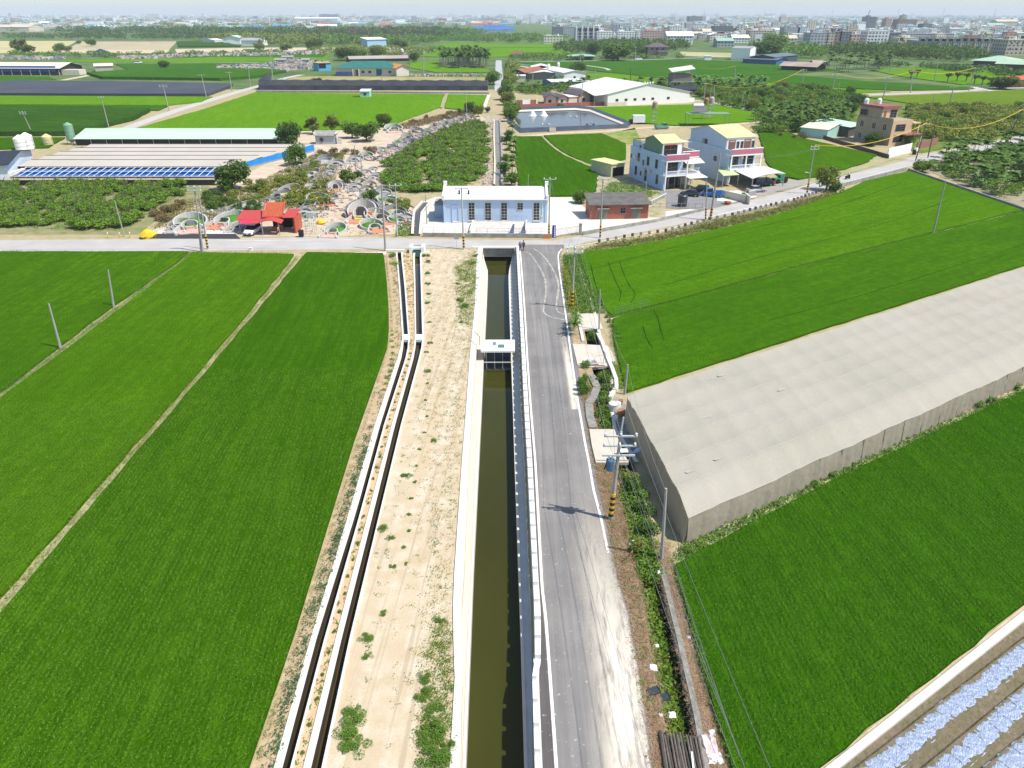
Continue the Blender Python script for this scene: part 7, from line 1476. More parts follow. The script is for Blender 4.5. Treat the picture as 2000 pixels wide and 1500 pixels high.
# shrubs among the tombs
rg_s = random.Random(21)
for kind,n,px,lab,grp in (('bush_yellow',30,[(480,360),(560,350),(600,345),(640,372),(640,400),(560,395),(520,385)],'yellow green shrub growing over the left hand tombs','yellow shrubs over the tombs'),
  ('bush_olive',46,[(420,385),(500,365),(600,345),(640,360),(640,405),(560,405),(470,405),(380,415)],'olive shrub growing over the left hand tombs','olive shrubs over the tombs'),
  ('bush_dark',22,[(400,385),(500,370),(560,400),(470,420),(390,410)],'dark green shrub between the left hand tombs','dark shrubs between the tombs'),
  ('bush_olive',12,[(560,335),(640,305),(700,300),(660,320),(600,345)],'olive shrub on the slope below the grave house','olive shrubs below the grave house'),('bush_dry',12,[(590,310),(700,292),(760,300),(700,308),(620,320)],'dry brown shrub below the grave house','dry shrubs below the grave house'),
  ('bush_dry',10,[(300,430),(340,400),(370,395),(350,420),(310,445)],'dry brown shrub at the border of the left orchard','dry shrubs by the left orchard'),('bush_dry',12,[(780,245),(880,222),(935,218),(860,238)],'dry shrub on the field edge above the tomb strip','dry shrubs above the tomb strip'),('bush_olive',7,[(755,395),(800,402),(800,420),(765,410)],'olive shrub among the tombs by the side channel','olive shrubs by the side channel')):
    poly = PX(px); X,Y = scatter(poly,n,np.random.default_rng(n*7+len(lab)))
    for x,y in zip(X,Y): plant(kind,float(x),float(y),rg_s.uniform(1.0,1.8),rg_s.uniform(.9,1.5),lab,grp,flat=True)
cover('dry_grass',PX([(300,445),(350,400),(500,360),(620,300),(660,300),(650,400),(600,430),(540,400),(400,440)]),2600,L_dry,50,clump=7,h=.5,lsz=.16,spread=.5); cover('grass_tufts',PX([(300,445),(350,400),(500,360),(620,300),(660,300),(650,400),(600,430),(540,400),(400,440)]),1600,L_olive,51,clump=7,h=.5,lsz=.16,spread=.5)
cover('dry_grass',PX([(760,250),(900,218),(935,216),(930,224),(860,238),(780,256)]),1200,L_dry,52,clump=8,h=.9,lsz=.22,spread=.5)
cover('ground_plants',PX([(1170,380),(1200,355),(1290,378),(1265,388),(1190,396)]),900,L_weed,53,clump=8,h=.4,lsz=.15,spread=.4); cover('ground_plants',PX([(790,425),(806,440),(806,462),(770,462)]),260,L_weed,54,clump=8,h=.3,lsz=.12)
# loose things in the tomb field
q = P(611,426); t = thing('tipped_box','white tipped box with a dark opening beside the dirt path','box',q[:],.2); obj('shell',MB().box(-1.2,.8,0,1.5,0,.9),m_white,t); obj('opening',MB().box(.801,.86,.1,1.4,.08,.82),m_dark,t); obj('lid',MB().slab([(-1.2,-.3,1.1),(1.4,-.3,1.0),(1.4,1.5,1.0),(-1.2,1.5,1.1)],.06),m_tcon,t)
def bag(px,py,lab,mat,s):
    q = P(px,py); me = crown('b',77,5,1,.8,.5,10,.1,mat); bpy.data.meshes.remove(me); mb = MB(); n = 10
    prof = [(.6,0),(.75,.25),(.55,.55),(.25,.75),(.1,.8)]; mb.lathe([(r*s,z*s) for r,z in prof],n=n)
    mb.v = [(x*(1+.25*math.sin(x*9+z*7)),y*(1+.2*math.cos(y*8+x*5)),z) for x,y,z in mb.v]; return tag(obj('sack',mb,mat),lab,'sack')
for a in ((627,437,'yellow sack on the ground behind the low turf tomb',M('yellow_cloth',(.75,.52,.03),var=.2),1.2),(289,464,'yellow covered heap at the orchard corner beside the road',MATS['yellow_cloth'],1.9),(324,432,'small red object on the orchard edge left of the white slab tomb',m_red,.8)):
    o = bag(*a); o.location = P(a[0],a[1])
q = P(722,497); t = thing('ground_sheet','pink and white patterned sheet spread at the road edge in front of the rice field','sheet',q[:]); obj('cloth',MB().slab([(-2.6,-.9,.12),(2.8,-1.0,.1),(2.6,1.0,.16),(-2.6,.9,.12)],.06),M('patterned_cloth',(.85,.8,.82),col2=(.75,.25,.5),scale=1.8),t)
# ================================================================== POLES AND WIRES
m_pole = M('grey_concrete_pole',(.42,.40,.36),var=.25,scale=2,rough=.9); m_wood = M('dark_wood_pole',(.15,.13,.11),var=.3,scale=3); m_metalp = M('grey_metal_pole',(.50,.52,.52),var=.15,rough=.6)
m_y = M('warning_yellow',(.75,.42,.03),var=.15); m_k = M('warning_black',(.03,.03,.03)); m_ins = M('white_insulator',(.8,.8,.82),rough=.3); m_trafo = M('transformer_blue',(.07,.16,.26),var=.2,rough=.5)
POLE_TOP = {}
def pole(key,b,top,lab,r=.15,arms=0,band=False,mat=None,aw=1.1,lamp=0,group=None,armdir=0.0,dz=.55):
    B,T = top_of(*b,*top); t = thing('utility_pole' if arms else 'pole',lab,'utility pole' if arms else 'pole',B[:],0,group); L = T-B
    obj('shaft',MB().tube((0,0,-.1),L,r,r*.6,8),mat or m_pole,t); POLE_TOP[key] = (T,aw,armdir)
    if band:
        mb1 = MB()
        for k in range(8):
            z0 = .35+k*.27; p0 = L*(z0/L.z); p1 = L*((z0+.27)/L.z); mb1.tube(p0,p1,r+.02,r+.02,10,k % 2)
        obj('warning_band',mb1,[m_k,m_y],t)
    for k in range(arms):
        z = L.z-.35-k*dz; c = L*(z/L.z); ca,sa = math.cos(armdir),math.sin(armdir); am = MB(); am.box(-aw,aw,-.06,.06,-.06,.06,0,armdir,(c.x,c.y-.16)); am.v = [(x,y,zz+z) for x,y,zz in am.v]
        a_ = obj('crossarm',am,m_metalp,t)
        if k < 2:
            for u in (-aw+.1,0,aw-.1): obj('insulator',MB().lathe([(.05,0),(.10,.05),(.06,.12),(.10,.17),(.03,.24)],(c.x+u*ca,c.y-.16+u*sa,z+.06),8),m_ins,a_)
    if lamp: c = L*(lamp/L.z); obj('lamp_arm',MB().tube((c.x,c.y,lamp),(c.x-.9,c.y-.3,lamp+.25),.035).box(c.x-1.3,c.x-.85,c.y-.45,c.y-.2,lamp+.2,lamp+.3),m_white,t)
    return t
t = pole('T',(1192,1014),(1213,842),'tall pole with three crossarms and a blue transformer beside the asphalt road',.19,3,True,aw=1.25,dz=.85)
L = atY(1213,842,P(1192,1014).y)-P(1192,1014)
obj('mast',MB().tube(L*.98,L+Vector((.1,0,1.2)),.06),m_metalp,t); tz = L.z-2.9; c = L*(tz/L.z)
tr = obj('transformer',MB().lathe([(.28,0),(.32,.08),(.32,.85),(.3,.95),(.12,1.0)],(c.x-.55,c.y-.1,tz-.5),14),m_trafo,t)
for u in (-.12,.12): obj('bushing',MB().lathe([(.05,0),(.09,.08),(.04,.25)],(c.x-.55+u,c.y-.1,tz+.5),7),m_ins,tr)
obj('fuse_holder',MB().tube((c.x-1.0,c.y-.2,tz-.4),(c.x-.75,c.y-.2,tz+.5),.05),m_k,t)
POLES = [
 ('a',(1117,602),(1123,480),'pole with crossarms and a striped foot beside the upper end of the asphalt road',.16,2,True),
 ('b',(906,487),(901,364),'white metal pole with a striped foot in front of the pump house roof',.16,1,True),('c',(1072,464),(1074,346),'double legged pole right of the pump house with red and white foot',.16,1,True),
 ('d',(1172,465),(1178,346),'pole with a striped foot in front of the brick shed',.15,1,True),('e',(1378,430),(1381,355),'thin pole standing just left of the thick leaning one on the road bend',.14,0,True),
 ('f',(1387,430),(1407,300),'thick leaning pole with a striped foot on the outer road bend',.22,0,True),('g',(1576,378),(1592,283),'leaning roadside pole with a lamp left of the roadside tree',.19,2,True),
 ('h',(1788,314),(1810,240),'leaning pole at the road junction carrying the yellow sleeved wire',.18,1,False),('i',(1812,308),(1834,212),'tall dark pole right of the yellow wire pole at the junction',.17,0,False),
 ('j',(1962,282),(1998,213),'dark leaning pole at the right frame edge by the road',.24,1,False),('k',(1966,282),(1976,244),'short dark pole beside the one at the right frame edge',.2,0,False),
 ('l',(1822,458),(1847,352),'bare leaning pole alone in the bright rice field',.17,0,False),('m',(1292,1092),(1301,954),'bare pole with a black foot at the corner of the net house',.15,0,False),
 ('n',(1220,770),(1226,712),'bare pole at the back corner of the net house',.14,0,False),('o',(1170,645),(1172,565),'thin grey pole by the first crossing slab',.11,0,False),
 ('p',(119,683),(95,593),'bare concrete pole on the bund of the leftmost rice field, nearer one',.16,0,False),('q',(222,600),(211,527),'bare concrete pole on the bund of the leftmost rice field, farther one',.16,0,False),
 ('r',(396,492),(379,362),'middle and tallest of three leaning poles beside the road, with crossarms',.2,2,False),('s',(406,487),(388,378),'right pole of the three leaning ones, with a striped foot',.17,0,True),
 ('t',(392,492),(387,436),'short left pole of the three leaning ones',.12,0,False),('u',(243,462),(224,392),'thin pole at the right edge of the left orchard',.12,0,False),
 ('v',(753,490),(745,361),'tall bare pole at the road in front of the tombs',.19,0,False),('w',(776,462),(772,358),'tall thin pole with a lamp right of the largest tomb',.13,1,False),
 ('x',(696,338),(692,284),'left pole of the pair at the head of the cemetery path',.16,0,False),('y',(708,340),(703,298),'right and shorter pole of the pair at the head of the cemetery path',.15,0,False),
 ('z',(834,437),(831,380),'thin pole beside the side channel left of the pump house',.12,0,False),('A',(1383,205+0),(1391,168),'pole behind the raised hut lane, left one',.2,0,False),
 ('B',(1006,362),(1007,330),'thin pole beside the short palms behind the pump house',.13,0,False),('C',(1262,396),(1262,354),'short pole between the brick shed and the first house',.11,0,False),
 ('D',(64,262),(43,217),'pole with crossarms rising from the tall crop at the far left',.16,2,False),('E',(213,250),(197,188),'thin pole at the bottom end of the left farm lane',.18,1,False),
 ('F',(330,216),(318,165),'pole with two crossarms along the left farm lane',.22,2,False),('G',(404,193),(393,145),'pole in the dark net plot, third along the left farm lane',.22,1,False),
 ('H',(453,178),(447,140),'pole fourth along the left farm lane',.25,1,False),('I',(489,170),(485,133),'pole fifth along the left farm lane',.25,1,False),('J',(533,157),(527,100),'tall pole at the left end of the black net fence',.3,1,False),
 ('K',(554,167),(552,145),'short pole at the left part of the black net fence',.25,0,False),('L',(747,174),(745,145),'thin pole in the middle of the black net fence',.25,0,False),('M',(931,172),(931,150),'thin pole at the right part of the black net fence',.25,0,False),
 ('N',(912,228),(910,186),'thin pole by the dark trees at the tip of the tomb strip',.18,0,False),('O',(827,146),(827,98),'tall thin pole behind the brown field',.4,0,False),
 ('P',(268,212),(260,215),'x',.1,0,False),
 ('Q',(1435,156),(1436,129),'pole in the right rice fields carrying the yellow sleeved wire',.3,1,False),('R',(1345,165),(1347,126),'tall pole behind the raised hut',.3,1,False),('S',(1232,160),(1232,134),'dark pole in the rice field behind the warehouse',.3,0,False),
 ('U',(1160,158),(1163,136),'pole by the barn row right end',.3,0,False),('V',(1040,165),(1041,135),'pole in front of the barn row',.3,0,False),('W',(1134,210),(1138,163),'pole in front of the pink cottages',.22,0,False),
 ('X',(1375,203),(1377,162),'tall pole at the right end of the warehouse lane',.24,1,False),('Y',(1394,206),(1395,168),'pole with a pale box beside the warehouse lane',.24,0,False),('Z',(1449,208),(1452,178),'pale pole farther along the warehouse lane',.22,0,False),
 ('a1',(1566,172),(1570,135),'tall pole left of the two in the right rice fields',.3,2,False),('a2',(1625,178),(1632,143),'tall pole right of the two in the right rice fields',.3,2,False),('a3',(1636,182),(1639,162),'short double pole by the scrub wood',.28,0,False),
 ('a4',(1724,195),(1734,150),'pole with crossarms behind the beige house',.28,2,False),('a5',(1778,182),(1784,138),'pole right of the beige house roof, beyond the lane',.28,1,False),('a6',(1824,160),(1832,122),'pole beyond the reddish trees',.3,1,False),
 ('a7',(1892,178),(1906,132),'tall leaning pole near the reddish trees',.32,1,False),('a8',(1853,212),(1863,168),'leaning pole in the pale green field at the right',.26,1,False),('a9',(1822,210),(1825,188),'short dark pole in the pale green field at the right',.26,0,False),
 ('b1',(1626,212),(1627,190),'short white pole in front of the scrub wood',.2,0,False),('b2',(1738,142),(1742,114),'thin pole in the far right rice field, left one',.35,0,False),('b3',(1677,118),(1678,104),'thin pole in front of the dark areca wood',.35,0,False),
 ('b4',(1240,118),(1241,94),'pole by the far road beside the very large tree',.35,0,False),('b5',(1134,128),(1133,98),'pole by the green pavilion',.35,0,False),('b6',(1135,345+0),(1136,318),'x',.1,0,False),
 ('b7',(1638,362+2),(1636,330),'thin pale pole right of the roadside tree',.1,0,False),('b8',(1031,372),(1032,340),'thin pole at the edge of the small rice plot behind the pump house',.1,0,False)]
for p in POLES:
    if p[3] == 'x': continue
    pole(*p[:4],p[4],p[5],p[6],mat=m_wood if p[0] in 'ijkhS' else (m_metalp if p[0] in ('b','w') else None),aw=1.1 if p[1][1] > 240 else 1.7,lamp=4.5 if p[0] == 'g' else (7.2 if p[0] == 'w' else 0),armdir=.3 if p[0] in 'gh' else 0)
m_wire = M('cable_grey',(.25,.25,.25)); m_ywire = M('cable_yellow',(.85,.55,.05),var=.05)
def wire(A,B,sag,lab,r=.014,mat=None,n=10,grp='overhead cables'):
    mb = MB(); pts = [A.lerp(B,i/n)-Vector((0,0,4*sag*(i/n)*(1-i/n))) for i in range(n+1)]; mb.path(pts,r,3); o = tag(obj('overhead_cable',mb,mat or m_wire),lab,'cable',grp); return o
def wires(a,b,lab,offs=(-1,0,1),sag=.8,r=.014,mat=None,z=-.2):
    TA,wa,da = POLE_TOP[a]; TB,wb,db = POLE_TOP[b]
    for k in offs: wire(TA+Vector((k*wa*.9,-.1,z)),TB+Vector((k*wb*.9,-.1,z)),sag,lab,r,mat)
wires('T','a','cable from the transformer pole up along the asphalt road'); TT = POLE_TOP['T'][0]
for k in (-1,0,1): wire(TT+Vector((k*1.1,-.1,-.2)),Vector((10.2+k*1.0,8,9.2)),.6,'cable from the transformer pole towards the viewer')
for k,off in enumerate(((0,0,-1.6),(.3,0,-2.2))): wire(TT+Vector(off),Vector((11.2+k*.6,6,6.6)),.8,'low service cable from the transformer pole towards the viewer')
wires('a','c','cable across the crossroads to the double legged pole',(0,)); wires('a','d','cable from the asphalt road pole to the pole by the brick shed',(-1,0,1)); wires('d','f','cable from the brick shed pole to the thick leaning one',(-1,1)); wires('f','g','cable along the road bend in front of the houses',(-1,0,1),z=-.8); wires('d','C','thin cable over the first house yard',(0,1))
wires('m','n','thin cable beside the net house',(0,)); wires('n','o','thin cable beside the ditch',(0,)); wires('g','h','yellow sleeved cable from the road bend to the junction',(0,),2.2,.09,m_ywire,0); wires('h','j','yellow sleeved cable from the junction to the right frame edge',(0,),3.2,.09,m_ywire,0); wires('b','c','cable in front of the pump house roof',(0,),.6)
wires('R','Q','yellow sleeved cable over the right rice fields',(0,),2.0,.10,m_ywire,0); wires('a2','a5','yellow sleeved cable beyond the lane',(0,),3.0,.12,m_ywire,0); wires('a5','a7','yellow sleeved cable towards the green halls',(0,),2.0,.12,m_ywire,0); wires('X','a1','yellow sleeved cable over the banana plantation',(0,),5.0,.12,m_ywire,0); wires('Q','a1','thin cable over the right rice fields',(0,),2,.05)
q = P(1200,770); POLE_TOP['gh'] = (q,1,0)
q = P(1222,1115-0)
for k in range(2):
    A = P(1300,1085,1.0); B = Vector((12.4,20,1.2)); wire(P(1312,1090,.9)+Vector((k*.1,0,0)),Vector((P(1440,1500).x,P(1440,1500).y,.9)),.1,'thin wire along the edge of the near rice field',.012)
t = thing('fence_wire_post','thin green wire fence at the corner of the bright rice field','fence',P(1200,622)[:])
for i in range(5): p = P(1200+i*17,619-i*3.6)-P(1200,622); obj('fence_post',MB().tube((p.x,p.y,0),(p.x,p.y,1.6),.03),m_gwall,t)
a = P(1200,622); b_ = P(1268,604.6)-a; mb = MB()
for z in (.3,.8,1.2,1.55): mb.tube((0,0,z),(b_.x,b_.y,z),.012,n=3)
obj('wire',mb,m_gwall,t)
for px,py,lab in ((212,465,'left short yellow and white road marker post'),(235,465,'middle short yellow and white road marker post'),(255,464,'right short yellow and white road marker post')):
    q = P(px,py); t = thing('marker_post',lab,'marker post',q[:]); obj('post',MB().tube((0,0,0),(0,0,.8),.09,n=8),m_y,t); obj('cap',MB().tube((0,0,.8),(0,0,1.0),.1,n=8),m_white,t)
q = P(892,484); t = thing('road_sign','small grey road sign seen from behind left of the striped metal pole','sign',q[:]); obj('pole',MB().tube((0,0,0),(0,0,2.3),.035),m_metalp,t); obj('plate',MB().box(-.4,.4,-.05,-.02,1.5,2.4),m_gal,t)
q = P(490,490); t = thing('roadside_box','small white box at the road edge by the rice field','box',q[:]); obj('box',MB().box(-.25,.25,-.2,.2,0,.5),m_white,t); obj('lid',MB().box(-.3,.3,-.25,.25,.503,.56),m_conc,t)
# gas stove shrine, frames beside the red carport
q = P(589,463); t = thing('metal_burner','dark metal burner stove right of the red carport','burner',q[:]); obj('body',MB().box(-.4,.4,-.35,.35,.25,1.3),m_k,t); obj('chimney',MB().tube((0,0,1.3),(0,0,3.0),.08),m_gal,t)
for x in (-.35,.35):
    for y in (-.3,.3): obj('leg',MB().box(x-.03,x+.03,y-.03,y+.03,0,.25),m_k,t)
q = P(598,458); t = thing('pipe_frame','thin pale green pipe frame right of the metal burner','frame',q[:]); mb = MB()
for x in (0,.8,1.6):
    for y in (0,1.6): mb.tube((x,y,0),(x,y,3.6),.04,n=4)
for z in (1.6,3.6): mb.path([(0,0,z),(1.6,0,z),(1.6,1.6,z),(0,1.6,z),(0,0,z)],.04,4)
obj('pipes',mb,M('pipe_green',(.45,.6,.5)),t)
# ================================================================== VEHICLES
m_tyre = M('tyre_rubber',(.02,.02,.02)); m_rim = M('wheel_rim',(.5,.5,.52),metal=.6,rough=.3); m_lampg = M('headlamp_lens',(.75,.76,.78),rough=.1); m_tail = M('tail_lamp',(.45,.02,.02),rough=.2); m_cg = M('car_glass',(.015,.018,.022),rough=.05,spec=.7)
def car(name,lab,px,py,rz,mat,L=4.4,Wd=1.78,H=1.5,style='sedan',cat='car'):
    q = P(px,py); t = thing(name,lab,cat,q[:],rz); hb = .62*H if style != 'suv' else .60*H; z0 = .24
    def loftbody(profile,wfun,mb):
        rows = []
        for x,z in profile: rows.append((x,z))
        return rows
    # lower body: stations along x (front is +x)
    st = [(-.5,.50,.80,.80),(-.47,.30,.95,.92),(-.30,.24,1.0,1.0),(.28,.24,1.0,.98),(.42,.27,.84,.95),(.49,.32,.70,.86),(.5,.45,.62,.80)]
    def ring(x,zl,zh,wf): w_ = Wd/2*wf; return [(x*L,-w_*.88,zl),(x*L,-w_,zl+.14),(x*L,-w_,hb*zh*.82),(x*L,-w_*.90,hb*zh),(x*L,w_*.90,hb*zh),(x*L,w_,hb*zh*.82),(x*L,w_,zl+.14),(x*L,w_*.88,zl)]
    R = [ring(*s) for s in st]; mb = MB(); n = 8
    for a_,b__ in zip(R[:-1],R[1:]):
        base = len(mb.v); mb.v += a_+b__
        for i in range(n): mb.f.append((base+i,base+(i+1) % n,base+n+(i+1) % n,base+n+i)); mb.m.append(0)
    mb.face(R[0][::-1]); mb.face(R[-1]); obj('body',mb,mat,t,smooth=False)
    # cabin
    cb_ = {'sedan': [(-.40,0),(-.24,1),(.06,1),(.26,0)],'suv': [(-.49,0),(-.44,1),(.08,1),(.24,0)],'van': [(-.49,0),(-.47,1),(.28,1),(.42,0)],'pickup': [(.02,0),(.05,1),(.30,1),(.42,0)]}[style]
    def cr(x,k): w_ = Wd/2*(.90 if k == 0 else .74); z = hb*.97 if k == 0 else H; return [(x*L,-w_,z),(x*L,w_,z)]
    c = [cr(x,k) for x,k in cb_]; mb = MB(); mb.face([c[0][0],c[1][0],c[1][1],c[0][1]][::-1]).face([c[2][0],c[3][0],c[3][1],c[2][1]][::-1]).face([c[0][0],c[3][0],c[2][0],c[1][0]]).face([c[0][1],c[1][1],c[2][1],c[3][1]]); obj('windows',mb,m_cg,t)
    obj('roof',MB().slab([(x,y,z+.03) for x,y,z in (c[1][0],c[2][0],c[2][1],c[1][1])],.05),mat,t)
    if style == 'pickup':
        obj('cargo_bed',MB().box(-.49*L,-.02*L,-Wd*.48,-Wd*.44,hb*.8,hb*1.25).box(-.49*L,-.02*L,Wd*.44,Wd*.48,hb*.8,hb*1.25).box(-.5*L,-.49*L,-Wd*.48,Wd*.48,hb*.8,hb*1.25),mat,t)
    for x in (-.31,.32):
        for s in (-1,1):
            w_ = obj('wheel',MB().tube((x*L,s*(Wd/2-.2),.33),(x*L,s*(Wd/2+.01),.33),.33,n=14),m_tyre,t); obj('rim',MB().tube((x*L,s*(Wd/2+.0),.33),(x*L,s*(Wd/2+.025),.33),.2,n=12),m_rim,w_)
    for s in (-1,1):
        obj('headlight',MB().box(.485*L,.505*L,s*Wd*.34-.2,s*Wd*.34+.2,hb*.66,hb*.82),m_lampg,t); obj('tail_light',MB().box(-.508*L,-.49*L,s*Wd*.36-.15,s*Wd*.36+.15,hb*.6,hb*.78),m_tail,t)
        obj('mirror',MB().box(.2*L,.235*L,s*(Wd/2-.02),s*(Wd/2+.16),hb*.95,hb*1.1),mat,t)
    obj('grille',MB().box(.496*L,.51*L,-Wd*.25,Wd*.25,.36,hb*.6),m_k,t); obj('bumper',MB().box(.48*L,.515*L,-Wd*.42,Wd*.42,.24,.35),m_k,t); obj('number_plate',MB().box(.511*L,.517*L,-.2,.2,.38,.5),m_white,t)
    return t
def paint(n,c): return M(n,c,var=.04,rough=.25,spec=.6)
car('parked_car','white sport utility car parked under the red carport',494,456,R_(-97),paint('car_white',(.82,.82,.82)),H=1.62,style='suv')
car('parked_car','dark grey green sedan, leftmost of the cars in front of the houses',1347,383,R_(160),paint('car_dark',(.03,.045,.045)),H=1.45,style='sedan'); car('parked_car','black sport utility car behind the dark sedan',1365,376,R_(158),paint('car_black',(.012,.012,.02)),H=1.65,style='suv')
car('pickup_truck','bright blue pickup truck beside the beige garden wall',1391,384,R_(150),paint('car_blue',(.03,.20,.50)),L=4.7,H=1.75,style='pickup',cat='pickup truck')
car('parked_car','silver sedan half under the big white carport',1476,375,R_(12),paint('car_silver',(.42,.42,.41)),H=1.42,style='sedan'); car('parked_car','dark blue van parked under the big white carport',1490,363,R_(12),paint('car_navy',(.015,.025,.04)),L=4.7,H=1.85,style='van')
car('parked_car','white car driving on the thin far lane in the left fields',270,124,R_(5),paint('car_white',(.8,.8,.8)),L=6,Wd=2.4,H=2.2,style='suv'); car('parked_car','white car on the far road beside the very large tree',1247,117,R_(5),paint('car_white',(.8,.8,.8)),L=6.5,Wd=2.6,H=2.2,style='sedan')
car('parked_car','tiny green and white utility truck by the water tank tower',1292,252,R_(15),paint('car_green',(.12,.3,.2)),L=5,H=2.0,style='pickup')
q = P(1522,357); t = thing('farm_machine','green farm machine behind the big white carport','tractor',q[:],.4); obj('body',MB().box(-2,1.2,-.7,.7,.5,1.2).box(-.3,.9,-.5,.5,1.2,1.9),M('machine_green',(.04,.28,.14),var=.3),t); obj('rotor',MB().tube((-2.6,-1.2,.5),(-2.6,1.2,.5),.45,n=10),m_red,t)
for x,r_ in ((-1.2,.55),(.9,.7)):
    for s in (-.9,.9): obj('wheel',MB().tube((x,s-.12,r_),(x,s+.12,r_),r_,n=14),m_tyre,t)
# ================================================================== PEOPLE
def skin(name,joints,edges,radii,mat,parent,root=0,sub=1):
    me = bpy.data.meshes.new(name); me.from_pydata(joints,edges,[]); me.materials.append(mat); o = bpy.data.objects.new(name,me); C.objects.link(o); o.parent = parent
    m = o.modifiers.new('skin','SKIN'); m.use_smooth_shade = True
    for i,r in enumerate(radii): me.skin_vertices[0].data[i].radius = (r,r) if not isinstance(r,tuple) else r
    me.skin_vertices[0].data[root].use_root = True; s = o.modifiers.new('sub','SUBSURF'); s.levels = sub; s.render_levels = sub; return o
m_skin = M('skin',(.50,.30,.20),var=.1,rough=.6); m_hair = M('black_hair',(.015,.012,.01))
def ensure_skin(me):
    if not me.skin_vertices:
        bm = bmesh.new(); bm.from_mesh(me); bm.verts.layers.skin.verify(); bm.to_mesh(me); bm.free()
def person(lab,px,py,rz,top,legs,hat=None,seated=False,arm=(-.1,.28),step=.08):
    q = P(px,py); t = thing('person',lab,'person',q[:],rz); t.name = 'person'
    if not seated:
        J = {'pel': (0,0,.93),'wst': (0,0,1.08),'chs': (0,.01,1.30),'nk': (0,0,1.47),'hd': (0,.02,1.58),'hdt': (0,.02,1.68),
             'hl': (-.1,0,.88),'kl': (-.11,.02+step,.50),'al': (-.11,-.02+step,.09),'fl': (-.12,.14+step,.04),'hr': (.1,0,.88),'kr': (.11,.02-step,.50),'ar': (.11,-.05-step,.09),'fr': (.12,.11-step,.04),
             'sl': (-.19,0,1.40),'el': (-.25,arm[0],1.13),'wl': (-.2,arm[1],1.06),'pl': (-.18,arm[1]+.08,1.06),'sr': (.19,0,1.40),'er': (.26,-.03,1.13),'wr': (.24,.08,.90),'pr': (.235,.11,.83)}
    else:
        J = {'pel': (0,0,.82),'wst': (0,.02,.98),'chs': (0,.08,1.20),'nk': (0,.12,1.36),'hd': (0,.15,1.47),'hdt': (0,.15,1.57),
             'hl': (-.1,0,.80),'kl': (-.2,.42,.72),'al': (-.18,.36,.30),'fl': (-.18,.5,.27),'hr': (.1,0,.80),'kr': (.2,.42,.72),'ar': (.18,.36,.30),'fr': (.18,.5,.27),
             'sl': (-.19,.1,1.30),'el': (-.3,.26,1.08),'wl': (-.27,.48,1.0),'pl': (-.25,.56,1.0),'sr': (.19,.1,1.30),'er': (.3,.26,1.08),'wr': (.27,.48,1.0),'pr': (.25,.56,1.0)}
    RAD = {'pel': .13,'wst': .12,'chs': .14,'nk': .055,'hd': .085,'hdt': .075,'hl': .09,'kl': .06,'al': .04,'fl': .035,'hr': .09,'kr': .06,'ar': .04,'fr': .035,'sl': .065,'el': .045,'wl': .032,'pl': .035,'sr': .065,'er': .045,'wr': .032,'pr': .035}
    E = [('pel','wst'),('wst','chs'),('chs','nk'),('nk','hd'),('hd','hdt'),('pel','hl'),('hl','kl'),('kl','al'),('al','fl'),('pel','hr'),('hr','kr'),('kr','ar'),('ar','fr'),('chs','sl'),('sl','el'),('el','wl'),('wl','pl'),('chs','sr'),('sr','er'),('er','wr'),('wr','pr')]
    def mk(name,keys,mat,k,sub=1):
        ks = [x for x in J if x in keys]; me = bpy.data.meshes.new(name); me.from_pydata([J[x] for x in ks],[(ks.index(a),ks.index(b)) for a,b in E if a in ks and b in ks],[]); me.materials.append(mat); ensure_skin(me)
        for i,x in enumerate(ks): d_ = me.skin_vertices[0].data[i]; d_.radius = (RAD[x]*k,RAD[x]*k); d_.use_root = (i == 0)
        o = bpy.data.objects.new(name,me); C.objects.link(o); o.parent = t; m = o.modifiers.new('skin','SKIN'); m.use_smooth_shade = True; s = o.modifiers.new('sub','SUBSURF'); s.levels = sub; s.render_levels = sub; return o
    mk('body',list(J),m_skin,1.0); mk('jacket',['pel','wst','chs','sl','el','wl','sr','er','wr'],top,1.22); mk('trousers',['pel','hl','kl','al','hr','kr','ar'],legs,1.25)
    h = J['hd']; obj('hair' if not hat else 'hat',MB().lathe([(.13 if hat else .11,0),(.12,.06),(.09,.12),(.03,.15)],(h[0],h[1]-.01,h[2]+.04),10),hat or m_hair,t)
    for s in (-1,1):
        f_ = 'fl' if s < 0 else 'fr'; p = J[f_]; obj('shoe',MB().box(p[0]-.05,p[0]+.05,p[1]-.16,p[1]+.1,p[2]-.04,p[2]+.05),m_k,t)
    return t
m_nvy = M('navy_cloth',(.015,.03,.14)); m_bk = M('black_cloth',(.015,.015,.02)); m_bl = M('blue_jeans',(.03,.06,.22))
person('person in a blue jacket and pale blue hood beside the canal parapet',1016,490,R_(170),m_nvy,m_bl,M('pale_blue_cap',(.35,.42,.75))); person('person in black trousers and dark jacket holding a white paper on the road',1022.5,489,R_(140),M('dark_jacket',(.02,.025,.07)),m_bk,None,step=.12)
t = thing('paper','white paper held in front by the person in black trousers','paper'); qq = P(1022.5,489); t.location = (qq.x-.32,qq.y-.12,1.05); obj('sheet',MB().box(-.12,.12,-.01,.01,-.08,.12),m_white,t)
q = P(1655,350); t = thing('motor_scooter','motor scooter riding along the bend of the pale road','scooter',q[:],R_(-60))
obj('body',MB().box(-.22,.22,-.75,.15,.45,.78).box(-.25,.25,-.3,.5,.28,.4).box(-.22,.22,.42,.6,.3,1.0),M('scooter_dark',(.03,.03,.035)),t); obj('seat',MB().box(-.17,.17,-.75,.05,.783,.86),m_k,t); obj('handlebar',MB().tube((-.3,.45,1.02),(.3,.45,1.02),.025),m_gal,t)
for y in (-.65,.68): obj('wheel',MB().tube((-.06,y,.25),(.06,y,.25),.25,n=12),m_tyre,t)
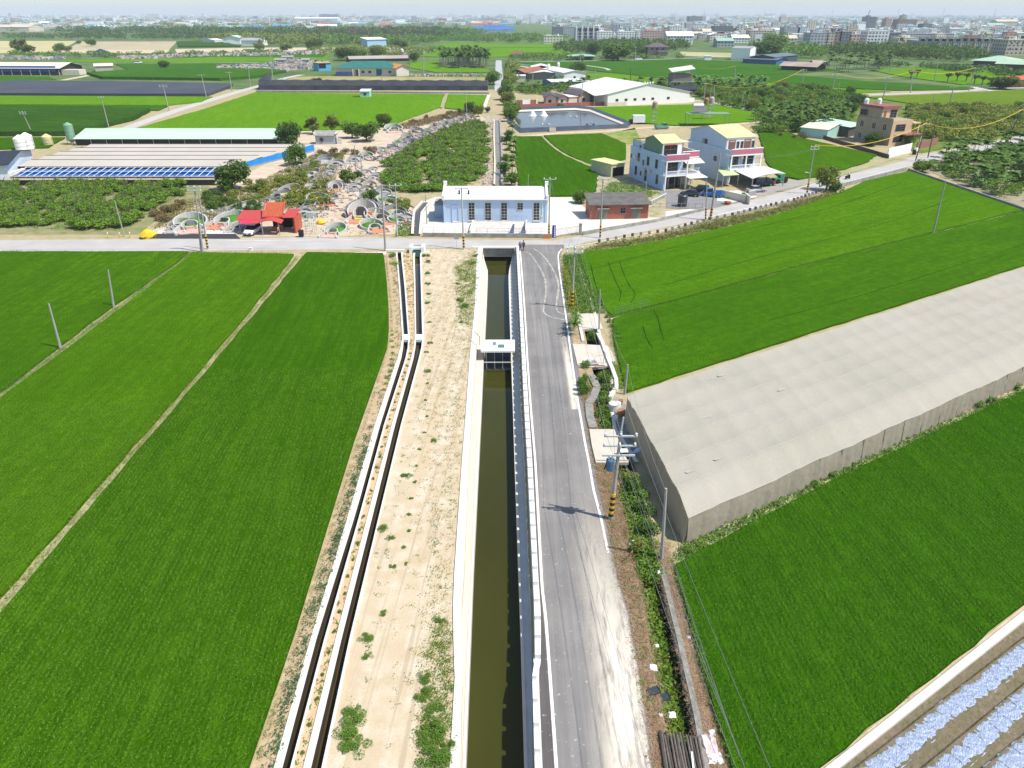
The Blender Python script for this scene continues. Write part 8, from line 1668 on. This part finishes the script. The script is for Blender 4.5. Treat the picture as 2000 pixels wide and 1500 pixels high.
person('person in a pale yellow top and helmet riding the scooter',1655,350,R_(-60),M('pale_yellow_shirt',(.6,.62,.4)),m_bk,m_white,seated=True)
q = P(1785,302); t = thing('road_mirror_bin','dark dustbin bag with a white lid by the road near the beige house','bin',q[:]); obj('bin',MB().lathe([(.5,0),(.6,1.0),(.55,1.3)],n=12),m_k,t); obj('lid',MB().box(-.1,.9,-.6,.3,1.0,1.8,rz=.4),m_white,t); t.name = 'dustbin'
# ================================================================== SMALL THINGS BY THE DITCH
t = thing('log_stack','raft of weathered grey logs laid side by side over the ditch at the bottom edge','logs',P(1335,1470)[:],-.12); rg6 = random.Random(5)
for i in range(15): x = -1.05+i*.15; obj('log',MB().tube((x+rg6.uniform(-.05,.05),-1.6-rg6.random()*.3,.16+rg6.uniform(0,.05)),(x-.25+rg6.uniform(-.06,.06),1.0+rg6.uniform(-.15,.15),.16+rg6.uniform(0,.05)),.075,.06,7),M('weathered_log',(.20,.165,.14),var=.5,scale=4,bmp=.5) if i % 3 else M('dark_log',(.09,.075,.06),var=.4),t)
obj('white_slat',MB().box(.35,.45,-1.3,-.1,.26,.29),m_white,t)
def crumple(name,lab,cat,px,py,sx,sy,mat,h=.25,seed=1,z=0):
    q = P(px,py); rg = random.Random(seed); n = 7; rows = [[((i/(n-1)-.5)*sx+rg.uniform(-.06,.06)*sx,(j/(n-1)-.5)*sy+rg.uniform(-.06,.06)*sy,(.02 if i in (0,n-1) or j in (0,n-1) else rg.uniform(.3,1)*h)) for i in range(n)] for j in range(n)]
    mb = MB().grid(rows[::-1]); mb.grid([[(x,y,.0) for x,y,_ in r] for r in rows]); o = tag(obj(name,mb,mat),lab,cat); o.location = (q.x,q.y,z); return o
crumple('plastic_sheet','crumpled cream plastic sheet on the bank beside the log raft','plastic sheet',1384,1455,.9,1.3,M('cream_plastic',(.72,.68,.50),col2=(.6,.35,.5),scale=1.5),seed=2,z=.05); crumple('plastic_sheet','smooth white plastic sheet at the bottom edge beside the log raft','plastic sheet',1396,1482,.8,.7,m_white,.12,3,z=.05)
for px,py,sx,lab in ((1276,1352,.75,'left dark plastic crate lid lying on the brown bank'),(1299,1363,.5,'right dark plastic crate lid lying on the brown bank')):
    q = P(px,py); t = thing('crate_lid',lab,'lid',(q.x,q.y,.03),.3); obj('panel',MB().slab([(-sx/2,-.22,.05),(sx/2,-.25,.08),(sx/2-.05,.22,.18),(-sx/2+.04,.2,.12)],.04),M('blue_black_plastic',(.04,.05,.07),rough=.3),t); obj('rim',MB().tube((-sx/2,-.22,.07),(sx/2,-.25,.1),.03).tube((sx/2,-.25,.1),(sx/2-.05,.22,.2),.03),m_k,t)
for i,(px,py,s,lab) in enumerate(((1275,1305,.5,'white crumpled plastic bag on the brown bank above the crate lids'),(1283,1262,.25,'small white bag higher on the brown bank'),(1313,1397,.4,'white bag beside the mossy ditch near the log raft'),(1290,1397,.25,'small white scrap left of the white bag by the ditch'),(1390,1432,.4,'white bag on the right bank above the cream plastic sheet'),(1286,1118,.35,'white bag at the top of the stone ditch wall'),(1203,882,.2,'x'),(1232,1065,.35,'white bag stuck on the ditch side by the lime plants'),(1345,1245,.25,'small white scrap on the straw bank in the middle'),(1246,1225,.18,'x'))):
    if lab != 'x': crumple('plastic_bag',lab,'plastic bag',px,py,s,s,m_white,s*.4,i+10,z=.03)
q = P(1243,893); t = thing('hanging_bag','blue and white fertiliser sack hanging by the net house wall','sack',(q.x,q.y,0)); obj('sack',MB().raw([(-.45,0,.3),(.35,-.1,.75),(.3,.05,1.1),(-.2,.1,.8),(-.4,.15,.35),(.3,.15,.8)],[(0,1,2,3),(4,5,2,3),(0,1,5,4),(0,3,4),(1,2,5)]),M('blue_white_sack',(.7,.78,.9),col2=(.12,.25,.6),scale=3),t)
q = P(1216,893); t = thing('white_cart','small white topped cart on the long crossing slab','cart',(q.x,q.y,.2),.1); obj('top',MB().box(-.42,.42,-.28,.28,.45,.55),m_white,t)
for x in (-.36,.36):
    for y in (-.22,.22): obj('wheel',MB().tube((x-.04,y,.13),(x+.04,y,.13),.13,n=10),m_tyre,t)
obj('frame',MB().box(-.36,.36,-.22,.22,.25,.45),m_k,t)
# junk at the curved wall and at the slab edge
cw = [(1167,655),(1176,672),(1187,703),(1196,725),(1203,745),(1204,760),(1196,772),(1190,782)]
t = thing('curved_wall','cream curved low wall winding along the ditch garden','wall'); mb = MB(); Gw = [P(a,b) for a,b in cw]
for A,B in zip(Gw[:-1],Gw[1:]): d = (B-A).normalized(); nn = Vector((-d.y,d.x,0))*.2; mb.prism([(A+nn)[:2],(B+nn)[:2],(B-nn)[:2],(A-nn)[:2]],0,.35)
obj('wall',mb,m_conc,t)
lw = [(1128,612),(1133,640),(1139,668)],[(1155,735),(1166,758),(1160,775),(1150,790),(1152,815),(1158,838)]
for k,pts in enumerate(lw):
    t = thing('ditch_edge',('cream edge wall between road and ditch at the first slabs','bulging stone edge wall between road and ditch below the wide slab')[k],'wall'); mb = MB(); Gw = [P(a,b) for a,b in pts]
    for A,B in zip(Gw[:-1],Gw[1:]): d = (B-A).normalized(); nn = Vector((-d.y,d.x,0))*(.18+.22*k); mb.prism([(A+nn)[:2],(B+nn)[:2],(B-nn)[:2],(A-nn)[:2]],0,.2)
    obj('wall',mb,(m_conc,M('stone_top',(.4,.4,.4)))[k],t)
sheet('concrete_pad',PX([(1186,785),(1208,775),(1222,790),(1222,850),(1205,838),(1192,815)]),.03,m_concd); sheet('concrete_pad',PX([(1210,800),(1226,820),(1240,880),(1230,900),(1218,870)]),.034,m_concd)
for px,py,r,h,c,lab in ((1198,803,.5,.9,m_conc,'large grey water drum on the concrete pad'),(1206,795,.35,.5,m_white,'white basin upside down beside the large grey drum'),(1201,822,.3,.55,m_conc,'small grey pot on the concrete pad'),(1213,812,.4,.6,M('terracotta',(.45,.22,.1)),'brown clay jar beside the net house corner'),(1191,783,.22,.4,m_concd,'small dark pot at the end of the curved wall'),(1212,790,.22,.5,M('brown_box',(.35,.18,.08)),'orange brown bucket by the pole at the net house corner')):
    q = P(px,py); t = thing('drum' if r > .3 else 'pot',lab,'container',q[:]); obj('shell',MB().lathe([(r*.85,0),(r,h*.2),(r,h*.9),(r*1.05,h),(r*.9,h),(r*.85,h*.9),(r*.8,h*.5),(.01,h*.5)],n=14),c,t); obj('rim',MB().lathe([(r*1.02,h-.03),(r*1.08,h),(r*1.02,h+.03),(r*.95,h)],n=14),c,t)
for i,(px,py,lab) in enumerate(((1150,713,'left plank of the junk pile on the wide slab edge'),(1162,716,'middle plank of the junk pile on the wide slab edge'),(1176,719,'right plank of the junk pile on the wide slab edge'))):
    q = P(px,py); t = thing('plank',lab,'plank',(q.x,q.y,.12),.1*i-.1); obj('board',MB().box(-1.1,1.1,-.06,.06,0,.06),M('old_plank',(.30,.22,.18),var=.5),t); obj('batten',MB().box(-.8,-.7,-.2,.2,.061,.1),M('old_plank',(.3,.2,.2)),t)
crumple('tarpaulin','crumpled pale violet tarpaulin on the junk pile at the wide slab','tarpaulin',1155,708,1.2,.5,M('violet_cloth',(.55,.52,.62),col2=(.25,.22,.3),scale=4),.3,31,z=.12)
t = thing('metal_rack','thin bent metal rack standing on the wide crossing slab','rack',P(1178,712)[:]); mb = MB(); mb.path([(0,0,.1),(.1,0,1.6),(-.2,.1,1.9)],.03); mb.tube((-1,.1,1.0),(.1,0,1.2),.02); mb.tube((.3,.2,.1),(.2,.1,1.5),.025); obj('bars',mb,m_gal,t)
q = P(1186,905); t = thing('guard_rail','short grey beam at the near edge of the long crossing slab','beam',(P(1165,903).x,P(1165,903).y,0),0); obj('beam',MB().box(0,(P(1228,903)-P(1165,903)).x,-.1,.08,.0,.24),m_concd,t)
t = thing('culvert_marker','white stone and yellow cable guard by the ditch middle','marker',P(1235,1060)[:]); obj('stone',MB().prism([(0,0),(.3,.05),(.35,.3),(.05,.25)],0,.15),m_white,t); obj('yellow_guard',MB().tube((-.4,-1.5,.1),(-.5,-2.6,1.3),.04),m_y,t)
# ================================================================== THE TOWN
def facade(name,wall,win,sx,sz,frac=.5):
    """far wall whose window rows are too small to be pieces: dark openings laid out per metre on the wall"""
    if name in MATS: return MATS[name]
    m,nt,bs = newmat(name); bs.inputs['Roughness'].default_value = .8
    tc = nt.nodes.new('ShaderNodeTexCoord'); sp_ = nt.nodes.new('ShaderNodeSeparateXYZ'); nt.links.new(tc.outputs['Object'],sp_.inputs[0])
    def cell(a,size,lo,hi):
        d = nt.nodes.new('ShaderNodeMath'); d.operation = 'DIVIDE'; nt.links.new(a,d.inputs[0]); d.inputs[1].default_value = size
        f = nt.nodes.new('ShaderNodeMath'); f.operation = 'FRACT'; nt.links.new(d.outputs[0],f.inputs[0])
        g = nt.nodes.new('ShaderNodeMath'); g.operation = 'COMPARE'; nt.links.new(f.outputs[0],g.inputs[0]); g.inputs[1].default_value = (lo+hi)/2; g.inputs[2].default_value = (hi-lo)/2; return g.outputs[0]
    ad = nt.nodes.new('ShaderNodeMath'); ad.operation = 'ADD'; nt.links.new(sp_.outputs[0],ad.inputs[0]); nt.links.new(sp_.outputs[1],ad.inputs[1])
    ge = nt.nodes.new('ShaderNodeNewGeometry'); sn = nt.nodes.new('ShaderNodeSeparateXYZ'); nt.links.new(ge.outputs['Normal'],sn.inputs[0]); up = nt.nodes.new('ShaderNodeMath'); up.operation = 'LESS_THAN'; nt.links.new(sn.outputs[2],up.inputs[0]); up.inputs[1].default_value = .5
    k = mul(nt,mul(nt,cell(ad.outputs[0],sx,.5-frac/2,.5+frac/2),cell(sp_.outputs[2],sz,.35,.78)),up.outputs[0])
    col = mix(nt,noise_fac(nt,.05,3,.3,.7),wall,tuple(x*.8 for x in wall)); nt.links.new(mix(nt,k,col,win),bs.inputs['Base Color']); MATS[name] = m; return m
WALLS = {'white': (.80,.79,.76),'cream': (.74,.66,.50),'grey': (.42,.43,.45),'beige': (.55,.47,.38),'pink': (.60,.40,.34),'dark grey': (.12,.13,.15),'pale blue': (.55,.62,.70),'brown': (.28,.2,.16)}
FM = {k: facade('facade_'+k.replace(' ','_'),v,(.06,.07,.09) if k != 'dark grey' else (.25,.27,.3),4.2,3.4,.45) for k,v in WALLS.items()}
ROOFS = {'white': m_white,'grey': M('roof_grey',(.4,.4,.4),var=.2,scale=.05),'green': M('roof_green',(.3,.45,.35),var=.1),'red': M('roof_red',(.42,.12,.09),var=.2),'blue': M('roof_blue',(.1,.3,.5)),'beige': M('roof_beige',(.6,.52,.4),var=.2,scale=.05)}
def block(lab,px0,px1,vb,vt,D,wall,roof='grey',gab=False,rz=0,group=None,cat='building',name='town_building',extra=True):
    a = P(px0,vb); b_ = P(px1,vb); W = b_.x-a.x; H = max(3,atY(px0,vt,a.y).z); r = random.Random(int(px0*7+vb*13)); t = thing(name,lab,cat,a[:],rz,group)
    box_part(t,'wall',0,W,0,D,-.5,H,FM[wall])
    if gab: gable(t,0,W,0,D,H+.05,H+min(5,W*.16),ROOFS[roof],FM[wall],'x' if W > D else 'y',.6)
    else:
        box_part(t,'roof',-.2,W+.2,-.2,D+.2,H+.01,H+.5,ROOFS[roof])
        if extra and W > 8:
            x = W*r.uniform(.05,.5); box_part(t,'stair_head',x,x+W*.3,D*.3,D*.7,H+.51,H+r.uniform(2.4,4),FM[wall])
            if r.random() < .6: obj('roof_tank',MB().lathe([(1,0),(1,1.8),(.3,2.3)],(W*.75,D*.5,H+.5),8),m_white,t)
    return t
def winrow(t,W,D,n,zs,w=1.6,h=1.5,u0=.06,u1=.94):
    for z in zs:
        for i in range(n): obj('window',MB().box(W*(u0+(u1-u0)*(i+.5)/n)-w/2,W*(u0+(u1-u0)*(i+.5)/n)+w/2,-.12,-.004,z,z+h),m_glass,t)
t = block('bright white five floor block with rows of small square windows beside the dark grove',1690,1732,92,60,22,'white','white'); t.children[0].data.materials[0] = m_white; W = P(1732,92).x-P(1690,92).x; winrow(t,W,22,6,[3.6+i*3.9 for i in range(5)],1.3,1.2)
t = block('cream house block with few windows in front of the long terrace row',1752,1786,95,74,20,'cream','white'); t.children[0].data.materials[0] = m_cream; W = P(1786,95).x-P(1752,95).x; winrow(t,W,20,3,[4,8],1.5,1.6); winrow(t,W,20,1,[9.5],4,3,.0,.3)
t = block('long grey terrace row with brown piers behind the dark grove',1790,1965,103,80,26,'grey','grey',extra=False,rz=-.03); t.children[0].data.materials[0] = M('terrace_grey',(.36,.37,.40),var=.1); W = P(1965,103).x-P(1790,103).x
for i in range(14): box_part(t,'pier',W*i/13-.9,W*i/13+.9,-1.2,-.004,0,14,MATS['beige_side'])
for i in range(13): obj('window',MB().box(W*(i+.32)/13,W*(i+.68)/13,-.3,-.005,6,9),m_white,t); obj('window',MB().box(W*(i+.2)/13,W*(i+.8)/13,-.4,-.005,11.2,13.4),m_dark,t); obj('window',MB().box(W*(i+.45)/13,W*(i+.55)/13,-.36,-.301,6.2,8.8),m_glass,t)
box_part(t,'roof_edge',-.5,W+.5,-2.2,-.006,14.3,15.2,m_concd)
t = block('pale beige end block of the long terrace row at the right',1962,1999,108,78,26,'beige','grey'); t.children[0].data.materials[0] = m_cream; W = P(1999,108).x-P(1962,108).x; winrow(t,W,26,3,[5,10],1.4,1.6); winrow(t,W,26,1,[15],6,2.5,.5,1)
t = block('pale grey school block with tall recessed bays in front of the town',1124,1172,79,55,30,'grey','grey'); t.children[0].data.materials[0] = M('school_grey',(.55,.56,.60)); W = P(1172,79).x-P(1124,79).x
for i in range(5): box_part(t,'bay_pier',W*i/4.3,W*i/4.3+1.5,-2,-.005,0,20,m_white)
winrow(t,W,30,4,[4,8.5],5,1.8); winrow(t,W,30,4,[13],6,5)
M_BL = [ # label, px0, px1, base v, top v, depth, wall, roof, gabled
 ('dark low hall left of the pale grey school block',1080,1100,66,52,40,'dark grey','grey',0),('grey hall with a flat roof touching the school block',1100,1125,68,53,30,'grey','grey',0),('pale tower part at the right of the school block',1160,1173,70,51,30,'cream','white',0),
 ('pale green and cream two floor building left of the areca wood',1062,1100,86,71,20,'cream','green',0),('white house with a stair tower in front of the town, left one',1166,1197,80,62,20,'white','white',0),('white balconied house with a tall slab, right of the stair tower house',1206,1240,80,62,20,'white','white',0),('narrow tall white slab block',1242,1251,80,59,24,'white','white',0),
 ('pink terrace row with dark windows in the front of the town',1252,1304,78,62,22,'pink','red',0),('white block with a green window in the town front',1307,1332,74,51,24,'white','white',0),('large white building with shed roofs at the town front',1302,1353,87,70,26,'white','white',1),
 ('white block with a blue panel in the middle of the town',1352,1376,62,48,24,'white','blue',0),('cube shaped dark office building standing above the town',1346,1371,47,32,60,'dark grey','grey',0),('cream gabled hall in the town front centre',1372,1412,72,62,24,'cream','beige',1),
 ('peach gabled house at the town front centre',1386,1412,82,68,22,'cream','white',1),('four floor dark fronted apartment row',1394,1430,72,51,28,'dark grey','grey',0),('narrow building with a red sign wall',1437,1447,72,56,24,'pink','red',0),('beige five floor block right of the red sign wall',1447,1466,72,55,24,'beige','beige',0),
 ('long white gabled factory hall beyond the big trees',1430,1463,84,74,22,'white','white',1),('olive roofed house below the white factory hall',1400,1432,92,80,20,'grey','green',1),('long beige apartment row left of centre right',1464,1510,78,60,26,'beige','beige',0),('yellow green low house in the town front',1487,1510,78,66,20,'cream','green',0),
 ('grey four floor block with square windows',1530,1560,74,54,26,'grey','grey',0),('grey block with a pink sign next to the square windowed one',1556,1578,74,54,26,'pale blue','grey',0),('cream low hall in front of the square windowed block',1520,1556,85,75,22,'cream','beige',1),('white block at the right of the cream low hall',1566,1582,85,72,20,'white','white',0),
 ('wide dark grey apartment block with a flat roof',1580,1614,92,65,26,'grey','grey',0),('tan slab attached to the wide dark grey apartment block',1612,1626,92,64,26,'beige','grey',0),('brown tower block by the wide dark apartment block',1626,1640,92,62,26,'brown','grey',0),('blue black office block left of the pink sided one',1637,1658,92,62,26,'dark grey','grey',0),('pink sided block with a green roof left of the white five floor block',1656,1676,92,68,24,'pink','green',0),
 ('dark steel frame tower with a crane on top',1688,1708,60,33,26,'dark grey','grey',0),('white tower beside the dark steel frame tower',1671,1688,60,42,26,'white','white',0),('red and grey pair of apartment towers',1727,1738,60,37,24,'pink','red',0),('brown hotel block with a stepped roof',1752,1787,60,38,34,'brown','grey',0),('tower spire block rising behind the stepped brown hotel',1758,1766,58,30,20,'beige','grey',0),
 ('bright pale blue block in front of the stepped hotel',1766,1789,64,50,24,'pale blue','white',0),('black glass building right of the stepped hotel',1800,1817,66,47,24,'dark grey','grey',0),('charcoal apartment row behind the cream house block',1733,1755,92,64,24,'dark grey','grey',0),('long grey roof row behind the terrace',1732,1860,80,66,40,'grey','grey',0),
 ('concrete frame building under construction',1816,1846,66,52,24,'grey','grey',0),('large hall with a cream and dark gable at the upper right',1945,1985,56,42,34,'cream','beige',1),('white temple like hall with a green roof at the upper right',1930,1960,58,49,30,'white','green',1),('long white shed row at the upper right',1862,1900,55,47,34,'white','white',0),('green and cream factory row near the right edge',1905,1950,72,62,40,'cream','green',0),('violet grey block with balconies left of centre town',1196,1232,58,46,30,'pale blue','grey',0)]
for b_ in M_BL: block(b_[0],b_[1],b_[2],b_[3],b_[4],b_[5],b_[6],b_[7],bool(b_[8]))
# crane on the frame tower
q = P(1690,60); zt = atY(1690,33,q.y).z; t = thing('tower_crane','thin dark leaning crane jib above the dark frame tower','crane',(q.x+2,q.y+8,0)); obj('mast',MB().box(-.8,.8,-.8,.8,0,zt+2),M('crane_dark',(.05,.06,.08)),t); obj('jib',MB().tube((0,0,zt+1),(3.5,0,zt+15),.7),MATS['crane_dark'],t)
# the rest of the near town, one by one, in bands of distance
rc = random.Random(17); cols = ['white','white','white','white','white','white','cream','cream','grey','beige','pink','pale blue']; rf = ['white','grey','white','beige','green','red','blue']
def band(px0,px1,v,n,hmin,hmax,wmin,wmax,where,grp,gabp=.25):
    xs = sorted(rc.uniform(px0,px1) for _ in range(n))
    for x in xs:
        vv = v+rc.uniform(-1.5,1.5); w = rc.uniform(wmin,wmax); h = rc.uniform(hmin,hmax); c = rc.choice(cols); g = rc.random() < gabp; r_ = rc.choice(rf); a = P(x,vv); vt = vv-h
        block('%s %s, %s roof, %s' % (c,'gabled building' if g else 'flat topped building',r_,where),x,x+w,vv,vt,rc.uniform(12,22),c,r_,g,group='%s %s town buildings %s' % (c,'gabled' if g else 'flat',grp))
band(1180,2010,66,46,6,12,9,20,'in the nearer rows of the town','of the near rows'); band(1160,2030,58,50,5,9,8,16,'in the middle rows of the town','of the middle rows'); band(1080,2050,51,46,3.5,7,8,16,'in the farther rows of the town','of the far rows'); band(1180,1700,76,20,6,11,12,22,'at the front edge of the town','of the front row'); band(1800,2020,74,16,4,8,12,24,'behind the long terrace row','behind the terrace')
band(0,1000,50,34,2,4.5,12,34,'in the hazy town beyond the dark wood','beyond the dark wood',.6); band(0,640,56,16,3,5,16,50,'beside the tree belt at the upper left','by the tree belt',.8)
t = block('long cream factory hall at the upper left corner',-60,58,62,53,60,'cream','beige',True); t = block('bright white cube shaped hall on the left horizon',289,312,36,27,80,'white','white'); t = block('white stepped hall beside a grey block beyond the olive trees',575,660,44,36,80,'white','white',True); t = block('dark grey block rising behind the white stepped hall',624,660,38,28,80,'dark grey','grey')
# far scatter of pale boxes
def scatter_town(name,px,n,seed,smin,smax,hmin,hmax):
    poly = PX(px); rg = np.random.default_rng(seed); X,Y = scatter(poly,n,rg); mats = [FM['white'],FM['cream'],FM['grey'],ROOFS['white'],FM['beige'],FM['pale blue'],ROOFS['red'],ROOFS['green']]; mb = MB(); pr = np.array([.26,.14,.12,.24,.08,.08,.04,.04])
    for x,y in zip(X,Y):
        s = rg.uniform(smin,smax); mb.box(-s,s,-s*rg.uniform(.3,.7),s*.5,0,rg.uniform(hmin,hmax)*(2.2 if rg.random() < .06 else 1),int(rg.choice(8,p=pr)),rg.uniform(-.3,.3),(float(x),float(y)))
    return tag(obj(name,mb,mats),kind='stuff')
scatter_town('distant_town',[(1060,50),(2300,48),(2300,42),(1000,42)],900,1,6,16,4,13); scatter_town('distant_town',[(-300,42),(2300,42),(2300,36),(-300,36)],1900,2,8,26,5,14)
scatter_town('distant_town',[(-300,36),(2300,36),(2300,32),(-300,32)],1400,3,14,50,6,24); scatter_town('distant_town',[(-200,52),(1000,50),(1000,42),(-200,42)],700,4,8,26,4,10); scatter_town('distant_town',[(-200,64),(280,58),(280,52),(-200,52)],90,5,8,26,4,9)
scatter_town('distant_town',[(1180,82),(1700,84),(2300,90),(2300,48),(1150,48)],1100,6,4,10,4,12)
# pylons on the horizon
for i,(px,vb,vt) in enumerate(((1318,38,22),(1374,38,20),(1492,36,19),(1624,37,19),(1752,37,18),(1840,37,17),(1940,36,16),(1256,42,29))):
    q = P(px,vb); zt = atY(px,vt,q.y).z; t = thing('pylon','thin lattice pylon on the hazy skyline, number %d counted from the left' % (i+1),'pylon',q[:]); w_ = zt*.07; mb = MB()
    for sx in (-1,1): mb.tube((sx*w_,0,0),(sx*w_*.15,0,zt),zt*.008,n=4)
    for k in range(6): z = zt*k/6; ww = w_*(1-.85*k/6); mb.tube((-ww,0,z),(ww*.8,0,z+zt/6),zt*.005,n=3)
    obj('tower',mb,M('pylon_grey',(.2,.22,.25)),t); obj('crossarm',MB().box(-w_*1.3,w_*1.3,-.5,.5,zt*.78,zt*.79).box(-w_*1.1,w_*1.1,-.5,.5,zt*.9,zt*.91),MATS['pylon_grey'],t)
labs = ['thin lattice pylon just right of the white cubes of the school block','pylon above the middle of the town, left of the dark cube office','pylon right of the dark cube office','pylon between the dark cube office and the steel frame tower','pylon left of the steel frame tower','pylon behind the stepped brown hotel','pylon right of the stepped brown hotel','pylon nearest the upper right corner']
pl = sorted([o for o in C.objects if o.name.startswith('pylon')],key=lambda o: o.location.x/o.location.y)
for o,l in zip(pl,labs): o['label'] = l
# ================================================================== HAZE
mh = bpy.data.materials.new('haze_air'); mh.use_nodes = True; n_ = mh.node_tree; n_.nodes.remove(n_.nodes['Principled BSDF'])
pv = n_.nodes.new('ShaderNodeVolumePrincipled'); pv.inputs['Color'].default_value = (.80,.85,1.0,1); pv.inputs['Density'].default_value = 0.95e-4; pv.inputs['Anisotropy'].default_value = 0
n_.links.new(pv.outputs[0],n_.nodes['Material Output'].inputs['Volume'])
hz = obj('haze',MB().box(-BIG-200,BIG+200,-400,BIG+200,-6,130),mh); tag(hz,kind='stuff')
